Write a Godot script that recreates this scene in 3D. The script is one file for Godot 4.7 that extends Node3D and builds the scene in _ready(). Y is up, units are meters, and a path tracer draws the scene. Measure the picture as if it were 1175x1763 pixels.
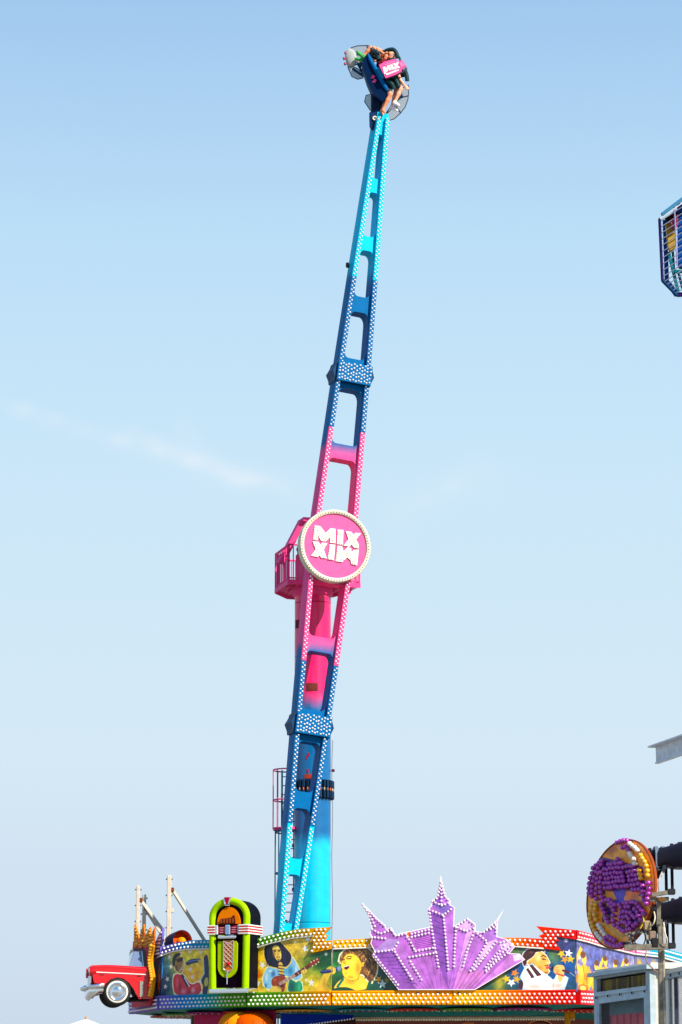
extends Node3D
# A fairground at daytime: a tall swinging-arm ride behind its painted front, seen from the ground eighty metres away.
const PLANES := {
	"S": [Vector3(-5.45, 0.0, -1.7), Vector3(0.2961, 0.0, 0.9552), Vector3(0.0, 1.0, 0.0), Vector3(-0.9552, 0.0, 0.2961)],
	"A": [Vector3(-4.52, 0.0, 1.3), Vector3(0.7979, 0.0, 0.6028), Vector3(0.0, 1.0, 0.0), Vector3(-0.6028, 0.0, 0.7979)],
	"B": [Vector3(-2.27, 0.0, 3.0), Vector3(0.8996, 0.0, 0.4367), Vector3(0.0, 1.0, 0.0), Vector3(-0.4367, 0.0, 0.8996)],
	"C": [Vector3(-0.21, 0.0, 4.0), Vector3(0.9957, 0.0, 0.0925), Vector3(0.0, 1.0, 0.0), Vector3(-0.0925, 0.0, 0.9957)],
	"D": [Vector3(5.71, 0.0, 4.55), Vector3(0.6213, 0.0, -0.7836), Vector3(0.0, 1.0, 0.0), Vector3(0.7836, 0.0, 0.6213)],
	"E": [Vector3(7.28, 0.0, 2.57), Vector3(0.5559, 0.0, -0.8312), Vector3(0.0, 1.0, 0.0), Vector3(0.8312, 0.0, 0.5559)],
	"M": [Vector3(-0.1504, 16.5884, 1.9933), Vector3(0.9497, -0.1175, -0.2903), Vector3(0.1124, 0.9931, -0.0344), Vector3(0.2924, 0.0, 0.9563)],
	"O": [Vector3(3.4487, 4.5852, 42.0), Vector3(0.5373, 0.0, 0.8434), Vector3(0.1087, 0.9917, -0.0693), Vector3(-0.8364, 0.1289, 0.5328)],
	"K": [Vector3(3.9607, 0.0, 40.0), Vector3(0.3338, 0.0, 0.9426), Vector3(0.0, 1.0, 0.0), Vector3(-0.9426, 0.0, 0.3338)],
	"L": [Vector3(3.9607, 0.0, 40.0), Vector3(1.0, 0.0, 0.0), Vector3(0.0, 1.0, 0.0), Vector3(0.0, 0.0, 1.0)],
	"N": [Vector3(3.9378, 0.0, 42.3), Vector3(0.2419, 0.0, 0.9703), Vector3(0.0, 1.0, 0.0), Vector3(-0.9703, 0.0, 0.2419)],
}
const SEG := {"S": 3.1408, "A": 2.82, "B": 2.2899, "C": 5.9455, "D": 2.5269, "E": 3.8136}
const PIVOT := Vector3(-0.7585, 16.5884, 0.0041)
const ARM_AXIS := Vector3(0.1124, 0.9931, -0.0344)
const ARM_ACROSS := Vector3(0.9497, -0.1175, -0.2903)
const ARM_FRONT := Vector3(0.2924, 0.0, 0.9563)
const SIDE := Vector3(0.9563, 0.0, -0.2924)
const MAST := Vector3(-0.745, 0.0, 0.0)

var used := {}
var M := {}
var bulb_mesh: ArrayMesh
var rng := RandomNumberGenerator.new()


# ---------------------------------------------------------------- mesh building
class B:
	var st := SurfaceTool.new()
	var col := Color.WHITE
	var shade = null
	var uvo := Vector2.ZERO
	var uvk := Vector2.ONE

	func _init() -> void:
		st.begin(Mesh.PRIMITIVE_TRIANGLES)
		st.set_smooth_group(-1)

	func smooth(g: int) -> void:
		st.set_smooth_group(g)

	func vert(v: Vector3, uv := Vector2.ZERO) -> void:
		st.set_color(shade.call(v) if shade != null else col)
		st.set_uv(uv)
		st.add_vertex(v)

	func tri(a: Vector3, b: Vector3, c: Vector3) -> void:
		vert(a)
		vert(b)
		vert(c)

	func quad(a: Vector3, b: Vector3, c: Vector3, d: Vector3) -> void:
		tri(a, b, c)
		tri(a, c, d)

	# a flat shape with thickness: poly in the frame (ex, ey), from d0 to d1 along n
	func prism(poly: PackedVector2Array, o: Vector3, ex: Vector3, ey: Vector3, n: Vector3, d0: float, d1: float) -> void:
		var idx := Geometry2D.triangulate_polygon(poly)
		for i in range(0, idx.size(), 3):
			var q := [poly[idx[i]], poly[idx[i + 1]], poly[idx[i + 2]]]
			for p: Vector2 in q:
				vert(o + ex * p.x + ey * p.y + n * d1, (p - uvo) * uvk)
			q.reverse()
			for p: Vector2 in q:
				vert(o + ex * p.x + ey * p.y + n * d0, (p - uvo) * uvk)
		for i in poly.size():
			var a := poly[i]
			var b := poly[(i + 1) % poly.size()]
			var a3 := o + ex * a.x + ey * a.y
			var b3 := o + ex * b.x + ey * b.y
			var ua := (a - uvo) * uvk
			var ub := (b - uvo) * uvk
			vert(a3 + n * d0, ua)
			vert(b3 + n * d0, ub)
			vert(b3 + n * d1, ub)
			vert(a3 + n * d0, ua)
			vert(b3 + n * d1, ub)
			vert(a3 + n * d1, ua)

	# a box with chamfered edges
	func box(c: Vector3, size: Vector3, bas := Basis.IDENTITY, bevel := 0.01) -> void:
		var hs := size * 0.5
		var b: float = min(bevel, min(hs.x, min(hs.y, hs.z)) * 0.6)
		var p := func(sx: int, sy: int, sz: int, axis: int) -> Vector3:
			var v := Vector3(sx * (hs.x - (0.0 if axis == 0 else b)), sy * (hs.y - (0.0 if axis == 1 else b)), sz * (hs.z - (0.0 if axis == 2 else b)))
			return c + bas * v
		for s in [-1, 1]:
			quad(p.call(s, -1, -1, 0), p.call(s, 1, -1, 0), p.call(s, 1, 1, 0), p.call(s, -1, 1, 0))
			quad(p.call(-1, s, -1, 1), p.call(1, s, -1, 1), p.call(1, s, 1, 1), p.call(-1, s, 1, 1))
			quad(p.call(-1, -1, s, 2), p.call(1, -1, s, 2), p.call(1, 1, s, 2), p.call(-1, 1, s, 2))
		if b < 0.0005:
			return
		for s in [-1, 1]:
			for t in [-1, 1]:
				quad(p.call(-1, s, t, 1), p.call(1, s, t, 1), p.call(1, s, t, 2), p.call(-1, s, t, 2))
				quad(p.call(s, -1, t, 0), p.call(s, 1, t, 0), p.call(s, 1, t, 2), p.call(s, -1, t, 2))
				quad(p.call(s, t, -1, 0), p.call(s, t, 1, 0), p.call(s, t, 1, 1), p.call(s, t, -1, 1))
				for u in [-1, 1]:
					tri(p.call(s, t, u, 0), p.call(s, t, u, 1), p.call(s, t, u, 2))

	func bar(a: Vector3, b: Vector3, w: float, d: float, side := Vector3.ZERO, bevel := 0.004) -> void:
		var y := (b - a).normalized()
		var x := side if side != Vector3.ZERO else (Vector3.UP if abs(y.y) < 0.9 else Vector3.RIGHT)
		x = (x - y * x.dot(y)).normalized()
		box((a + b) * 0.5, Vector3(w, a.distance_to(b), d), Basis(x, y, x.cross(y)), bevel)

	# a round tube along points; radius may be one number or a list
	func tube(pts: Array, r, sides := 8, caps := true, closed := false) -> void:
		var n := pts.size()
		var rings := []
		var t0: Vector3 = (pts[1] - pts[0]).normalized()
		var x := t0.cross(Vector3.UP if abs(t0.y) < 0.9 else Vector3.RIGHT).normalized()
		for i in n:
			var t: Vector3
			if closed:
				t = (pts[(i + 1) % n] - pts[(i + n - 1) % n]).normalized()
			else:
				t = (pts[min(i + 1, n - 1)] - pts[max(i - 1, 0)]).normalized()
			x = (x - t * x.dot(t)).normalized()
			var y := t.cross(x)
			var rad: float = r[i] if r is Array else r
			var ring := []
			for k in sides:
				var a := TAU * k / sides
				ring.append(pts[i] + (x * cos(a) + y * sin(a)) * rad)
			rings.append(ring)
		smooth(1)
		for i in (n if closed else n - 1):
			var p: Array = rings[i]
			var q: Array = rings[(i + 1) % n]
			for k in sides:
				var l := (k + 1) % sides
				quad(p[k], q[k], q[l], p[l])
		smooth(-1)
		if caps and not closed:
			for e in [0, n - 1]:
				for k in sides:
					tri(pts[e], rings[e][k], rings[e][(k + 1) % sides])

	# a turned shape: profile of (radius, height) round the axis up
	func lathe(profile: Array, o: Vector3, bas := Basis.IDENTITY, seg := 24, group := 1) -> void:
		for i in profile.size() - 1:
			smooth(group)
			var p: Vector2 = profile[i]
			var q: Vector2 = profile[i + 1]
			if p.is_equal_approx(q):
				group += 1
				continue
			for k in seg:
				var a := TAU * k / seg
				var b := TAU * (k + 1) / seg
				var da := bas * Vector3(cos(a), 0, sin(a))
				var db := bas * Vector3(cos(b), 0, sin(b))
				var up := bas.y
				if p.x < 0.0001:
					tri(o + up * p.y, o + da * q.x + up * q.y, o + db * q.x + up * q.y)
				elif q.x < 0.0001:
					tri(o + da * p.x + up * p.y, o + up * q.y, o + db * p.x + up * p.y)
				else:
					quad(o + da * p.x + up * p.y, o + da * q.x + up * q.y, o + db * q.x + up * q.y, o + db * p.x + up * p.y)
		smooth(-1)

	# rings of points joined into a skin
	func skin(rings: Array, closed := true, caps := false, g := 1) -> void:
		smooth(g)
		for i in rings.size() - 1:
			var p: Array = rings[i]
			var q: Array = rings[i + 1]
			for k in (p.size() if closed else p.size() - 1):
				var l := (k + 1) % p.size()
				quad(p[k], q[k], q[l], p[l])
		smooth(-1)
		if caps:
			for e in [0, rings.size() - 1]:
				var r: Array = rings[e]
				var c := Vector3.ZERO
				for v: Vector3 in r:
					c += v / r.size()
				for k in r.size():
					tri(c, r[k], r[(k + 1) % r.size()])

	func mesh() -> ArrayMesh:
		st.generate_normals()
		return st.commit()


# ---------------------------------------------------------------- objects
func numbered(called: String) -> String:
	if not used.has(called):
		used[called] = 0
		return called
	used[called] += 1
	return "%s_%03d" % [called, used[called]]


func thing(called: String, label: String, category: String, at := Vector3.ZERO, group := "") -> Node3D:
	var o := Node3D.new()
	o.name = numbered(called)
	add_child(o)
	o.position = at
	o.set_meta("label", label)
	o.set_meta("category", category)
	if group != "":
		o.set_meta("group", group)
	return o


func root_of(p: Node3D) -> Vector3:
	var at := Vector3.ZERO
	var q: Node = p
	while q is Node3D and q != self:
		at += (q as Node3D).position
		q = q.get_parent()
	return at


# commits a builder (made in world coordinates) as one named mesh under parent
func part(called: String, b: B, m: Material, parent: Node3D, label := "") -> MeshInstance3D:
	var o := MeshInstance3D.new()
	o.name = called
	o.mesh = b.mesh()
	o.material_override = m
	parent.add_child(o, true)
	o.position = -root_of(parent)
	if label != "":
		o.set_meta("label", label)
	return o


func solo(called: String, label: String, category: String, b: B, m: Material, group := "") -> MeshInstance3D:
	var o := MeshInstance3D.new()
	o.name = numbered(called)
	o.mesh = b.mesh()
	o.material_override = m
	add_child(o)
	o.set_meta("label", label)
	o.set_meta("category", category)
	if group != "":
		o.set_meta("group", group)
	return o


func structure(called: String, b: B, m: Material) -> MeshInstance3D:
	var o := MeshInstance3D.new()
	o.name = called
	o.mesh = b.mesh()
	o.material_override = m
	add_child(o)
	o.set_meta("kind", "structure")
	return o


# many small lamps too small to tell apart singly: one part
func bulbs(parent: Node3D, spots: Array, m: Material, scale := 1.0) -> void:
	if spots.is_empty():
		return
	var mm := MultiMesh.new()
	mm.transform_format = MultiMesh.TRANSFORM_3D
	mm.mesh = bulb_mesh
	mm.instance_count = spots.size()
	for i in spots.size():
		var n: Vector3 = spots[i][1]
		var x := n.cross(Vector3(0.31, 0.9, 0.2)).normalized()
		n = (n + x * rng.randf_range(-0.09, 0.09) + x.cross(n) * rng.randf_range(-0.09, 0.09)).normalized()
		x = n.cross(Vector3(0.31, 0.9, 0.2)).normalized()
		var s := scale * rng.randf_range(0.93, 1.05)
		mm.set_instance_transform(i, Transform3D(Basis(x * s, n * s, x.cross(n) * s), spots[i][0]))
	var o := MultiMeshInstance3D.new()
	o.name = "bulbs"
	o.multimesh = mm
	o.material_override = m
	parent.add_child(o, true)
	o.position = -root_of(parent)
	o.set_meta("kind", "stuff")


func c(r: float, g: float, b: float) -> Color:
	return Color(r / 255.0, g / 255.0, b / 255.0).srgb_to_linear()


func plain(r: float, g: float, b: float, rough := 0.5, metal := 0.0) -> StandardMaterial3D:
	var m := StandardMaterial3D.new()
	m.albedo_color = Color(r / 255.0, g / 255.0, b / 255.0)
	m.roughness = rough
	m.metallic = metal
	return m


# paint whose colour comes from the vertices, with a faint weathered mottling
func paint(rough := 0.4, grain := 0.14, freq := 0.02, coat := 0.0) -> StandardMaterial3D:
	var m := StandardMaterial3D.new()
	m.vertex_color_use_as_albedo = true
	m.roughness = rough
	m.clearcoat_enabled = coat > 0.0
	m.clearcoat = coat
	m.clearcoat_roughness = 0.15
	if grain > 0.0:
		m.albedo_texture = mottle(grain, freq)
		m.uv1_triplanar = true
		m.uv1_world_triplanar = true
		m.uv1_scale = Vector3(0.37, 0.37, 0.37)
	return m


var mottles := {}
func mottle(grain: float, freq: float) -> NoiseTexture2D:
	var key := "%s %s" % [grain, freq]
	if mottles.has(key):
		return mottles[key]
	var t := NoiseTexture2D.new()
	var n := FastNoiseLite.new()
	n.noise_type = FastNoiseLite.TYPE_SIMPLEX_SMOOTH
	n.frequency = freq
	n.fractal_octaves = 5
	n.fractal_gain = 0.6
	n.seed = 7
	t.noise = n
	t.width = 512
	t.height = 512
	t.seamless = true
	var g := Gradient.new()
	g.set_color(0, Color(1.0 - grain, 1.0 - grain, 1.0 - grain * 1.1))
	g.set_color(1, Color.WHITE)
	t.color_ramp = g
	mottles[key] = t
	return t


func at(pl: String, p: Vector2, d := 0.0) -> Vector3:
	var q: Array = PLANES[pl]
	return q[0] + q[1] * p.x + q[2] * p.y + q[3] * d


func board(b: B, pl: String, poly: PackedVector2Array, d0: float, d1: float) -> void:
	var q: Array = PLANES[pl]
	b.prism(poly, q[0], q[1], q[2], q[3], d0, d1)


func grow(poly: PackedVector2Array, by: float) -> PackedVector2Array:
	var r := Geometry2D.offset_polygon(poly, by)
	return r[0] if r.size() > 0 else poly


# even points along an open line
func along(line: PackedVector2Array, step: float, start := 0.0) -> Array:
	var out := []
	var carry := start
	for i in line.size() - 1:
		var a := line[i]
		var b := line[i + 1]
		var l := a.distance_to(b)
		var s := carry
		while s <= l:
			out.append(a.lerp(b, s / l))
			s += step
		carry = s - l
	return out


func ramp(stops: Array, x: float) -> Color:
	if x <= stops[0][0]:
		return stops[0][1]
	for i in stops.size() - 1:
		if x <= stops[i + 1][0]:
			var t: float = (x - stops[i][0]) / (stops[i + 1][0] - stops[i][0])
			return (stops[i][1] as Color).lerp(stops[i + 1][1], t)
	return stops[-1][1]


func heights(line: PackedVector2Array, x: float) -> float:
	for i in line.size() - 1:
		if x <= line[i + 1].x:
			return lerpf(line[i].y, line[i + 1].y, clampf((x - line[i].x) / (line[i + 1].x - line[i].x), 0, 1))
	return line[-1].y


# ---------------------------------------------------------------- flat print
class Art:
	var im: Image
	var w: int
	var h: int
	var o: Vector2
	var k: float

	func _init(x0: float, y0: float, x1: float, y1: float, res: float, bg: Color) -> void:
		o = Vector2(x0, y1)
		k = res
		w = int((x1 - x0) * res)
		h = int((y1 - y0) * res)
		im = Image.create(w, h, false, Image.FORMAT_RGBA8)
		im.fill(bg)

	func px(p: Vector2) -> Vector2:
		return Vector2((p.x - o.x) * k, (o.y - p.y) * k)

	func poly(pts: PackedVector2Array, col: Color) -> void:
		var q := PackedVector2Array()
		for p in pts:
			q.append(px(p))
		var y0 := 1e9
		var y1 := -1e9
		for p in q:
			y0 = min(y0, p.y)
			y1 = max(y1, p.y)
		for y in range(max(0, int(y0)), min(h - 1, int(y1)) + 1):
			var xs := []
			var yy := y + 0.5
			for i in q.size():
				var a := q[i]
				var b := q[(i + 1) % q.size()]
				if (a.y <= yy) != (b.y <= yy):
					xs.append(a.x + (yy - a.y) / (b.y - a.y) * (b.x - a.x))
			xs.sort()
			for i in range(0, xs.size() - 1, 2):
				var xa: int = max(0, int(round(xs[i])))
				var xb: int = min(w, int(round(xs[i + 1])))
				if xb > xa:
					im.fill_rect(Rect2i(xa, y, xb - xa, 1), col)

	# a rounded outline through the points
	func curve(pts: PackedVector2Array, col: Color) -> void:
		poly(round_off(pts), col)

	static func round_off(pts: PackedVector2Array) -> PackedVector2Array:
		var q := pts
		for n in 2:
			var r := PackedVector2Array()
			for i in q.size():
				var a := q[i]
				var b := q[(i + 1) % q.size()]
				r.append(a.lerp(b, 0.25))
				r.append(a.lerp(b, 0.75))
			q = r
		return q

	func line(pts: PackedVector2Array, width: float, col: Color) -> void:
		for i in pts.size() - 1:
			var d := (pts[i + 1] - pts[i]).normalized() * width * 0.5
			var s := Vector2(-d.y, d.x)
			poly(PackedVector2Array([pts[i] - s - d, pts[i + 1] - s + d, pts[i + 1] + s + d, pts[i] + s - d]), col)

	func blob(p: Vector2, rx: float, ry: float, col: Color, a := 1.0, hard := 0.0) -> void:
		var q := px(p)
		var ax := rx * k
		var ay := ry * k
		for y in range(max(0, int(q.y - ay)), min(h - 1, int(q.y + ay)) + 1):
			for x in range(max(0, int(q.x - ax)), min(w - 1, int(q.x + ax)) + 1):
				var d := Vector2((x - q.x) / ax, (y - q.y) / ay).length()
				if d < 1.0:
					var t := a * (1.0 - smoothstep(hard, 1.0, d))
					im.set_pixel(x, y, im.get_pixel(x, y).lerp(col, t))

	func star(p: Vector2, r: float, col: Color, turn := 0.0) -> void:
		var q := PackedVector2Array()
		for i in 10:
			var a := turn + PI / 2 + TAU * i / 10
			q.append(p + Vector2(cos(a), sin(a)) * (r if i % 2 == 0 else r * 0.42))
		poly(q, col)

	func brush(seed_: int, amp: float, freq := 0.03) -> void:
		var n := FastNoiseLite.new()
		n.seed = seed_
		n.frequency = freq
		n.fractal_octaves = 4
		for y in h:
			for x in w:
				var v := 1.0 + amp * n.get_noise_2d(x, y)
				var q := im.get_pixel(x, y)
				im.set_pixel(x, y, Color(q.r * v, q.g * v, q.b * v))

	func material(b, rough := 0.35) -> StandardMaterial3D:
		b.uvo = o
		b.uvk = Vector2(k / w, -k / h)
		var m := StandardMaterial3D.new()
		im.generate_mipmaps()
		m.albedo_texture = ImageTexture.create_from_image(im)
		m.roughness = rough
		return m


func k(r: float, g: float, b: float) -> Color:
	return Color(r / 255.0, g / 255.0, b / 255.0)


func _ready() -> void:
	rng.seed = 20
	# --- camera
	var cam := Camera3D.new()
	add_child(cam)
	cam.position = Vector3(0, 1.7, 80)
	cam.rotation_degrees = Vector3(11.4403, 0, 0)
	cam.fov = 18.9563
	cam.near = 0.5
	cam.far = 4000
	cam.current = true
	# --- sky and exposure
	var env := Environment.new()
	env.background_mode = Environment.BG_SKY
	env.sky = make_sky()
	env.tonemap_mode = Environment.TONE_MAPPER_LINEAR
	env.tonemap_exposure = 1.65
	env.background_energy_multiplier = 0.606
	env.sdfgi_enabled = true
	env.ssao_enabled = true
	env.ssil_enabled = true
	var we := WorldEnvironment.new()
	we.environment = env
	add_child(we)
	# --- sun: to the right of the camera and behind it
	var sun := DirectionalLight3D.new()
	add_child(sun)
	var az := deg_to_rad(44.0)
	var el := deg_to_rad(37.0)
	sun.look_at_from_position(Vector3(sin(az) * cos(el), sin(el), cos(az) * cos(el)) * 50.0, Vector3.ZERO)
	sun.light_energy = 1.6
	sun.light_color = Color(1.0, 0.955, 0.88)
	sun.light_angular_distance = 0.5
	sun.shadow_enabled = true

	make_materials()
	make_ground()
	make_tower()
	make_ladder()
	make_arm()
	make_gondola()
	make_facade()
	make_inside()
	make_skyline()
	make_jukebox()
	make_flames()
	make_car()
	make_posts()
	make_booths()
	make_lamp_mast()
	make_round_sign()
	make_cage()
	make_beam()
	make_tents()


func make_sky() -> Sky:
	var w := 2048
	var h := 1024
	var data := PackedFloat32Array()
	data.resize(w * h * 3)
	var stops := [[-90.0, c(120, 116, 110)], [-1.0, c(150, 152, 155)], [0.0, c(198, 212, 228)], [3.0, c(207, 223, 239)], [7.0, c(213, 233, 246)], [12.0, c(203, 231, 249)], [16.5, c(188, 223, 248)], [21.0, c(160, 199, 238)], [35.0, c(128, 178, 230)], [60.0, c(92, 148, 214)], [90.0, c(78, 132, 204)]]
	var n := FastNoiseLite.new()
	n.seed = 4
	n.frequency = 0.9
	n.fractal_octaves = 4
	for y in h:
		var e := 90.0 - (y + 0.5) / h * 180.0
		var q := ramp(stops, e)
		for x in w:
			var i := (y * w + x) * 3
			data[i] = q.r
			data[i + 1] = q.g
			data[i + 2] = q.b
	# thin streaks of high cloud: [azimuth, elevation, azimuth, elevation, half width, strength]
	var streaks := [[-7.5, 13.65, -0.4, 11.72, 0.085, 0.36], [-4.2, 12.98, -1.6, 11.9, 0.12, 0.28], [0.6, 11.25, 3.2, 12.3, 0.25, 0.14], [-3.2, 13.2, -2.6, 12.2, 0.2, 0.12]]
	var r := RandomNumberGenerator.new()
	r.seed = 12
	for i in 26:
		var a := r.randf_range(-180, 180)
		var e := r.randf_range(24, 60)
		streaks.append([a, e, a + r.randf_range(8, 22), e + r.randf_range(-5, 5), r.randf_range(0.2, 0.7), r.randf_range(0.1, 0.3)])
	var white := Color(0.93, 0.95, 0.98)
	for s: Array in streaks:
		var a := Vector2(s[0], s[1])
		var b := Vector2(s[2], s[3])
		var m: float = s[4] * 3.0
		for y in range(int((90 - max(a.y, b.y) - m) / 180 * h), int((90 - min(a.y, b.y) + m) / 180 * h) + 1):
			for x in range(int((min(a.x, b.x) - m) / 360 * w) - 1, int((max(a.x, b.x) + m) / 360 * w) + 1):
				var p := Vector2((x + 0.5) / w * 360, 90 - (y + 0.5) / h * 180)
				var t := clampf((p - a).dot(b - a) / (b - a).length_squared(), 0, 1)
				var d: float = (p - a.lerp(b, t)).length() / (s[4] * (0.5 + 1.1 * t))
				var v: float = s[5] * exp(-d * d) * clampf(0.75 + 1.0 * n.get_noise_2d(p.x * 1.3, p.y * 2.6), 0, 1.5) * smoothstep(0.0, 0.12, t) * (1.0 - smoothstep(0.85, 1.0, t) * 0.8)
				var i := (y * w + posmod(x, w)) * 3
				data[i] = lerpf(data[i], white.r, v)
				data[i + 1] = lerpf(data[i + 1], white.g, v)
				data[i + 2] = lerpf(data[i + 2], white.b, v)
	var im := Image.create_from_data(w, h, false, Image.FORMAT_RGBF, data.to_byte_array())
	var m := PanoramaSkyMaterial.new()
	m.panorama = ImageTexture.create_from_image(im)
	var s := Sky.new()
	s.sky_material = m
	return s


func make_materials() -> void:
	M.gloss = paint(0.48, 0.1, 0.02)
	M.gloss.metallic_specular = 0.14
	M.mast = paint(0.3, 0.12, 0.02)
	M.satin = paint(0.5, 0.2, 0.03)
	M.matt = paint(0.75, 0.2, 0.03)
	M.satin.metallic_specular = 0.25
	M.matt.metallic_specular = 0.2
	M.smooth = paint(0.25, 0.0)
	M.bulb = plain(232, 228, 228, 0.16)
	M.bulb.clearcoat_enabled = true
	M.bulb_warm = plain(236, 232, 205, 0.18)
	M.bulb_lilac = plain(222, 200, 222, 0.25)
	M.black = plain(17, 17, 22, 0.42)
	M.rubber = plain(16, 16, 17, 0.8)
	M.steel = plain(150, 146, 138, 0.45, 0.75)
	M.galv = paint(0.5, 0.4, 0.05)
	M.galv.metallic = 0.45
	M.chrome = plain(225, 228, 232, 0.12, 1.0)
	M.white = paint(0.45, 0.12, 0.03)
	var g := plain(150, 175, 185, 0.05)
	g.transparency = BaseMaterial3D.TRANSPARENCY_ALPHA
	g.albedo_color.a = 0.3
	M.glass = g
	var mesh := plain(140, 146, 154, 0.5)
	mesh.transparency = BaseMaterial3D.TRANSPARENCY_ALPHA
	mesh.albedo_color.a = 0.5
	M.netting = mesh
	var cl := plain(40, 50, 60, 0.03)
	cl.transparency = BaseMaterial3D.TRANSPARENCY_ALPHA
	cl.albedo_color.a = 0.06
	cl.metallic_specular = 0.12
	M.clear = cl
	var ti := plain(70, 84, 120, 0.04)
	ti.transparency = BaseMaterial3D.TRANSPARENCY_ALPHA
	ti.albedo_color.a = 0.35
	M.tint = ti
	var b := B.new()
	b.lathe([Vector2(0.034, 0), Vector2(0.034, 0.006), Vector2(0.029, 0.014), Vector2(0.027, 0.028), Vector2(0.017, 0.041), Vector2(0, 0.046)], Vector3.ZERO, Basis.IDENTITY, 10)
	bulb_mesh = b.mesh()


func make_ground() -> void:
	var b := B.new()
	b.quad(Vector3(-1800, 0, 1800), Vector3(1800, 0, 1800), Vector3(1800, 0, -1800), Vector3(-1800, 0, -1800))
	b.col = c(90, 88, 85)
	var m := plain(160, 155, 147, 0.9)
	m.albedo_texture = mottle(0.4, 0.02)
	m.uv1_triplanar = true
	m.uv1_world_triplanar = true
	m.uv1_scale = Vector3(0.05, 0.05, 0.05)
	structure("ground", b, m)


# ---------------------------------------------------------------- the ride's tower
var PINK := c(236, 76, 144)
var HOT := c(232, 22, 104)
var BLUE := c(0, 98, 160)
var CYAN := c(10, 186, 226)


func local(u: float, y: float, n: float) -> Vector3:
	return MAST + SIDE * u + Vector3.UP * y + ARM_FRONT * n


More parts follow.
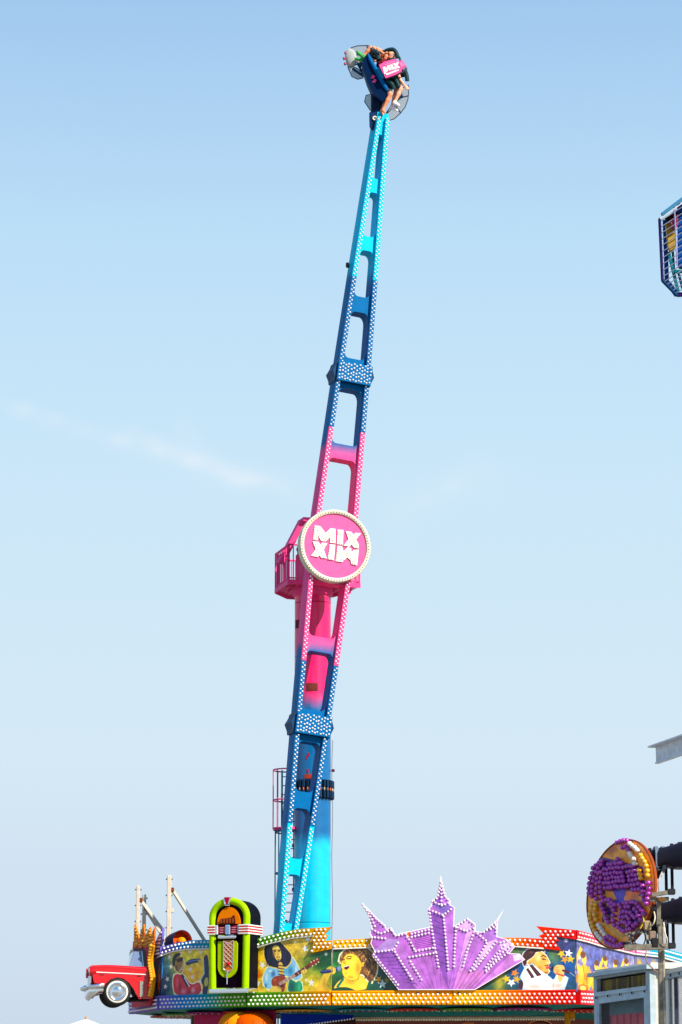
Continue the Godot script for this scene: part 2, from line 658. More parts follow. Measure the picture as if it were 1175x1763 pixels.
func make_tower() -> void:
	var t := thing("ride_tower", "round tower painted pink, blue and turquoise behind the swinging arm, with a railed platform", "tower", MAST)
	var bas := Basis(SIDE, Vector3.UP, ARM_FRONT)
	var stops := [[0.0, CYAN], [9.0387, CYAN], [9.2956, BLUE], [12.5882, BLUE], [12.9882, HOT], [30.0, HOT]]
	var wob := FastNoiseLite.new()
	wob.frequency = 1.1
	var shade := func(v: Vector3) -> Color: return ramp(stops, v.y + 0.16 * wob.get_noise_3d(v.x * 2, v.y * 0.6, v.z * 2))
	# the mast in bolted lengths
	var top: float = 15.8102
	var cuts := [0.0, 7.0103, 10.2656, 13.9761, 15.4046, top]
	for i in cuts.size() - 1:
		var b := B.new()
		b.shade = shade
		var prof := []
		var y: float = cuts[i] + (0.004 if i > 0 else 0.0)
		var y1: float = cuts[i + 1] - 0.004
		prof.append(Vector2(0.470, y))
		prof.append(Vector2(0.478, y + 0.012))
		prof.append(Vector2(0.478, y + 0.012))
		var nseg := int(ceil((y1 - y) / 0.12))
		for j in nseg + 1:
			prof.append(Vector2(0.478, lerpf(y + 0.012, y1 - 0.012, float(j) / nseg)))
		prof.append(Vector2(0.478, y1 - 0.012))
		prof.append(Vector2(0.470, y1))
		b.lathe(prof, MAST, bas, 48)
		part("mast_section", b, M.mast, t)
	# bolted joint with its ring of clamps
	var fl: float = 10.4632
	var ring := B.new()
	ring.col = c(14, 40, 70)
	ring.lathe([Vector2(0.47, fl - 0.25), Vector2(0.5, fl - 0.25), Vector2(0.5, fl - 0.25), Vector2(0.5, fl - 0.04), Vector2(0.5, fl - 0.04), Vector2(0.54, fl - 0.03), Vector2(0.54, fl + 0.03), Vector2(0.5, fl + 0.04), Vector2(0.5, fl + 0.04), Vector2(0.5, fl + 0.25), Vector2(0.5, fl + 0.25), Vector2(0.47, fl + 0.25)], MAST, bas, 48)
	var fp := part("flange", ring, M.satin, t, "dark bolted joint ring round the tower")
	for i in 30:
		var a := TAU * i / 30
		var d := bas * Vector3(cos(a), 0, sin(a))
		var g := B.new()
		g.col = c(18, 52, 88) if i % 2 else c(12, 36, 62)
		g.box(MAST + d * 0.535 + Vector3.UP * (fl - 0.135), Vector3(0.075, 0.2, 0.07), Basis(Vector3.UP.cross(d).normalized(), Vector3.UP, d))
		g.box(MAST + d * 0.535 + Vector3.UP * (fl + 0.135), Vector3(0.075, 0.2, 0.07), Basis(Vector3.UP.cross(d).normalized(), Vector3.UP, d))
		part("gusset", g, M.satin, fp)
		var n := B.new()
		n.col = c(196, 110, 60) if i % 3 else c(190, 170, 150)
		n.lathe([Vector2(0.0, 0.06), Vector2(0.02, 0.055), Vector2(0.02, -0.055), Vector2(0, -0.06)], MAST + d * 0.545 + Vector3.UP * fl, bas, 6)
		part("bolt", n, M.satin, fp)
	# plates riveted to the mast: rust brown and orange
	for q: Array in [[-0.32, 13.1268, 0.62, 0.2, c(112, 50, 44)], [-1.25, 14.8289, 0.5, 0.22, c(104, 40, 60)], [-0.02, 11.1945, 0.2, 0.32, c(192, 74, 26)], [-0.25, 10.7828, 0.95, 0.11, c(172, 60, 32)], [-0.52, 11.3472, 0.09, 0.09, c(170, 30, 60)], [-0.6, 11.2708, 0.06, 0.09, c(170, 30, 60)], [-0.55, 10.9199, 0.09, 0.11, c(170, 30, 60)]]:
		var b := B.new()
		b.col = q[4]
		var rings := []
		for j in 9:
			var a: float = q[0] + q[2] * (j / 8.0 - 0.5) + deg_to_rad(0)
			var d := bas * Vector3(sin(a), 0, cos(a))
			rings.append([MAST + d * 0.478 + Vector3.UP * (q[1] - q[3] / 2), MAST + d * 0.49 + Vector3.UP * (q[1] - q[3] / 2), MAST + d * 0.49 + Vector3.UP * (q[1] + q[3] / 2), MAST + d * 0.478 + Vector3.UP * (q[1] + q[3] / 2)])
		b.skin(rings, true, true, -1)
		part("plate", b, M.matt, t)
	# cable down the right of the mast with its clips
	var cab := B.new()
	cab.col = c(120, 128, 140)
	var pts := []
	for i in 20:
		pts.append(MAST + Vector3(0.515 + 0.012 * sin(i * 1.7), lerpf(0.3, 11.7753, i / 19.0), 0.05))
	cab.tube(pts, 0.011, 6)
	part("cable", cab, M.satin, t)
	var clip := B.new()
	clip.col = c(90, 30, 50)
	clip.box(MAST + Vector3(0.535, 10.9809, 0.05), Vector3(0.09, 0.07, 0.06))
	part("cable_clip", clip, M.satin, t)
	# head: gear housing, roof strut and the platform
	var fy: float = 15.9039
	var head := B.new()
	head.col = PINK
	head.box(local(-0.02, fy + 0.46, 0.05), Vector3(0.74, 0.92, 0.86), bas, 0.08)
	head.box(local(0.0, fy + 1.0, 0.72), Vector3(0.62, 1.1, 0.66), bas, 0.06)
	part("gear_housing", head, M.gloss, t)
	var col2 := B.new()
	col2.col = PINK
	col2.lathe([Vector2(0.478, fy - 0.32), Vector2(0.53, fy - 0.28), Vector2(0.53, fy - 0.28), Vector2(0.53, fy - 0.02), Vector2(0.53, fy - 0.02), Vector2(0.47, fy)], MAST, bas, 40)
	part("collar", col2, M.gloss, t)
	var hood := B.new()
	hood.col = PINK
	var h0 := local(-0.82, fy + 0.6, -0.3)
	var h1 := local(-0.3, fy + 1.72, 0.0)
	hood.bar(h0, h1, 0.16, 0.34, ARM_FRONT.cross(h1 - h0).normalized(), 0.02)
	hood.box(h1 + SIDE * 0.2 + Vector3.UP * 0.0, Vector3(0.52, 0.12, 0.56), bas, 0.02)
	part("sloping_strut", hood, M.gloss, t)
	var deck_line := PackedVector2Array([Vector2(-0.86, 0.64), Vector2(1.12, 0.64), Vector2(1.12, -0.22), Vector2(0.83, -1.0), Vector2(0.1, -1.62), Vector2(-0.25, -1.6), Vector2(-0.8, -0.85)])
	var deck := B.new()
	deck.col = PINK
	deck.prism(deck_line, MAST, SIDE, ARM_FRONT, Vector3.UP, fy - 0.03, fy)
	var dk := part("platform", deck, M.gloss, t, "railed maintenance platform with open joists under it")
	for i in deck_line.size():
		var a := deck_line[i]
		var b2 := deck_line[(i + 1) % deck_line.size()]
		var e := B.new()
		e.col = PINK
		e.bar(local(a.x, fy - 0.05, a.y), local(b2.x, fy - 0.05, b2.y), 0.03, 0.13, SIDE.cross(Vector3.UP), 0.004)
		part("edge_beam", e, M.gloss, dk)
	for x: float in [-0.55, -0.25, 0.62, 0.9]:
		var e := B.new()
		e.col = PINK
		var back: float = -0.85 if x < -0.5 or x > 0.8 else -1.2
		e.bar(local(x, fy - 0.07, 0.6), local(x + 0.12, fy - 0.07, back), 0.05, 0.07, SIDE, 0.004)
		part("joist", e, M.gloss, dk)
	var e2 := B.new()
	e2.col = PINK
	e2.bar(local(-0.85, fy - 0.08, 0.1), local(1.05, fy - 0.08, 0.1), 0.05, 0.06, ARM_FRONT, 0.004)
	part("joist", e2, M.gloss, dk)
	# railings, side by side, each with its own bars
	var rails := [[Vector2(-0.84, 0.62), Vector2(-0.79, -0.84), 9], [Vector2(-0.79, -0.84), Vector2(-0.25, -1.58), 6], [Vector2(-0.25, -1.58), Vector2(0.1, -1.6), 3], [Vector2(0.1, -1.6), Vector2(0.82, -0.99), 6], [Vector2(0.82, -0.99), Vector2(1.1, -0.22), 5], [Vector2(1.1, -0.22), Vector2(1.1, 0.62), 6], [Vector2(1.1, 0.62), Vector2(0.75, 0.62), 3], [Vector2(-0.84, 0.62), Vector2(-0.6, 0.62), 2]]
	for r: Array in rails:
		var a: Vector2 = r[0]
		var z: Vector2 = r[1]
		var tb := B.new()
		tb.col = PINK
		tb.tube([local(a.x, fy + 0.95, a.y), local(z.x, fy + 0.95, z.y)], 0.026, 8)
		var rp := part("railing", tb, M.gloss, t)
		tb = B.new()
		tb.col = PINK
		tb.tube([local(a.x, fy + 0.06, a.y), local(z.x, fy + 0.06, z.y)], 0.02, 8)
		part("bottom_rail", tb, M.gloss, rp)
		for i in int(r[2]) + 1:
			var p := a.lerp(z, float(i) / r[2])
			var bb := B.new()
			bb.col = PINK
			bb.tube([local(p.x, fy, p.y), local(p.x, fy + 0.95, p.y)], 0.026 if i == 0 else 0.017, 6)
			part("bar", bb, M.gloss, rp)
	# black work lamps on the platform
	for q: Array in [[-0.35, fy + 1.35, 0.75, 0.5], [-0.52, fy + 0.86, 0.72, -0.5]]:
		var l := B.new()
		var p := local(q[0], q[1], q[2])
		l.box(p, Vector3(0.2, 0.26, 0.24), Basis(bas.z, q[3]) * bas, 0.04)
		l.tube([p + Vector3(-0.02, -0.14, 0), p + Vector3(0.14, -0.24, -0.1)], 0.03, 6)
		part("work_lamp", l, M.black, t, "small black work lamp on the platform")


func make_ladder() -> void:
	var base := MAST + Vector3(-0.93, 0, -0.15)
	var t := thing("caged_ladder", "thin blue ladder in hoops up the tower, its top cage pink", "ladder", base)
	var y_mid: float = 9.462
	var y_top: float = 11.0114
	var lower := c(12, 92, 136)
	var rail_x := [0.13, 0.45]
	for x: float in rail_x:
		var b := B.new()
		b.col = lower
		b.bar(base + Vector3(x, 0.1, 0), base + Vector3(x, y_top, 0), 0.05, 0.035, Vector3.RIGHT)
		part("rail", b, M.satin, t)
	var y := 0.5
	while y < y_top:
		var b := B.new()
		b.col = lower
		b.tube([base + Vector3(rail_x[0], y, 0), base + Vector3(rail_x[1], y, 0)], 0.014, 6)
		part("rung", b, M.satin, t)
		y += 0.235
	# hoops and uprights
	for q: Array in [[7.0701, lower, 0.0], [8.3152, lower, 0.0], [9.3863, lower, 0.0], [y_mid + 0.02, PINK, 0.06], [10.22, PINK, 0.06], [y_top, PINK, 0.06]]:
		var b := B.new()
		b.col = q[1]
		var pts := []
		for i in 15:
			var a := PI * (0.5 + i / 14.0)
			pts.append(base + Vector3(0.29 + cos(a) * (0.33 + q[2]), q[0], sin(a) * 0.42 + 0.0))
		b.tube(pts, 0.02, 6)
		part("hoop", b, M.satin, t)
	var dsk := B.new()
	dsk.col = PINK
	dsk.lathe([Vector2(0, y_mid - 0.03), Vector2(0.4, y_mid - 0.03), Vector2(0.4, y_mid - 0.03), Vector2(0.4, y_mid + 0.04), Vector2(0.4, y_mid + 0.04), Vector2(0, y_mid + 0.04)], base + Vector3(0.3, 0, 0), Basis.IDENTITY, 20)
	part("hatch", dsk, M.gloss, t, "pink hatch plate under the ladder's top cage")
	for i in 5:
		var a := PI * (0.5 + i / 4.0)
		var b := B.new()
		b.col = PINK
		var d := Vector3(0.29 + cos(a) * 0.39, 0, sin(a) * 0.42)
		b.tube([base + d + Vector3.UP * y_mid, base + d + Vector3.UP * y_top], 0.017, 6)
		part("upright", b, M.satin, t)
	for i: int in [1, 2]:
		var a := PI * (0.5 + i / 2.0 * 0.5 + 0.0)
		var b := B.new()
		b.col = lower
		var d := Vector3(0.29 + cos(a) * 0.33, 0, sin(a) * 0.42)
		b.tube([base + d + Vector3.UP * 0.6, base + d + Vector3.UP * y_mid], 0.02, 6)
		part("upright", b, M.satin, t)
	for yy: float in [9.0387, 7.0701, 7.8943, 3.0]:
		var b := B.new()
		b.col = lower
		b.bar(base + Vector3(0.4, yy, 0), base + Vector3(0.62, yy, 0.02), 0.09, 0.06)
		part("bracket", b, M.satin, t)


# ---------------------------------------------------------------- the swinging arm
func arm_width(s: float) -> float:
	return heights(PackedVector2Array([Vector2(0, 0.575), Vector2(1, 0.555), Vector2(5, 0.435), Vector2(8, 0.325), Vector2(12.1, 0.155)]), abs(s))


func arm(w: float, s: float, n: float) -> Vector3:
	return PIVOT + ARM_ACROSS * w + ARM_AXIS * s + ARM_FRONT * n


const SHIFT := 0.0


func make_arm() -> void:
	var t := thing("swinging_arm", "long openwork arm studded with white bulbs, pink hub, blue and turquoise ends", "ride arm", arm(0, 0, 1.4))
	var stops := [[0.0, PINK], [2.60, PINK], [2.70, BLUE], [7.3, BLUE], [7.75, CYAN], [13.0, CYAN]]
	var wob := FastNoiseLite.new()
	wob.frequency = 1.3
	var shade := func(v: Vector3) -> Color: return ramp(stops, abs((v - PIVOT).dot(ARM_AXIS) - SHIFT) + 0.05 * wob.get_noise_3d(v.x * 2, v.y, v.z * 2))
	var back := 1.36
	var front := 1.85
	var end := 12.05
	for side: float in [-1.0, 1.0]:
		var b := B.new()
		b.shade = shade
		var rings := []
		var s := -end
		while s <= end + 0.01:
			var w := arm_width(s)
			var ins: float = w - min(0.125, w * 0.62)
			var ring := []
			for q: Array in [[w, front], [w + 0.008, front - 0.12], [w + 0.014, (front + back) / 2], [w + 0.008, back + 0.12], [w, back], [ins, back], [ins, front]]:
				ring.append(arm(side * q[0], s, q[1]))
			rings.append(ring)
			s += 0.1
		for k2 in 7:
			var strip := []
			for r: Array in rings:
				strip.append([r[k2], r[(k2 + 1) % 7]])
			b.skin(strip, false, false, 1 if k2 < 4 else k2 + 1)
		for e in [0, rings.size() - 1]:
			var r: Array = rings[e]
			for k2 in 5:
				b.tri(r[0], r[k2 + 1], r[k2 + 2])
		part("chord", b, M.gloss, t)
	# cross plates with rounded inner corners: every gap between two is an opening
	for q: Array in [[2.38, 2.78], [4.30, 5.13], [6.42, 6.85], [8.14, 8.54], [9.78, 10.18], [11.43, 12.02]]:
		for sg: float in [-1.0, 1.0]:
			var s0: float = q[0]
			var s1: float = q[1]
			var poly := PackedVector2Array()
			for e: Array in [[s1, 1.0], [s0, -1.0]]:
				var w := arm_width(e[0])
				var ins: float = w - min(0.12, w * 0.6)
				var r: float = min(0.14, ins * 0.6) if e[0] < 12.0 else 0.0
				# from the right side inwards, then mirrored
				var full := []
				for i in 6:
					full.append(Vector2(ins - r + r * sin(PI / 2 * (5 - i) / 5.0), e[0] + e[1] * 1.8 * (r - r * cos(PI / 2 * (5 - i) / 5.0))))
				var mir := []
				for i in 6:
					mir.append(Vector2(-full[5 - i].x, full[5 - i].y))
				var whole := full + mir
				if e[1] < 0:
					whole.reverse()
				for p: Vector2 in whole:
					poly.append(Vector2(p.x, p.y * sg + SHIFT))
			var clean := PackedVector2Array()
			for p in poly:
				if clean.is_empty() or clean[-1].distance_to(p) > 0.002:
					clean.append(p)
			var b := B.new()
			b.shade = shade
			b.prism(clean, PIVOT, ARM_ACROSS, ARM_AXIS, ARM_FRONT, back + 0.012, front - 0.012)
			part("cross_plate", b, M.gloss, t)
	# hub web behind the round sign
	var hub := B.new()
	hub.col = PINK
	hub.prism(PackedVector2Array([Vector2(-0.45, -0.95), Vector2(0.45, -0.95), Vector2(0.45, 0.8), Vector2(-0.45, 0.8)]), PIVOT, ARM_ACROSS, ARM_AXIS, ARM_FRONT, back + 0.015, front - 0.015)
	var axle := Basis(ARM_ACROSS, ARM_FRONT, ARM_ACROSS.cross(ARM_FRONT))
	hub.lathe([Vector2(0.4, 0.5), Vector2(0.4, 1.4)], PIVOT, axle, 28)
	part("hub", hub, M.gloss, t)
	# the light strips, five colours long, each side
	var cuts := [-12.0, -7.28, -3.08, 3.17, 7.34, 11.9]
	for side: float in [-1.0, 1.0]:
		for i in 5:
			var b := B.new()
			b.col = [CYAN, BLUE, PINK, BLUE, CYAN][i]
			var rings := []
			var n := 24
			for j in n + 1:
				var s: float = lerpf(cuts[i] + 0.004, cuts[i + 1] - 0.004, float(j) / n)
				var w := arm_width(s)
				var a := side * (w + 0.004)
				var d: float = side * (w - min(0.118, w * 0.6))
				rings.append([arm(a, s, front + 0.002), arm(a, s, front + 0.096), arm(d, s, front + 0.096), arm(d, s, front + 0.002)])
			b.skin(rings, true, true, -1)
			var sp := part("light_strip", b, M.gloss, t)
			var spots := []
			var s2: float = cuts[i] + 0.06
			var odd := 0
			while s2 < cuts[i + 1] - 0.03:
				var collar: bool = abs(s2 - SHIFT) > 4.42 and abs(s2 - SHIFT) < 4.97
				if not collar and abs(s2) > 0.8:
					var w := arm_width(s2)
					var f: float = min(0.118, w * 0.6)
					spots.append([arm(side * (w - f * (0.28 if odd % 2 == 0 else 0.72)), s2, front + 0.096), ARM_FRONT])
				odd += 1
				s2 += 0.0565
			bulbs(sp, spots, M.bulb, 0.72)
	# collars where the arm is bolted together
	for sg: float in [-1.0, 1.0]:
		var s0 := 4.70 * sg + SHIFT
		var w := arm_width(s0)
		var b := B.new()
		b.col = c(2, 66, 112)
		var rings := []
		for q: Array in [[-0.27, 0.015], [-0.17, 0.03], [-0.0, 0.095], [0.17, 0.03], [0.27, 0.015]]:
			var ring := []
			for p: Vector2 in [Vector2(-1, 0), Vector2(-1, 1), Vector2(1, 1), Vector2(1, 0)]:
				var ww: float = w + q[1] + 0.03
				var nn: float = (back - q[1]) if p.y < 0.5 else (front + 0.08)
				ring.append(arm(p.x * ww, s0 + q[0], nn))
			rings.append(ring)
		b.skin(rings, true, true, -1)
		var cp := part("collar", b, M.satin, t, "dark blue pointed collar clamping two lengths of the arm")
		var f := B.new()
		f.col = BLUE
		f.prism(PackedVector2Array([Vector2(-w - 0.015, s0 - 0.26), Vector2(w + 0.03, s0 - 0.26), Vector2(w + 0.03, s0 + 0.26), Vector2(-w - 0.015, s0 + 0.26)]), PIVOT, ARM_ACROSS, ARM_AXIS, ARM_FRONT, front + 0.082, front + 0.17)
		var panel := part("bulb_panel", f, M.gloss, cp)
		var spots := []
		for i in 12:
			for j in 5:
				var x := lerpf(-w + 0.035, w - 0.02, i / 11.0) + rng.randf_range(-0.012, 0.012)
				var s := s0 - 0.205 + j * 0.1 + (0.04 if i % 2 else 0.0) + rng.randf_range(-0.014, 0.014) - 0.015
				spots.append([arm(x, s, front + 0.17), ARM_FRONT])
		bulbs(panel, spots, M.bulb, 0.75)
	# small lamp on the outside of the upper arm
	var kn := B.new()
	kn.box(arm(-0.4, 7.75, 1.5), Vector3(0.09, 0.14, 0.12), Basis.IDENTITY, 0.03)
	part("signal_lamp", kn, M.black, t)
	# the round sign
	var d0 := 1.88
	var d1 := 2.08
	var R := 0.955
	var dc := B.new()
	dc.col = c(240, 92, 152)
	dc.lathe([Vector2(0, d1), Vector2(R - 0.11, d1), Vector2(R - 0.11, d1), Vector2(R - 0.09, d1 - 0.02), Vector2(R - 0.09, d0), Vector2(R - 0.09, d0), Vector2(0, d0)], PIVOT, axle, 64)
	var ds := part("sign_disc", dc, M.gloss, t, "round pink sign over the hub reading MIX upright and again upside down")
	var rim := B.new()
	rim.col = c(226, 222, 200)
	rim.lathe([Vector2(R - 0.088, d0 + 0.0), Vector2(R, d0), Vector2(R, d0), Vector2(R, d1 + 0.03), Vector2(R - 0.015, d1 + 0.045), Vector2(R - 0.015, d1 + 0.045), Vector2(R - 0.095, d1 + 0.045), Vector2(R - 0.108, d1 + 0.03), Vector2(R - 0.108, d1 + 0.002)], PIVOT, axle, 72)
	var rp := part("rim", rim, M.satin, ds)
	var sockets := []
	for i in 76:
		var a := TAU * i / 76
		sockets.append([arm(cos(a) * (R - 0.055), sin(a) * (R - 0.055), d1 + 0.045), ARM_FRONT])
	bulbs(rp, sockets, M.bulb_warm, 0.72)
	var letters := [
		PackedVector2Array([Vector2(-0.618, 0.4361), Vector2(-0.471, 0.4436), Vector2(-0.3044, 0.288), Vector2(-0.1871, 0.4331), Vector2(-0.0535, 0.4435), Vector2(-0.0089, 0.0678), Vector2(-0.1555, 0.0553), Vector2(-0.1655, 0.2068), Vector2(-0.2726, 0.0664), Vector2(-0.3982, 0.0601), Vector2(-0.4948, 0.1936), Vector2(-0.4846, 0.0634), Vector2(-0.617, 0.0481)]),
		PackedVector2Array([Vector2(0.0071, 0.433), Vector2(0.1617, 0.4498), Vector2(0.1944, 0.0585), Vector2(0.0335, 0.0514)]),
		PackedVector2Array([Vector2(0.2318, 0.4278), Vector2(0.379, 0.4405), Vector2(0.4465, 0.3729), Vector2(0.4931, 0.4368), Vector2(0.6415, 0.4418), Vector2(0.5271, 0.2626), Vector2(0.6168, 0.1432), Vector2(0.629, 0.0395), Vector2(0.5079, 0.0341), Vector2(0.4234, 0.1093), Vector2(0.3772, 0.043), Vector2(0.2183, 0.0389), Vector2(0.3278, 0.2328)]),
		PackedVector2Array([Vector2(-0.6261, 0.0122), Vector2(-0.4744, 0.023), Vector2(-0.3984, -0.0507), Vector2(-0.3666, 0.0208), Vector2(-0.2252, 0.0298), Vector2(-0.2999, -0.1548), Vector2(-0.1964, -0.3687), Vector2(-0.3371, -0.3826), Vector2(-0.3931, -0.3187), Vector2(-0.4401, -0.3743), Vector2(-0.6224, -0.3744), Vector2(-0.5162, -0.1874)]),
		PackedVector2Array([Vector2(-0.1585, 0.0125), Vector2(-0.0116, 0.0224), Vector2(0.0017, -0.3843), Vector2(-0.167, -0.3899)]),
		PackedVector2Array([Vector2(0.0569, 0.0133), Vector2(0.1717, 0.0228), Vector2(0.2338, -0.1143), Vector2(0.3255, 0.0233), Vector2(0.4223, 0.0033), Vector2(0.4516, -0.1079), Vector2(0.4934, -0.0266), Vector2(0.6353, 0.0088), Vector2(0.6359, -0.4114), Vector2(0.4787, -0.4069), Vector2(0.4489, -0.3145), Vector2(0.3519, -0.2469), Vector2(0.2292, -0.3949), Vector2(0.0467, -0.4002)])]
	for L: PackedVector2Array in letters:
		var lb := B.new()
		lb.col = c(244, 240, 236)
		lb.prism(L, PIVOT + ARM_FRONT * 0, ARM_ACROSS, ARM_AXIS, ARM_FRONT, d1 + 0.002, d1 + 0.035)
		var lp := part("letter", lb, M.satin, ds)
		var spots := []
		var x0 := 9.0
		var x1 := -9.0
		var y0 := 9.0
		var y1 := -9.0
		for p in L:
			x0 = min(x0, p.x)
			x1 = max(x1, p.x)
			y0 = min(y0, p.y)
			y1 = max(y1, p.y)
		var inner := grow(L, -0.022)
		var gy := y0 + 0.03
		while gy < y1:
			var gx := x0 + 0.03
			while gx < x1:
				if Geometry2D.is_point_in_polygon(Vector2(gx, gy), inner):
					spots.append([arm(gx, gy, d1 + 0.035), ARM_FRONT])
				gx += 0.062
			gy += 0.062
		bulbs(lp, spots, M.bulb_warm, 0.6)


# ---------------------------------------------------------------- bodies: tapered bones joined into one skin
# bones: [a, b, radius a, radius b, colour]
func flesh(bones: Array, cell: float, soft := 0.03) -> B:
	var lo := Vector3.ONE * 1e9
	var hi := Vector3.ONE * -1e9
	for q: Array in bones:
		var r: float = max(q[2], q[3]) + cell * 3
		for e in 2:
			lo = lo.min(q[e] - Vector3.ONE * r)
			hi = hi.max(q[e] + Vector3.ONE * r)
	var nx := int((hi.x - lo.x) / cell) + 2
	var ny := int((hi.y - lo.y) / cell) + 2
	var nz := int((hi.z - lo.z) / cell) + 2
	var f := PackedFloat32Array()
	f.resize(nx * ny * nz)
	f.fill(1.0)
	for q: Array in bones:
		var a: Vector3 = q[0]
		var b: Vector3 = q[1]
		var ra: float = q[2]
		var rb: float = q[3]
		var m: float = max(ra, rb) + soft * 1.5 + cell * 2
		var i0 := ((a.min(b) - Vector3.ONE * m - lo) / cell).floor().max(Vector3.ZERO)
		var i1 := ((a.max(b) + Vector3.ONE * m - lo) / cell).ceil().min(Vector3(nx - 1, ny - 1, nz - 1))
		var ab := b - a
		var ll: float = max(ab.length_squared(), 1e-6)
		for z in range(int(i0.z), int(i1.z) + 1):
			for y in range(int(i0.y), int(i1.y) + 1):
				for x in range(int(i0.x), int(i1.x) + 1):
					var p := lo + Vector3(x, y, z) * cell
					var t := clampf((p - a).dot(ab) / ll, 0, 1)
					var d := (p - a - ab * t).length() - lerpf(ra, rb, t)
					var i := (z * ny + y) * nx + x
					var o := f[i]
					var h := clampf(0.5 + 0.5 * (o - d) / soft, 0, 1)
					f[i] = lerpf(o, d, h) - soft * h * (1 - h)
	var bld := B.new()
	bld.smooth(1)
	var ids := {}
	var step := [1, nx, nx * ny]
	for z in nz - 1:
		for y in ny - 1:
			for x in nx - 1:
				var i := (z * ny + y) * nx + x
				var sum := Vector3.ZERO
				var n := 0
				var base := f[i] < 0
				var mixed := false
				for k2 in range(1, 8):
					if (f[i + (k2 & 1) + ((k2 >> 1) & 1) * nx + (k2 >> 2) * nx * ny] < 0) != base:
						mixed = true
						break
				if not mixed:
					continue
				for e in 12:
					var axis := e / 4
					var u := (axis + 1) % 3
					var v := (axis + 2) % 3
					var s := Vector3i.ZERO
					s[u] = e & 1
					s[v] = (e >> 1) & 1
					var j: int = i + s.x + s.y * nx + s.z * nx * ny
					var fa := f[j]
					var fb := f[j + step[axis]]
					if (fa < 0) != (fb < 0):
						var p := Vector3(s)
						p[axis] += fa / (fa - fb)
						sum += p
						n += 1
				ids[i] = lo + (Vector3(x, y, z) + sum / n) * cell
	bld.shade = func(v: Vector3) -> Color:
		var best := 1e9
		var col := Color.WHITE
		for q: Array in bones:
			var ab: Vector3 = q[1] - q[0]
			var t := clampf((v - q[0]).dot(ab) / max(ab.length_squared(), 1e-6), 0, 1)
			var d: float = (v - q[0] - ab * t).length() - lerpf(q[2], q[3], t)
			if d < best:
				best = d
				col = q[4]
		return col
	for i: int in ids:
		for axis in 3:
			var u: int = step[(axis + 1) % 3]
			var v: int = step[(axis + 2) % 3]
			if (f[i] < 0) != (f[i + step[axis]] < 0) and ids.has(i - u) and ids.has(i - v) and ids.has(i - u - v):
				if f[i] < 0:
					bld.quad(ids[i], ids[i - u], ids[i - u - v], ids[i - v])
				else:
					bld.quad(ids[i], ids[i - v], ids[i - u - v], ids[i - u])
	bld.smooth(-1)
	return bld


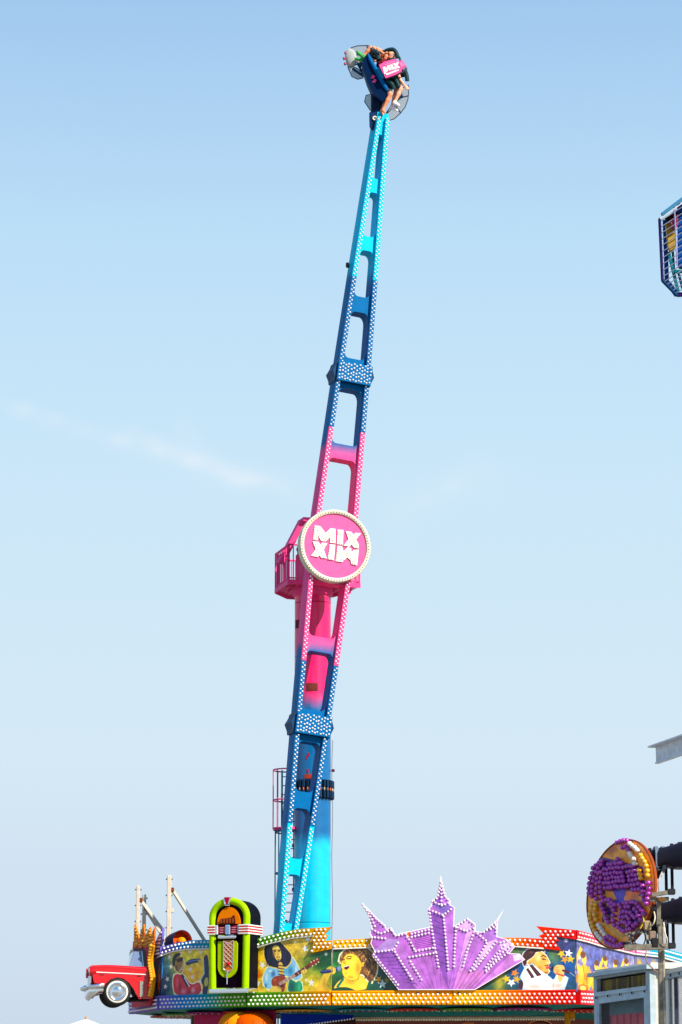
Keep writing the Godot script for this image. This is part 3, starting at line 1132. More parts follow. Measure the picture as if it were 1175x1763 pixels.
# a seated rider from joints: pelvis, chest, head, two arms (shoulder, elbow, hand), two legs (hip, knee, ankle, toe)
func rider(label: String, pel: Vector3, chest: Vector3, head: Vector3, arms: Array, legs: Array, skin: Color, shirt: Color, shorts: Color, shoe: Color, hair: Color, face: Vector3, bare := false) -> void:
	var t := thing("person", label, "person", pel, "riders in the gondola")
	var bones := []
	var side: Vector3 = (arms[1][0] - arms[0][0]).normalized()
	bones.append([pel - side * 0.08, pel + side * 0.08, 0.13, 0.13, shorts])
	bones.append([pel.lerp(chest, 0.2), chest, 0.13, 0.145, shirt])
	bones.append([chest - side * 0.09, chest + side * 0.09, 0.125, 0.125, shirt])
	bones.append([chest, head, 0.06, 0.055, skin])
	var fd := face.normalized()
	var up := (head - chest).normalized()
	bones.append([head + up * 0.04 - fd * 0.02, head + up * 0.075 - fd * 0.025, 0.09, 0.088, skin])
	bones.append([head + up * 0.02 + fd * 0.035, head - up * 0.045 + fd * 0.045, 0.066, 0.045, skin])
	bones.append([head + up * 0.015 + fd * 0.095, head - up * 0.005 + fd * 0.112, 0.013, 0.017, skin])
	for s: float in [-1.0, 1.0]:
		bones.append([head + side * s * 0.088 + up * 0.01, head + side * s * 0.092 + up * 0.035, 0.018, 0.02, skin])
	for a: Array in arms:
		bones.append([a[0], a[0].lerp(a[1], 0.5), 0.058, 0.05, shirt])
		bones.append([a[0].lerp(a[1], 0.5), a[1], 0.045, 0.04, skin])
		bones.append([a[1], a[2], 0.042, 0.03, skin])
		var fo: Vector3 = (a[2] - a[1]).normalized()
		var across: Vector3 = fo.cross(Vector3(0.2, 0.3, 0.93)).normalized()
		bones.append([a[2] + fo * 0.02, a[2] + fo * 0.08, 0.034, 0.034, skin])
		for q in 4:
			var r0: Vector3 = a[2] + fo * 0.085 + across * (q - 1.5) * 0.022
			var bend: Vector3 = (fo + across.cross(fo) * 0.6).normalized()
			var ln: float = [0.06, 0.072, 0.068, 0.05][q]
			bones.append([r0, r0 + fo * ln * 0.5, 0.011, 0.0105, skin])
			bones.append([r0 + fo * ln * 0.5, r0 + fo * ln * 0.5 + bend * ln * 0.5, 0.0105, 0.009, skin])
		bones.append([a[2] + fo * 0.03 + across * -0.03, a[2] + fo * 0.075 + across * -0.068, 0.0135, 0.011, skin])
	for l: Array in legs:
		bones.append([l[0], l[0].lerp(l[1], 0.75), 0.095, 0.077, shorts])
		bones.append([l[0].lerp(l[1], 0.75), l[1], 0.068, 0.058, skin])
		bones.append([l[1], l[1].lerp(l[2], 0.4), 0.056, 0.056, skin])
		bones.append([l[1].lerp(l[2], 0.4), l[2], 0.056, 0.036, skin])
		var toe: Vector3 = l[3]
		var heel: Vector3 = l[2] + (l[2] - l[1]).normalized() * 0.05
		bones.append([l[2], heel, 0.042, 0.044, skin if bare else shoe])
		bones.append([heel, toe, 0.054 if not bare else 0.036, 0.044 if not bare else 0.024, skin if bare else shoe])
	var body := flesh(bones, 0.019)
	part("body", body, M.skin, t)
	# hair: a cap that leaves the face free, and eyes
	var hb := []
	hb.append([head + up * 0.075 - fd * 0.04, head + up * 0.085 - fd * 0.02, 0.095, 0.094, hair])
	hb.append([head + up * 0.05 - fd * 0.07, head - up * 0.06 - fd * 0.085, 0.085, 0.06, hair])
	for s: float in [-1.0, 1.0]:
		hb.append([head + side * s * 0.075 + up * 0.06 - fd * 0.03, head + side * s * 0.085 - up * 0.05 - fd * 0.045, 0.045, 0.035, hair])
	part("hair", flesh(hb, 0.02), M.hairy, t)
	for s: float in [-1.0, 1.0]:
		var e := B.new()
		e.lathe([Vector2(0, 0.012), Vector2(0.01, 0.007), Vector2(0.012, 0), Vector2(0.01, -0.007), Vector2(0, -0.012)], head + up * 0.03 + fd * 0.088 + side * s * 0.033, Basis.IDENTITY, 8)
		e.col = c(30, 22, 18)
		part("eye", e, M.black, t)
	var mo := B.new()
	mo.col = c(120, 40, 40)
	mo.box(head - up * 0.04 + fd * 0.088, Vector3(0.04, 0.014, 0.014), Basis(side, up, fd).orthonormalized(), 0.005)
	part("mouth", mo, M.hairy, t)


func make_gondola() -> void:
	M.skin = paint(0.6, 0.0)
	M.skin.subsurf_scatter_enabled = true
	M.skin.subsurf_scatter_strength = 0.1
	M.hairy = paint(0.7, 0.0)
	var navy := c(6, 32, 68)
	var light_navy := c(12, 92, 160)
	var t := thing("gondola", "dark blue gondola with wire guards and riders at the top of the arm", "gondola", Vector3(0.927, 28.4759, 1.1))
	# swivel bracket on the end of the arm
	var b := B.new()
	b.col = c(8, 46, 90)
	b.prism(PackedVector2Array([Vector2(0.7632, 28.7491), Vector2(0.772, 28.4154), Vector2(0.8187, 28.337), Vector2(0.9309, 28.2586), Vector2(1.0812, 28.4743), Vector2(1.1193, 28.6902), Vector2(1.0071, 28.8081), Vector2(0.8196, 28.8081)]), Vector3(0, 0, 0.62), Vector3.RIGHT, Vector3.UP, Vector3.BACK, 0.0, 0.16)
	b.prism(PackedVector2Array([Vector2(0.7569, 28.524), Vector2(0.7655, 28.1931), Vector2(0.8118, 28.1153), Vector2(0.9231, 28.0375), Vector2(1.0722, 28.2514), Vector2(1.11, 28.4656), Vector2(0.9987, 28.5825), Vector2(0.8128, 28.5825)]), Vector3(0, 0, 1.22), Vector3.RIGHT, Vector3.UP, Vector3.BACK, 0.0, 0.14)
	b.box(Vector3(1.003, 28.5881, 1.0), Vector3(0.26, 0.3, 0.5), Basis.IDENTITY, 0.03)
	part("swivel_bracket", b, M.satin, t)
	b = B.new()
	b.col = c(226, 214, 196)
	var face := Basis(Vector3.RIGHT, Vector3.BACK, Vector3.UP)
	b.lathe([Vector2(0.028, 0.0), Vector2(0.028, 0.03), Vector2(0.028, 0.03), Vector2(0.062, 0.03), Vector2(0.062, 0.03), Vector2(0.062, 0.0)], Vector3(0.9089, 28.3999, 1.37), face, 20)
	part("bearing_ring", b, M.satin, t)
	# neck
	b = B.new()
	b.col = navy
	b.bar(Vector3(0.9564, 28.6077, 1.0), Vector3(0.958, 29.3133, 1.0), 0.3, 0.46, Vector3.RIGHT, 0.05)
	part("neck", b, M.satin, t)
	# shell: a curved back seen from its side, with a lighter ridge
	var line := PackedVector2Array([Vector2(0.7027, 30.1849), Vector2(0.6, 30.0281), Vector2(0.5626, 29.9008), Vector2(0.5995, 29.7247), Vector2(0.7014, 29.3923), Vector2(0.7847, 29.1971), Vector2(0.8496, 29.0898), Vector2(0.9979, 28.924), Vector2(1.1091, 28.8266), Vector2(1.2116, 28.9338), Vector2(1.3234, 29.0508), Vector2(1.1663, 29.3337), Vector2(1.0182, 29.6269), Vector2(0.907, 29.8617), Vector2(0.805, 30.0869)])
	b = B.new()
	b.col = navy
	b.prism(line, Vector3(0, 0, 1.08), Vector3.RIGHT, Vector3.UP, Vector3.BACK, 0.0, 0.42)
	b.prism(grow(line, -0.12), Vector3(0, 0.1, 0.75), Vector3.RIGHT, Vector3.UP, Vector3.BACK, 0.0, 0.35)
	part("shell", b, M.gloss, t)
	var tilt := Vector3(0.49, -0.87, 0).normalized()
	b = B.new()
	b.col = light_navy
	var ridge := []
	for p: Vector3 in [Vector3(0.725, 30.1653, 1.5), Vector3(0.7768, 30.0307, 1.52), Vector3(0.8694, 29.8411, 1.53), Vector3(0.9806, 29.6357, 1.53), Vector3(1.0732, 29.4403, 1.53), Vector3(1.1843, 29.2388, 1.52), Vector3(1.2993, 29.0566, 1.5)]:
		ridge.append(p)
	b.tube(ridge, [0.03, 0.05, 0.06, 0.065, 0.06, 0.055, 0.03], 10)
	part("edge_roll", b, M.gloss, t)
	b = B.new()
	b.col = c(26, 140, 190)
	b.prism(PackedVector2Array([Vector2(0.9389, 29.7111), Vector2(1.0207, 29.7502), Vector2(1.165, 29.467), Vector2(1.0868, 29.4319)]), Vector3(0, 0, 1.5), Vector3.RIGHT, Vector3.UP, Vector3.BACK, 0.0, 0.12)
	part("side_panel", b, M.gloss, t)
	b = B.new()
	b.col = PINK
	for q: Vector3 in [Vector3(0.8542, 29.5252, 1.5), Vector3(0.8967, 29.4079, 1.5)]:
		b.prism(PackedVector2Array([Vector2(-0.05, -0.03), Vector2(0.02, -0.06), Vector2(0.06, 0.02), Vector2(0, 0.06)]), q, Vector3.RIGHT, Vector3.UP, Vector3.BACK, 0.0, 0.012)
	part("emblem", b, M.gloss, t, "small pink marks on the shell")
	# seats under the riders
	for q: Array in [[Vector3(1.1897, 29.557, 1.2), Vector3(1.004, 30.0086, 1.2)], [Vector3(1.3847, 29.8344, 0.75), Vector3(1.1981, 30.2889, 0.75)]]:
		b = B.new()
		b.col = c(22, 24, 32)
		b.bar(q[0], q[1], 0.4, 0.16, Vector3.BACK, 0.05)
		b.bar(q[0], q[0] + Vector3(0.36, 0.05, 0.1), 0.4, 0.14, Vector3.BACK, 0.05)
		part("seat", b, M.matt, t)
	# shoulder harnesses
	for q: Array in [[Vector3(1.1717, 30.2968, 1.3), Vector3(1.2734, 30.3267, 1.38), Vector3(1.4127, 30.3219, 1.42), Vector3(1.4956, 30.1994, 1.46), Vector3(1.5231, 30.072, 1.46)], [Vector3(1.4096, 29.5468, 1.45), Vector3(1.5012, 29.3728, 1.5), Vector3(1.5565, 29.2361, 1.5)], [Vector3(1.7208, 29.7764, 1.3), Vector3(1.766, 29.625, 1.34), Vector3(1.784, 29.4683, 1.34)], [Vector3(1.2408, 29.3923, 1.5), Vector3(1.3514, 29.3161, 1.55), Vector3(1.4257, 29.1706, 1.52)], [Vector3(0.9102, 30.3263, 1.3), Vector3(0.9832, 30.2042, 1.42), Vector3(1.0191, 29.9987, 1.5)]]:
		b = B.new()
		b.col = c(24, 62, 70)
		b.tube(smooth_path(q), 0.058, 10)
		part("harness", b, M.satin, t)
	b = B.new()
	b.col = c(40, 70, 76)
	b.tube([Vector3(1.5223, 30.0575, 1.5), Vector3(1.5686, 30.0797, 1.52), Vector3(1.6057, 29.9596, 1.5)], 0.03, 8)
	b.tube([Vector3(1.1838, 29.4448, 1.6), Vector3(1.4066, 29.4963, 1.62), Vector3(1.6676, 29.6303, 1.6), Vector3(1.7621, 29.7459, 1.55)], 0.03, 8)
	part("lap_bar", b, M.satin, t)
	# guards: wire mesh in thin dark frames
	var guards := [
		[PackedVector2Array([Vector2(0.5803, 30.3736), Vector2(0.448, 30.3139), Vector2(0.3251, 30.2345), Vector2(0.1928, 30.2246), Vector2(0.1456, 30.3736), Vector2(0.1362, 30.5426), Vector2(0.193, 30.6719), Vector2(0.2876, 30.7714), Vector2(0.4485, 30.8212), Vector2(0.7134, 30.8312), Vector2(0.9025, 30.7913), Vector2(1.0915, 30.7216), Vector2(0.9399, 30.5724), Vector2(0.7318, 30.5326)]), 0.35],
		[PackedVector2Array([Vector2(0.6362, 29.9658), Vector2(0.5983, 29.8865), Vector2(0.4567, 29.8508), Vector2(0.2964, 29.9261), Vector2(0.1833, 30.194), Vector2(0.3249, 30.2138), Vector2(0.4476, 30.1642)]), 0.38],
		[PackedVector2Array([Vector2(0.852, 29.434), Vector2(0.6823, 29.3846), Vector2(0.6387, 29.2067), Vector2(0.7851, 28.9698), Vector2(0.8979, 28.8909), Vector2(0.9362, 29.1672)]), 0.40],
		[PackedVector2Array([Vector2(1.2633, 28.4343), Vector2(1.4314, 28.4929), Vector2(1.5999, 28.6493), Vector2(1.7313, 28.8254), Vector2(1.807, 29.0409), Vector2(1.8264, 29.2174), Vector2(1.8237, 29.4529), Vector2(1.6775, 29.3743), Vector2(1.5649, 29.2566), Vector2(1.4331, 28.9821), Vector2(1.1704, 28.5906)]), 1.05]]
	for g: Array in guards:
		var poly: PackedVector2Array = g[0]
		var f := B.new()
		f.col = c(52, 60, 76)
		var ring := []
		for p in poly:
			ring.append(Vector3(p.x, p.y, g[1]))
		f.tube(ring, 0.013, 6, false, true)
		var fp := part("guard", f, M.satin, t)
		var net := B.new()
		net.prism(grow(poly, -0.012), Vector3(0, 0, g[1]), Vector3.RIGHT, Vector3.UP, Vector3.BACK, -0.002, 0.002)
		part("wire_mesh", net, M.netting, fp)
	b = B.new()
	b.col = c(46, 52, 68)
	for q: Array in [[Vector3(0.2782, 30.7678, 0.36), Vector3(0.3725, 30.5091, 0.36), Vector3(0.4668, 30.3104, 0.36)], [Vector3(0.7133, 30.8235, 0.36), Vector3(0.7415, 30.708, 0.36), Vector3(0.7695, 30.529, 0.36)], [Vector3(0.3536, 30.5688, 0.36), Vector3(0.5427, 30.5588, 0.36), Vector3(0.7128, 30.529, 0.36)], [Vector3(0.2493, 30.1808, 0.4), Vector3(0.4288, 30.2662, 0.4), Vector3(0.5603, 30.2601, 0.5)], [Vector3(1.6184, 28.6557, 1.06), Vector3(1.507, 28.822, 1.06), Vector3(1.4142, 28.9787, 1.06)], [Vector3(1.8166, 29.1452, 1.06), Vector3(1.6388, 29.0962, 1.06), Vector3(1.4705, 29.0374, 1.06)], [Vector3(1.1702, 28.5775, 1.06), Vector3(1.3387, 28.7437, 1.06), Vector3(1.5827, 29.0766, 1.06)], [Vector3(1.1516, 28.5872, 1.06), Vector3(1.2631, 28.4348, 1.06)]]:
		b.tube(q, 0.013, 6)
	part("guard_stay", b, M.satin, t)
	b = B.new()
	b.col = c(12, 70, 110)
	for q: Array in [[Vector3(0.3152, 30.1292, 0.45), Vector3(0.6159, 29.8758, 0.55)], [Vector3(0.4662, 30.2483, 0.45), Vector3(0.6254, 29.9055, 0.55)], [Vector3(0.4662, 30.2483, 0.45), Vector3(0.5596, 30.2241, 0.6)], [Vector3(1.5826, 29.2391, 1.1), Vector3(1.6568, 29.1019, 1.1)], [Vector3(1.4698, 29.0432, 1.1), Vector3(1.5727, 29.0921, 1.1), Vector3(1.6199, 29.2195, 1.1)], [Vector3(0.5224, 30.1609, 0.5), Vector3(0.5595, 30.1944, 0.6)]]:
		b.tube(q, 0.035, 8)
	part("guard_arm", b, M.satin, t)
	# white head-rest shell with three red lamps
	b = B.new()
	b.col = c(170, 176, 178)
	var dome := Basis(Vector3(0.95, 0.2, 0.2), Vector3(-0.2, 0.95, 0), Vector3(-0.2, 0, 0.95)).orthonormalized() * Basis.from_scale(Vector3(1, 1, 0.4))
	var prof := []
	for i in 9:
		var a := PI * i / 8.0
		prof.append(Vector2(0.16 * sin(a), -cos(a) * 0.27))
	b.lathe(prof, Vector3(0.2735, 30.4106, 0.55), dome, 20)
	part("round_shell", b, M.gloss, t, "white rounded shell at the gondola's far end")
	for q: Vector3 in [Vector3(0.1227, 30.5435, 0.55), Vector3(0.085, 30.3848, 0.55), Vector3(0.1113, 30.2322, 0.55)]:
		b = B.new()
		b.col = c(150, 60, 84)
		b.lathe([Vector2(0, 0.05), Vector2(0.03, 0.035), Vector2(0.038, 0), Vector2(0.03, -0.035), Vector2(0, -0.05)], q, Basis.IDENTITY, 10)
		b.tube([q, q + Vector3(0.09, 0, 0)], 0.014, 6)
		part("tail_lamp", b, M.smooth, t)
	# the pink name board across the harnesses
	var sign_poly := PackedVector2Array([Vector2(1.0194, 29.7756), Vector2(1.183, 29.8732), Vector2(1.3503, 29.922), Vector2(1.4711, 29.9513), Vector2(1.5173, 29.8732), Vector2(1.6474, 29.9122), Vector2(1.7581, 29.7365), Vector2(1.6464, 29.6682), Vector2(1.6183, 29.5902), Vector2(1.4603, 29.5025), Vector2(1.2002, 29.405), Vector2(1.0987, 29.6)])
	b = B.new()
	b.col = c(240, 88, 160)
	b.prism(sign_poly, Vector3(0, 0, 1.68), Vector3.RIGHT, Vector3.UP, Vector3.BACK, 0.0, 0.06)
	var sp := part("name_board", b, M.gloss, t, "pink board with the word MIX in white")
	for q: PackedVector2Array in [PackedVector2Array([Vector2(1.1266, 29.6914), Vector2(1.1823, 29.7207), Vector2(1.2044, 29.6427), Vector2(1.2474, 29.7402), Vector2(1.2975, 29.7597), Vector2(1.3491, 29.6329), Vector2(1.3026, 29.6134), Vector2(1.2787, 29.6758), Vector2(1.2469, 29.5939), Vector2(1.2042, 29.5744), Vector2(1.1821, 29.6524), Vector2(1.2041, 29.5354), Vector2(1.1632, 29.5159)]), PackedVector2Array([Vector2(1.3217, 29.7695), Vector2(1.3682, 29.789), Vector2(1.4271, 29.6622), Vector2(1.3788, 29.6407)]), PackedVector2Array([Vector2(1.3905, 29.7987), Vector2(1.4425, 29.8182), Vector2(1.472, 29.7695), Vector2(1.489, 29.8319), Vector2(1.541, 29.8475), Vector2(1.5128, 29.746), Vector2(1.5813, 29.7012), Vector2(1.5255, 29.6778), Vector2(1.4904, 29.7187), Vector2(1.4754, 29.6622), Vector2(1.4271, 29.6466), Vector2(1.4515, 29.7402)]), PackedVector2Array([Vector2(1.2096, 29.5159), Vector2(1.5347, 29.6427), Vector2(1.5439, 29.6173), Vector2(1.2225, 29.4848)])]:
		b = B.new()
		b.col = c(246, 232, 240)
		b.prism(grow(q, 0.008), Vector3(0, 0, 1.742), Vector3.RIGHT, Vector3.UP, Vector3.BACK, 0.0, 0.015)
		part("letter", b, M.satin, sp)
	b = B.new()
	b.col = c(244, 130, 184)
	b.prism(PackedVector2Array([Vector2(1.5502, 29.8241), Vector2(1.6432, 29.8709), Vector2(1.7114, 29.7577), Vector2(1.6184, 29.707)]), Vector3(0, 0, 1.742), Vector3.RIGHT, Vector3.UP, Vector3.BACK, 0.0, 0.01)
	b.prism(PackedVector2Array([Vector2(1.1639, 29.7792), Vector2(1.4521, 29.8963), Vector2(1.4612, 29.867), Vector2(1.1787, 29.746)]), Vector3(0, 0, 1.742), Vector3.RIGHT, Vector3.UP, Vector3.BACK, 0.0, 0.01)
	part("pale_panel", b, M.satin, sp)
	# riders
	var tan := c(214, 132, 92)
	var z1 := 1.3
	rider("rider with bare feet and dark shorts, legs dangling below the gondola", Vector3(1.254, 29.4609, 1.25), Vector3(1.0967, 29.9513, 1.25), Vector3(0.9753, 30.1985, 1.3),
		[[Vector3(1.0807, 30.0589, 1.06), Vector3(1.08, 30.2233, 1.15), Vector3(1.188, 30.1933, 1.45)], [Vector3(1.1314, 29.958, 1.45), Vector3(1.2243, 30.1065, 1.5), Vector3(1.0749, 30.2256, 1.55)]],
		[[Vector3(1.2335, 29.3732, 1.36), Vector3(1.323, 29.0145, 1.52), Vector3(1.1457, 28.6222, 1.5), Vector3(1.181, 28.4713, 1.6)], [Vector3(1.2744, 29.5158, 1.15), Vector3(1.2704, 29.0646, 1.32), Vector3(1.1017, 28.6449, 1.32), Vector3(1.1315, 28.4802, 1.42)]],
		tan, c(150, 26, 32), c(18, 22, 30), tan, c(20, 18, 24), Vector3(0.7, -0.1, 0.6), true)
	rider("rider with orange hair and white shoes, arms out beside the pink board", Vector3(1.4737, 29.667, 1.0), Vector3(1.3815, 30.1001, 1.0), Vector3(1.2971, 30.3088, 1.05),
		[[Vector3(1.3851, 30.2116, 0.8), Vector3(1.4967, 30.373, 0.9), Vector3(1.3433, 30.3695, 1.1)], [Vector3(1.4714, 30.0086, 1.2), Vector3(1.5882, 29.504, 1.35), Vector3(1.7169, 29.3103, 1.4)]],
		[[Vector3(1.49, 29.5853, 1.12), Vector3(1.6044, 29.2056, 1.42), Vector3(1.4542, 28.8543, 1.42), Vector3(1.536, 28.7292, 1.5)], [Vector3(1.4658, 29.6855, 0.92), Vector3(1.4865, 29.2259, 1.25), Vector3(1.3722, 28.7688, 1.3), Vector3(1.4961, 28.6106, 1.42)]],
		c(224, 158, 128), c(20, 44, 52), c(22, 36, 42), c(232, 228, 234), c(222, 96, 20), Vector3(0.7, -0.1, 0.6))
	rider("rider in green shoes facing away, legs over the gondola's far side", Vector3(0.935, 30.368, 0.75), Vector3(1.1236, 30.4086, 0.72), Vector3(1.2465, 30.495, 0.7),
		[[Vector3(1.1262, 30.5197, 0.55), Vector3(1.0894, 30.6372, 0.5), Vector3(0.9945, 30.6587, 0.55)], [Vector3(1.1209, 30.294, 0.9), Vector3(1.0255, 30.1396, 1.0), Vector3(0.9312, 30.1413, 1.05)]],
		[[Vector3(0.9058, 30.4109, 0.85), Vector3(0.8021, 30.5535, 0.92), Vector3(0.6329, 30.3434, 0.9), Vector3(0.4452, 30.4422, 0.9)], [Vector3(0.9078, 30.4006, 0.66), Vector3(0.7288, 30.5446, 0.7), Vector3(0.6063, 30.3339, 0.68), Vector3(0.4086, 30.33, 0.68)]],
		tan, c(24, 26, 34), c(16, 20, 28), c(30, 150, 54), c(24, 18, 20), Vector3(-0.3, 0.9, 0.2))


func smooth_path(pts: Array) -> Array:
	var sm := Curve3D.new()
	for i in pts.size():
		var tan_: Vector3 = (pts[min(i + 1, pts.size() - 1)] - pts[max(i - 1, 0)]) / 6.0
		sm.add_point(pts[i], -tan_, tan_)
	sm.bake_interval = 0.04
	return Array(sm.get_baked_points())


func poly_of(pts: Array) -> PackedVector2Array:
	var r := PackedVector2Array()
	for p: Vector3 in pts:
		r.append(Vector2(p.x, p.y))
	return r


# ---------------------------------------------------------------- the painted front
var BAND_LOW := 4.753
var BAND_TOP := 5.105


func facade_colour() -> Array:
	return [[-9.0, c(160, 90, 180)], [-4.4544, c(110, 100, 196)], [-4.1476, c(40, 112, 196)], [-3.6151, c(14, 140, 190)], [-3.2381, c(16, 150, 140)], [-2.9384, c(60, 150, 26)], [-1.5426, c(84, 156, 20)], [-1.0371, c(176, 158, 10)], [-0.5633, c(232, 150, 4)], [-0.1779, c(246, 158, 2)], [0.7461, c(250, 164, 2)], [2.7151, c(240, 138, 4)], [2.7716, c(252, 180, 4)], [3.8581, c(246, 130, 6)], [4.6324, c(220, 48, 12)], [5.6157, c(206, 14, 14)], [5.9969, c(222, 50, 60)], [6.7957, c(230, 84, 140)], [7.4546, c(220, 90, 160)], [7.8309, c(20, 150, 180)]]


func front_shade(stops: Array) -> Callable:
	return func(v: Vector3) -> Color: return ramp(stops, v.x)


func crest(t: Node3D, pl: String, poly: PackedVector2Array, top: PackedVector2Array, low: PackedVector2Array, fill: PackedVector2Array, shade: Callable) -> void:
	var b := B.new()
	b.shade = shade
	# cut into narrow pieces so that the sprayed colour can change along it
	var q: Array = PLANES[pl]
	var x0 := 99.0
	var x1 := -99.0
	for p in poly:
		x0 = min(x0, p.x)
		x1 = max(x1, p.x)
	var n := int(ceil((x1 - x0) / 0.3))
	for i in n:
		var a := lerpf(x0, x1, float(i) / n)
		var z := lerpf(x0, x1, float(i + 1) / n)
		for piece in Geometry2D.intersect_polygons(poly, PackedVector2Array([Vector2(a, 0), Vector2(z, 0), Vector2(z, 20), Vector2(a, 20)])):
			b.prism(piece, q[0], q[1], q[2], q[3], 0.05, 0.1)
	var cp := part("crest", b, M.gloss, t)
	var spots := []
	for row: Array in [[0.27, 0.0], [0.74, 0.06]]:
		var s: float = low[0].x + 0.05 + row[1]
		while s < low[-1].x - 0.03:
			var y := lerpf(heights(low, s), heights(top, s), row[0])
			var p := Vector2(s, y)
			if Geometry2D.is_point_in_polygon(p, poly) and not (fill.size() > 2 and Geometry2D.is_point_in_polygon(p, fill)):
				spots.append([at(pl, p, 0.1), PLANES[pl][3]])
			s += 0.121
	if fill.size() > 2:
		var inner := grow(Geometry2D.intersect_polygons(poly, fill)[0], -0.035)
		var y := 6.0
		var odd := 0
		while y < 7.0:
			var s: float = inner[0].x - 2.0 + (0.06 if odd % 2 else 0.0)
			while s < inner[0].x + 2.0:
				if Geometry2D.is_point_in_polygon(Vector2(s, y), inner):
					spots.append([at(pl, Vector2(s, y), 0.1), PLANES[pl][3]])
				s += 0.121
			y += 0.085
			odd += 1
	bulbs(cp, spots, M.bulb, 0.9)
	var e := B.new()
	e.col = c(232, 228, 220)
	for i in low.size() - 1:
		e.bar(at(pl, low[i], 0.085), at(pl, low[i + 1], 0.085), 0.035, 0.045, Vector3.UP, 0.005)
	part("edge_trim", e, M.satin, cp)


func band(t: Node3D, pl: String, x0: float, x1: float, shade: Callable) -> void:
	var b := B.new()
	b.shade = shade
	var q: Array = PLANES[pl]
	var n := int(ceil((x1 - x0) / 0.25))
	var rings := []
	for i in n + 1:
		var s := lerpf(x0, x1, float(i) / n)
		var ring := []
		for p: Vector2 in [Vector2(0.0, BAND_LOW), Vector2(0.13, BAND_LOW), Vector2(0.14, BAND_LOW + 0.012), Vector2(0.14, BAND_TOP - 0.045), Vector2(0.155, BAND_TOP - 0.04), Vector2(0.155, BAND_TOP - 0.004), Vector2(0.0, BAND_TOP - 0.004)]:
			ring.append(at(pl, Vector2(s, p.y), p.x))
		rings.append(ring)
	b.skin(rings, true, true, -1)
	var bp := part("bulb_band", b, M.gloss, t)
	var spots := []
	for r in 3:
		var s := x0 + 0.05 + (0.06 if r % 2 else 0.0)
		while s < x1 - 0.03:
			spots.append([at(pl, Vector2(s, BAND_LOW + 0.062 + r * 0.094), 0.14), q[3]])
			s += 0.121
	bulbs(bp, spots, M.bulb, 0.9)


func picture(t: Node3D, pl: String, x0: float, x1: float, top: PackedVector2Array, art: Art, label: String) -> void:
	var poly := PackedVector2Array([Vector2(x0, BAND_TOP - 0.05), Vector2(x1, BAND_TOP - 0.05)])
	for i in range(top.size() - 1, -1, -1):
		poly.append(top[i])
	var b := B.new()
	var m := art.material(b, 0.32)
	m.clearcoat_enabled = true
	m.clearcoat = 0.2
	board(b, pl, poly, 0.0, 0.05 - 0.003)
	part("painted_board", b, m, t, label)
	# hidden frame of timbers behind the board
	var f := B.new()
	f.col = c(90, 70, 50)
	f.bar(at(pl, Vector2(x0 + 0.1, 5.3), -0.06), at(pl, Vector2(x1 - 0.1, 5.3), -0.06), 0.08, 0.1)
	f.bar(at(pl, Vector2((x0 + x1) / 2, 4.8), -0.06), at(pl, Vector2((x0 + x1) / 2, 6.0), -0.06), 0.08, 0.1)
	part("back_frame", f, M.matt, t)


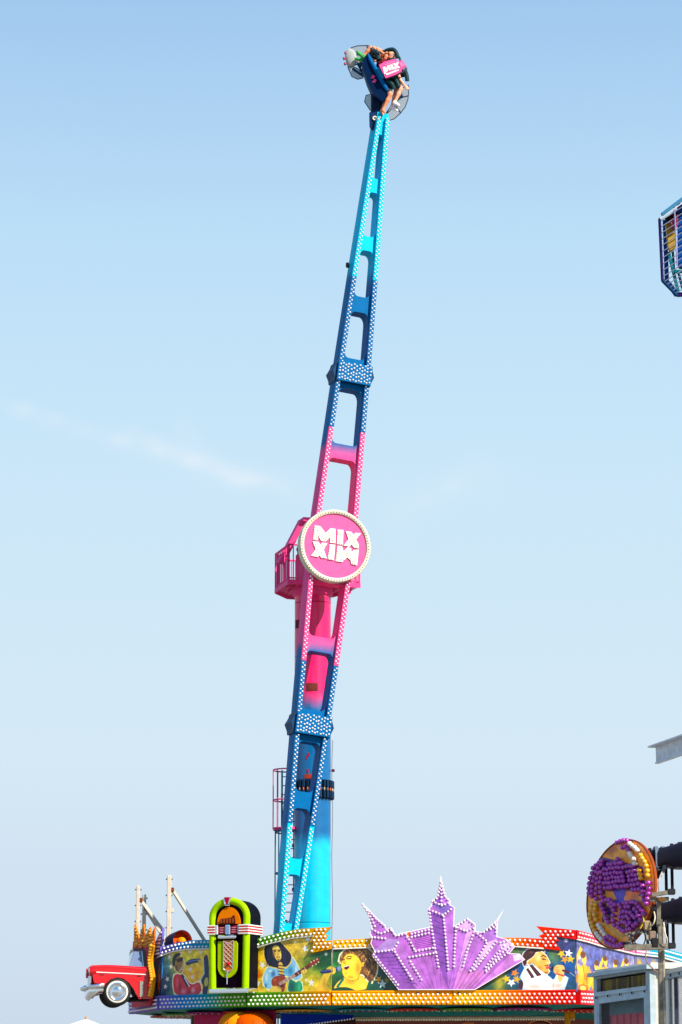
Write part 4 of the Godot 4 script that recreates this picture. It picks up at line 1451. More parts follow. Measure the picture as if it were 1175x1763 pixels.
func make_facade() -> void:
	var t := thing("fairground_facade", "curved painted ride front with singer portraits between rainbow bands of white bulbs", "facade", Vector3(0, 0, 2))
	var shade := front_shade(facade_colour())
	# lower band, all round
	band(t, "S", 0.0, SEG.S, shade)
	band(t, "A", 0.0, SEG.A, shade)
	band(t, "B", 0.0, SEG.B, shade)
	var mid: float = PackedVector2Array([Vector2(2.9519, 4.91)])[0].x
	band(t, "C", 0.0, mid - 0.004, shade)
	band(t, "C", mid + 0.004, SEG.C, shade)
	band(t, "D", 0.0, SEG.D, shade)
	band(t, "E", 0.0, SEG.E, shade)
	# crests
	var at_ := PackedVector2Array([Vector2(0.0049, 6.3292), Vector2(0.3516, 6.39), Vector2(0.601, 6.4234), Vector2(1.0595, 6.4591), Vector2(1.5153, 6.4496), Vector2(2.8084, 6.4092)])
	var al := PackedVector2Array([Vector2(0.0082, 6.1093), Vector2(0.3832, 6.1959), Vector2(0.8332, 6.2401), Vector2(1.5083, 6.2251), Vector2(2.8101, 6.1795)])
	var poly := at_.duplicate()
	var rv := al.duplicate()
	rv.reverse()
	poly.append_array(rv)
	crest(t, "A", poly, at_, al, PackedVector2Array(), shade)
	var bt := PackedVector2Array([Vector2(-0.01, 6.3766), Vector2(0.1562, 6.4125), Vector2(0.5707, 6.4928), Vector2(0.9834, 6.5819), Vector2(1.4355, 6.633), Vector2(2.3028, 6.6538)])
	var bl := PackedVector2Array([Vector2(-0.0086, 6.1568), Vector2(0.1576, 6.1837), Vector2(0.6131, 6.2998), Vector2(1.231, 6.4111), Vector2(1.8145, 6.4498)])
	crest(t, "B", PackedVector2Array([Vector2(-0.01, 6.3766), Vector2(0.1562, 6.4125), Vector2(0.5707, 6.4928), Vector2(0.9834, 6.5819), Vector2(1.4355, 6.633), Vector2(2.3028, 6.6538), Vector2(2.1201, 6.4868), Vector2(2.2116, 6.4571), Vector2(2.1202, 6.3237), Vector2(2.303, 6.3279), Vector2(2.2971, 6.1202), Vector2(1.6928, 6.0267), Vector2(1.825, 6.2772), Vector2(1.7127, 6.3073), Vector2(1.8145, 6.4498), Vector2(1.231, 6.4111), Vector2(0.6131, 6.2998), Vector2(0.1576, 6.1837), Vector2(-0.0086, 6.1568)]), bt, bl, PackedVector2Array([Vector2(1.8141, 6.6496), Vector2(2.313, 6.6717), Vector2(2.3134, 5.9843), Vector2(1.6418, 6.0008)]), shade)
	var ct := PackedVector2Array([Vector2(0.0173, 6.3333), Vector2(0.9631, 6.3705), Vector2(1.8212, 6.3868), Vector2(2.9627, 6.4015), Vector2(4.1006, 6.3723), Vector2(4.711, 6.3632), Vector2(5.1783, 6.3183)])
	var cl := PackedVector2Array([Vector2(0.0174, 6.1209), Vector2(0.9627, 6.1511), Vector2(2.9611, 6.1756), Vector2(4.4887, 6.1531), Vector2(5.1854, 6.1015)])
	crest(t, "C", PackedVector2Array([Vector2(0.0173, 6.3333), Vector2(0.9631, 6.3705), Vector2(1.8212, 6.3868), Vector2(2.9627, 6.4015), Vector2(4.1006, 6.3723), Vector2(4.711, 6.3632), Vector2(5.1601, 6.3353), Vector2(5.0661, 6.4077), Vector2(5.1901, 6.4591), Vector2(5.0081, 6.6435), Vector2(5.5361, 6.5882), Vector2(5.9673, 6.5419), Vector2(5.9639, 6.3181), Vector2(5.4768, 6.3955), Vector2(5.5658, 6.2823), Vector2(5.4539, 6.2745), Vector2(5.6036, 6.0487), Vector2(5.1854, 6.1015), Vector2(4.4887, 6.1531), Vector2(2.9611, 6.1756), Vector2(0.9627, 6.1511), Vector2(0.0174, 6.1209)]), ct, cl, PackedVector2Array([Vector2(4.9707, 6.7143), Vector2(5.9758, 6.6377), Vector2(5.9662, 6.0046), Vector2(5.1842, 6.0087)]), shade)
	var dt := PackedVector2Array([Vector2(-0.0367, 6.5444), Vector2(0.659, 6.4731), Vector2(1.5331, 6.4017), Vector2(2.5553, 6.3353)])
	var dl := PackedVector2Array([Vector2(-0.0428, 6.3189), Vector2(0.4393, 6.2785), Vector2(1.01, 6.206), Vector2(2.5464, 6.0753)])
	var dp := dt.duplicate()
	var dr := dl.duplicate()
	dr.reverse()
	dp.append_array(dr)
	crest(t, "D", dp, dt, dl, PackedVector2Array(), shade)
	var et := PackedVector2Array([Vector2(0.0631, 6.3371), Vector2(1.2951, 6.3107), Vector2(2.2379, 6.2385), Vector2(3.5236, 6.1352)])
	var el := PackedVector2Array([Vector2(0.0528, 6.0769), Vector2(1.2847, 6.069), Vector2(2.2264, 5.9872), Vector2(3.5109, 5.8807)])
	var ep := et.duplicate()
	var er := el.duplicate()
	er.reverse()
	ep.append_array(er)
	crest(t, "E", ep, et, el, PackedVector2Array(), shade)
	# the far left side: a purple bolt standing up
	crest(t, "S", PackedVector2Array([Vector2(3.2284, 6.0975), Vector2(2.555, 6.045), Vector2(2.2969, 6.2361), Vector2(2.7855, 6.3861), Vector2(2.4144, 6.3776), Vector2(3.4083, 6.8045), Vector2(3.422, 6.5109), Vector2(3.2173, 6.3324)]), PackedVector2Array([Vector2(2.2969, 6.2361), Vector2(3.4186, 6.5843)]), PackedVector2Array([Vector2(2.5543, 6.0598), Vector2(3.2888, 6.1089)]), PackedVector2Array([Vector2(1.8092, 5.9651), Vector2(1.7551, 7.0119), Vector2(3.6164, 6.8939), Vector2(3.6634, 5.8707)]), shade)
	# pictures
	var a := Art.new(0.0, 5.0, SEG.A, 6.5, 150, k(226, 198, 32))
	paint_guitar_man(a)
	picture(t, "A", 0.0, SEG.A, PackedVector2Array([Vector2(0.007, 6.1899), Vector2(0.382, 6.2793), Vector2(0.8322, 6.3217), Vector2(1.5074, 6.3121), Vector2(2.8094, 6.2656)]), a, "painted man in sunglasses and a red jacket at a microphone")
	a = Art.new(0.0, 5.0, SEG.B, 6.6, 150, k(206, 172, 24))
	paint_long_hair(a)
	picture(t, "B", 0.0, SEG.B, PackedVector2Array([Vector2(0.007, 6.265), Vector2(0.6078, 6.3782), Vector2(1.2372, 6.4898), Vector2(1.8146, 6.5309), Vector2(2.086, 6.5518), Vector2(2.0863, 6.2963), Vector2(2.2932, 6.2058)]), a, "painted long-haired guitarist in a pale blue jacket")
	a = Art.new(0.0, 5.0, SEG.C, 6.7, 150, k(18, 70, 40))
	paint_singers(a)
	picture(t, "C", 0.0, SEG.C, PackedVector2Array([Vector2(0.0173, 6.2058), Vector2(0.9629, 6.2289), Vector2(2.9617, 6.2602), Vector2(4.4826, 6.2377), Vector2(5.3747, 6.1765), Vector2(5.5207, 6.4995), Vector2(5.9585, 6.4265)]), a, "painted singers with microphones on green and blue")
	a = Art.new(0.0, 5.0, SEG.D, 6.7, 150, k(88, 92, 150))
	paint_band(a)
	picture(t, "D", -0.03, SEG.D, PackedVector2Array([Vector2(0.0105, 6.4271), Vector2(0.4421, 6.3776), Vector2(1.0129, 6.3056), Vector2(2.5499, 6.1764)]), a, "painted yellow band of musicians on violet")
	a = Art.new(0.0, 5.0, SEG.E, 6.6, 100, k(84, 96, 150))
	for i in 5:
		a.blob(Vector2(0.3 + i * 0.75, 5.6), 0.3, 0.5, k(220, 160, 20), 0.9, 0.4)
	a.brush(9, 0.3)
	picture(t, "E", 0.0, SEG.E, PackedVector2Array([Vector2(0.0568, 6.1781), Vector2(1.2894, 6.1788), Vector2(2.2318, 6.1054), Vector2(3.5161, 5.9854)]), a, "painted violet board beside the cabin")
	a = Art.new(0.0, 5.0, SEG.S, 6.8, 150, k(24, 92, 150))
	a.blob(Vector2(SEG.S - 0.25, 5.5), 0.22, 0.6, k(196, 150, 60), 1.0, 0.3)
	a.blob(Vector2(SEG.S - 0.75, 5.6), 0.25, 0.5, k(130, 60, 40), 1.0, 0.3)
	a.brush(3, 0.5)
	picture(t, "S", 0.0, SEG.S, PackedVector2Array([Vector2(-0.4144, 6.3839), Vector2(1.9171, 6.3163), Vector2(2.7898, 6.2975), Vector2(3.2229, 6.2149)]), a, "narrow painted side board in blue")
	# posts that carry the front
	for q: Array in [["S", 2.4], ["A", 0.35], ["B", 0.03], ["E", 0.05], ["E", 3.4]]:
		var b := B.new()
		b.col = c(120, 112, 100)
		b.bar(at(q[0], Vector2(q[1], 0.0), -1.0), at(q[0], Vector2(q[1], 5.1), -1.0), 0.12, 0.12, PLANES[q[0]][3])
		part("post", b, M.satin, t)


func paint_guitar_man(a: Art) -> void:
	for q: Array in [[PackedVector2Array([Vector2(1.0743, 5.6098)])[0], 0.9, 0.8, k(246, 176, 20), 0.9], [PackedVector2Array([Vector2(0.8413, 6.0844)])[0], 0.7, 0.5, k(226, 210, 50), 0.8], [PackedVector2Array([Vector2(0.293, 6.0681)])[0], 0.6, 0.6, k(226, 204, 40), 0.9], [PackedVector2Array([Vector2(0.0222, 5.7286)])[0], 0.6, 1.0, k(24, 110, 140), 1.0], [PackedVector2Array([Vector2(0.0517, 5.293)])[0], 0.7, 0.8, k(12, 70, 110), 1.0]]:
		a.blob(q[0], q[1], q[2], q[3], q[4])
	a.brush(2, 0.3)
	a.curve(PackedVector2Array([Vector2(1.3185, 5.9992), Vector2(1.5423, 6.1469), Vector2(1.5542, 5.0628), Vector2(1.2616, 5.0704), Vector2(1.3941, 5.3076), Vector2(1.2458, 5.4495), Vector2(1.4131, 5.6168)]), k(14, 34, 74))
	a.line(PackedVector2Array([Vector2(1.3638, 5.9804), Vector2(1.3905, 5.6175), Vector2(1.2684, 5.4489)]), 0.03, k(150, 200, 220))
	var coat := PackedVector2Array([Vector2(0.3911, 5.6131), Vector2(0.5736, 5.6423), Vector2(0.7569, 5.5675), Vector2(0.9645, 5.3196), Vector2(1.2684, 5.4489), Vector2(1.3292, 5.0687), Vector2(0.4444, 5.0744), Vector2(0.3717, 5.3708)])
	a.curve(grow(coat, 0.03), k(236, 226, 190))
	a.curve(coat, k(206, 26, 50))
	for q: Array in [[PackedVector2Array([Vector2(0.5079, 5.4363)])[0], 0.1, 0.25, k(240, 90, 120)], [PackedVector2Array([Vector2(0.7164, 5.1883)])[0], 0.16, 0.13, k(240, 150, 180)], [PackedVector2Array([Vector2(1.0338, 5.2142)])[0], 0.12, 0.14, k(246, 190, 200)], [PackedVector2Array([Vector2(1.1457, 5.3145)])[0], 0.1, 0.08, k(236, 80, 90)], [PackedVector2Array([Vector2(0.6009, 5.3124)])[0], 0.08, 0.2, k(120, 6, 30)], [PackedVector2Array([Vector2(0.8982, 5.1834)])[0], 0.07, 0.12, k(130, 10, 40)]]:
		a.blob(q[0], q[1], q[2], q[3], 0.8)
	a.curve(PackedVector2Array([Vector2(0.5964, 5.6416), Vector2(0.7107, 5.6208), Vector2(0.9192, 5.3209), Vector2(0.829, 5.2716)]), k(16, 20, 46))
	a.line(PackedVector2Array([Vector2(0.746, 5.5332), Vector2(0.9079, 5.3125)]), 0.03, k(220, 226, 236))
	a.curve(PackedVector2Array([Vector2(0.4588, 5.6804), Vector2(0.5155, 5.7134), Vector2(0.6649, 5.6395), Vector2(0.597, 5.5982)]), k(226, 226, 220))
	var face := PackedVector2Array([Vector2(0.3865, 5.9432), Vector2(0.4532, 6.0888), Vector2(0.6133, 6.0834), Vector2(0.6943, 6.0026), Vector2(0.7182, 5.9151), Vector2(0.7351, 5.8452), Vector2(0.7043, 5.7595), Vector2(0.6535, 5.6398), Vector2(0.5276, 5.6697), Vector2(0.4233, 5.7683)])
	a.curve(grow(face, 0.025), k(240, 226, 150))
	a.curve(face, k(150, 110, 52))
	for q: Array in [[PackedVector2Array([Vector2(0.6963, 5.8464)])[0], 0.06, 0.12, k(236, 204, 130)], [PackedVector2Array([Vector2(0.5955, 5.7109)])[0], 0.07, 0.06, k(214, 178, 110)], [PackedVector2Array([Vector2(0.4803, 5.7839)])[0], 0.06, 0.12, k(84, 56, 30)], [PackedVector2Array([Vector2(0.6139, 6.04)])[0], 0.08, 0.04, k(196, 156, 90)]]:
		a.blob(q[0], q[1], q[2], q[3], 0.85)
	a.curve(PackedVector2Array([Vector2(0.3538, 5.8226), Vector2(0.3348, 6.0319), Vector2(0.4294, 6.1505), Vector2(0.6122, 6.1703), Vector2(0.6245, 6.1004), Vector2(0.4764, 6.062), Vector2(0.4364, 5.9764), Vector2(0.4294, 5.8202)]), k(16, 18, 44))
	a.curve(PackedVector2Array([Vector2(0.4772, 6.0098), Vector2(0.5912, 6.0321), Vector2(0.7004, 6.0544), Vector2(0.7015, 5.9763), Vector2(0.6153, 5.9358), Vector2(0.4898, 5.926)]), k(10, 14, 30))
	a.line(PackedVector2Array([Vector2(0.4774, 5.9924), Vector2(0.3975, 5.9777)]), 0.02, k(10, 14, 30))
	a.blob(PackedVector2Array([Vector2(0.5346, 5.9905)])[0], 0.03, 0.02, k(90, 120, 160), 0.8)
	a.curve(PackedVector2Array([Vector2(0.5946, 5.7803), Vector2(0.697, 5.7979), Vector2(0.6977, 5.7459), Vector2(0.6181, 5.7241)]), k(240, 226, 210))
	a.line(PackedVector2Array([Vector2(0.5903, 5.7544), Vector2(0.7041, 5.7769)]), 0.014, k(120, 40, 40))
	a.curve(PackedVector2Array([Vector2(0.7754, 5.8959), Vector2(0.843, 5.9543), Vector2(0.9561, 5.9939), Vector2(1.2731, 6.0093), Vector2(1.2971, 5.8963), Vector2(1.0255, 5.8878), Vector2(0.8219, 5.8251)]), k(20, 40, 92))
	a.line(PackedVector2Array([Vector2(0.8433, 5.9284), Vector2(1.2058, 5.9684)]), 0.02, k(90, 140, 200))
	a.curve(PackedVector2Array([Vector2(1.1831, 5.9691), Vector2(1.2963, 5.9654), Vector2(1.2747, 5.8798), Vector2(1.1842, 5.8827)]), k(196, 170, 80))
	a.curve(PackedVector2Array([Vector2(1.3921, 5.4797), Vector2(1.5152, 5.5449), Vector2(1.5291, 5.3038), Vector2(1.3942, 5.2904)]), k(186, 176, 80))
	for p: Vector2 in PackedVector2Array([Vector2(0.9082, 6.1861), Vector2(0.2471, 6.0696), Vector2(0.2965, 5.8244), Vector2(0.6118, 6.1964), Vector2(1.2714, 6.1563), Vector2(1.0071, 5.5427), Vector2(0.1863, 5.515), Vector2(0.1201, 5.3258), Vector2(0.9366, 5.735)]):
		a.star(p, 0.08, k(226, 216, 210), p.x * 9)
	a.brush(22, 0.1, 0.12)


func paint_long_hair(a: Art) -> void:
	for q: Array in [[PackedVector2Array([Vector2(1.9482, 5.6679)])[0], 0.9, 0.9, k(16, 96, 40), 1.0], [PackedVector2Array([Vector2(2.1511, 5.9341)])[0], 0.7, 0.6, k(10, 76, 44), 1.0], [PackedVector2Array([Vector2(0.3047, 5.8877)])[0], 0.7, 0.9, k(226, 186, 24), 0.8], [PackedVector2Array([Vector2(0.2445, 5.5608)])[0], 0.3, 0.2, k(226, 116, 14), 0.7], [PackedVector2Array([Vector2(1.4778, 6.1682)])[0], 0.5, 0.4, k(230, 190, 70), 0.7], [PackedVector2Array([Vector2(1.6434, 5.3494)])[0], 0.7, 0.6, k(216, 192, 30), 0.9], [PackedVector2Array([Vector2(1.9692, 5.2164)])[0], 0.4, 0.5, k(240, 200, 30), 0.8]]:
		a.blob(q[0], q[1], q[2], q[3], q[4])
	a.brush(5, 0.3)
	var legs := PackedVector2Array([Vector2(1.152, 5.5046), Vector2(1.3162, 5.4286), Vector2(1.4802, 5.3166), Vector2(1.5012, 5.0814), Vector2(1.0715, 5.0897), Vector2(1.1117, 5.3243)])
	a.curve(grow(legs, 0.025), k(206, 222, 170))
	a.curve(legs, k(14, 140, 90))
	a.blob(PackedVector2Array([Vector2(1.1941, 5.2139)])[0], 0.16, 0.3, k(8, 70, 84), 0.9)
	a.blob(PackedVector2Array([Vector2(1.3987, 5.2279)])[0], 0.08, 0.25, k(60, 196, 140), 0.7)
	var coat := PackedVector2Array([Vector2(0.4921, 5.701), Vector2(0.6777, 5.7696), Vector2(1.0279, 5.7615), Vector2(1.1708, 5.9942), Vector2(1.315, 5.8092), Vector2(1.418, 5.6075), Vector2(1.4798, 5.4613), Vector2(1.3165, 5.3562), Vector2(1.0699, 5.5064), Vector2(0.8233, 5.4754), Vector2(0.6794, 5.4059), Vector2(0.6391, 5.2251), Vector2(0.557, 5.1541), Vector2(0.4117, 5.2842), Vector2(0.3901, 5.4484)])
	a.curve(grow(coat, 0.025), k(226, 226, 170))
	a.curve(coat, k(126, 186, 222))
	for q: Array in [[PackedVector2Array([Vector2(1.1516, 5.6134)])[0], 0.14, 0.22, k(24, 120, 170)], [PackedVector2Array([Vector2(1.3155, 5.646)])[0], 0.06, 0.2, k(196, 226, 240)], [PackedVector2Array([Vector2(0.6787, 5.5513)])[0], 0.1, 0.14, k(40, 84, 150)], [PackedVector2Array([Vector2(0.4933, 5.4825)])[0], 0.08, 0.2, k(190, 224, 240)], [PackedVector2Array([Vector2(0.5958, 5.6258)])[0], 0.1, 0.05, k(206, 232, 244)], [PackedVector2Array([Vector2(0.4738, 5.2647)])[0], 0.06, 0.1, k(50, 90, 160)], [PackedVector2Array([Vector2(1.0281, 5.6888)])[0], 0.06, 0.2, k(30, 150, 190)]]:
		a.blob(q[0], q[1], q[2], q[3], 0.85)
	var hair := PackedVector2Array([Vector2(0.4179, 6.031), Vector2(0.4374, 6.2496), Vector2(0.6749, 6.3347), Vector2(0.8607, 6.3481), Vector2(1.0262, 6.1798), Vector2(1.1913, 6.0119), Vector2(1.1714, 5.8307), Vector2(1.0281, 5.6888), Vector2(0.9044, 5.7643), Vector2(0.8224, 5.6935), Vector2(0.6779, 5.715), Vector2(0.5124, 5.7734)])
	a.curve(grow(hair, 0.025), k(226, 196, 90))
	a.curve(hair, k(20, 20, 54))
	for i in 26:
		var x := 215.0 + i * 13.5
		if (x > 300 and x < 440) or x > 505 or x < 235:
			continue
		var s0: Vector2 = PackedVector2Array([Vector2(0.417, 6.1953), Vector2(1.1907, 6.1755)])[0].lerp(PackedVector2Array([Vector2(0.417, 6.1953), Vector2(1.1907, 6.1755)])[1], (x - 205) / 375.0)
		a.line(PackedVector2Array([s0, s0 + Vector2(0.02 * sin(i * 2.0), -0.3), s0 + Vector2(0.03 * cos(i * 3.0), -0.45)]), 0.012, k(50, 44, 96) if i % 2 else k(10, 8, 30))
	var face := PackedVector2Array([Vector2(0.6508, 6.1893), Vector2(0.7063, 6.2518), Vector2(0.8199, 6.2397), Vector2(0.8864, 6.1287), Vector2(0.9075, 6.0189), Vector2(0.9038, 5.9098), Vector2(0.832, 5.8533), Vector2(0.7596, 5.8951), Vector2(0.6868, 6.0243)])
	a.curve(face, k(226, 190, 70))
	for q: Array in [[PackedVector2Array([Vector2(0.697, 6.0423)])[0], 0.06, 0.14, k(140, 94, 36)], [PackedVector2Array([Vector2(0.8725, 6.0016)])[0], 0.04, 0.1, k(250, 226, 130)], [PackedVector2Array([Vector2(0.7892, 6.1858)])[0], 0.07, 0.05, k(246, 220, 120)], [PackedVector2Array([Vector2(0.8215, 5.8936)])[0], 0.06, 0.04, k(110, 70, 30)], [PackedVector2Array([Vector2(0.7214, 6.111)])[0], 0.035, 0.03, k(90, 56, 26)], [PackedVector2Array([Vector2(0.837, 6.1117)])[0], 0.03, 0.025, k(90, 56, 26)]]:
		a.blob(q[0], q[1], q[2], q[3], 0.85)
	a.line(PackedVector2Array([Vector2(0.6863, 6.1246), Vector2(0.7626, 6.1354)]), 0.022, k(40, 26, 20))
	a.line(PackedVector2Array([Vector2(0.808, 6.1343), Vector2(0.8699, 6.1254)]), 0.022, k(40, 26, 20))
	a.line(PackedVector2Array([Vector2(0.7071, 6.0967), Vector2(0.7545, 6.1028)]), 0.014, k(30, 16, 14))
	a.line(PackedVector2Array([Vector2(0.8205, 6.1012), Vector2(0.8618, 6.0965)]), 0.014, k(30, 16, 14))
	a.line(PackedVector2Array([Vector2(0.804, 6.1034), Vector2(0.8251, 6.0118), Vector2(0.7962, 6.0034)]), 0.014, k(150, 100, 40))
	a.line(PackedVector2Array([Vector2(0.7758, 5.9529), Vector2(0.8624, 5.9618)]), 0.022, k(120, 50, 34))
	a.curve(PackedVector2Array([Vector2(0.8011, 5.8395), Vector2(0.9453, 5.8361), Vector2(0.9878, 5.5082), Vector2(0.8644, 5.4927)]), k(220, 178, 60))
	for i in 4:
		var d := Vector2(0.01 * i, -0.075 * i)
		a.line(PackedVector2Array([PackedVector2Array([Vector2(0.7911, 5.7669)])[0] + d, PackedVector2Array([Vector2(0.9663, 5.7356)])[0] + d]), 0.024, k(40, 30, 50))
	a.curve(PackedVector2Array([Vector2(0.6177, 5.389), Vector2(0.7202, 5.4958), Vector2(0.9877, 5.5263), Vector2(1.0498, 5.398), Vector2(0.9894, 5.1094), Vector2(0.9073, 5.0929), Vector2(0.6597, 5.2247)]), k(140, 50, 26))
	a.blob(PackedVector2Array([Vector2(0.7207, 5.405)])[0], 0.07, 0.06, k(206, 96, 50), 0.8)
	a.blob(PackedVector2Array([Vector2(0.9071, 5.1472)])[0], 0.1, 0.06, k(80, 20, 20), 0.8)
	a.curve(PackedVector2Array([Vector2(0.8239, 5.3484), Vector2(0.9679, 5.3454), Vector2(0.9684, 5.2185), Vector2(0.845, 5.2391)]), k(40, 20, 40))
	a.line(PackedVector2Array([Vector2(0.8858, 5.3108), Vector2(1.316, 5.5192), Vector2(1.6833, 5.7282)]), 0.085, k(160, 130, 120))
	a.line(PackedVector2Array([Vector2(1.316, 5.5192), Vector2(1.6833, 5.7282)]), 0.1, k(96, 38, 26))
	for i in 7:
		a.line(PackedVector2Array([PackedVector2Array([Vector2(0.9677, 5.3816), Vector2(1.6425, 5.7382)])[0].lerp(PackedVector2Array([Vector2(0.9677, 5.3816), Vector2(1.6425, 5.7382)])[1], i / 7.0), PackedVector2Array([Vector2(1.009, 5.3264), Vector2(1.6732, 5.6741)])[0].lerp(PackedVector2Array([Vector2(1.009, 5.3264), Vector2(1.6732, 5.6741)])[1], i / 7.0)]), 0.01, k(230, 214, 196))
	a.curve(PackedVector2Array([Vector2(1.6424, 5.7834), Vector2(1.7646, 5.8711), Vector2(1.9478, 5.93), Vector2(1.9785, 5.8298), Vector2(1.8463, 5.7606), Vector2(1.7038, 5.6915)]), k(130, 48, 26))
	for p: Vector2 in PackedVector2Array([Vector2(1.7239, 5.8177), Vector2(1.8054, 5.852), Vector2(1.8868, 5.8862), Vector2(1.7649, 5.7263), Vector2(1.8565, 5.764), Vector2(1.9277, 5.8129)]):
		a.blob(p, 0.025, 0.025, k(236, 220, 190), 1.0, 0.4)
	a.curve(PackedVector2Array([Vector2(0.5774, 5.19), Vector2(0.6596, 5.2428), Vector2(0.7832, 5.2585), Vector2(0.9275, 5.1831), Vector2(0.9073, 5.0929), Vector2(0.5985, 5.0988)]), k(220, 184, 74))
	for i in 4:
		a.line(PackedVector2Array([PackedVector2Array([Vector2(0.7833, 5.2222), Vector2(0.9072, 5.12)])[0].lerp(PackedVector2Array([Vector2(0.7833, 5.2222), Vector2(0.9072, 5.12)])[1], i / 4.0), PackedVector2Array([Vector2(0.845, 5.2391), Vector2(0.9378, 5.1557)])[0].lerp(PackedVector2Array([Vector2(0.845, 5.2391), Vector2(0.9378, 5.1557)])[1], i / 4.0)]), 0.018, k(160, 120, 40))
	a.curve(PackedVector2Array([Vector2(1.4181, 5.5894), Vector2(1.561, 5.6586), Vector2(1.6632, 5.602), Vector2(1.5205, 5.5147)]), k(230, 200, 80))
	for i in 3:
		a.line(PackedVector2Array([PackedVector2Array([Vector2(1.4691, 5.6063), Vector2(1.5916, 5.6543)])[0].lerp(PackedVector2Array([Vector2(1.4691, 5.6063), Vector2(1.5916, 5.6543)])[1], i / 2.0), PackedVector2Array([Vector2(1.5102, 5.524), Vector2(1.6326, 5.5846)])[0].lerp(PackedVector2Array([Vector2(1.5102, 5.524), Vector2(1.6326, 5.5846)])[1], i / 2.0)]), 0.016, k(150, 110, 40))
	a.curve(PackedVector2Array([Vector2(1.8475, 5.0927), Vector2(2.0501, 5.5032), Vector2(2.1716, 5.6808), Vector2(2.3034, 5.7139), Vector2(2.3035, 5.5517), Vector2(2.1517, 5.3208), Vector2(2.1114, 5.0876)]), k(226, 190, 50))
	a.blob(PackedVector2Array([Vector2(2.0909, 5.268)])[0], 0.08, 0.25, k(180, 130, 30), 0.7)
	a.curve(PackedVector2Array([Vector2(1.9585, 5.5683), Vector2(2.0702, 5.629), Vector2(2.3034, 5.6237), Vector2(2.3035, 5.5427), Vector2(2.0094, 5.5221)]), k(20, 30, 90))
	a.line(PackedVector2Array([Vector2(2.0093, 5.5852), Vector2(2.2933, 5.5969)]), 0.016, k(90, 110, 190))
	for p: Vector2 in PackedVector2Array([Vector2(0.3779, 5.7765), Vector2(0.2355, 5.3333), Vector2(1.7352, 5.3114), Vector2(1.57, 6.1477), Vector2(1.641, 6.3819)]):
		a.star(p, 0.1, k(226, 232, 232), p.x * 5)
	for p: Vector2 in PackedVector2Array([Vector2(0.179, 6.0917), Vector2(1.2826, 6.3187), Vector2(2.1307, 6.0069), Vector2(1.5923, 5.3866)]):
		a.blob(p, 0.07, 0.07, k(250, 240, 240), 0.9)
	a.star(PackedVector2Array([Vector2(0.2447, 5.5152)])[0], 0.1, k(220, 96, 10), 0.4)
	a.brush(25, 0.1, 0.12)


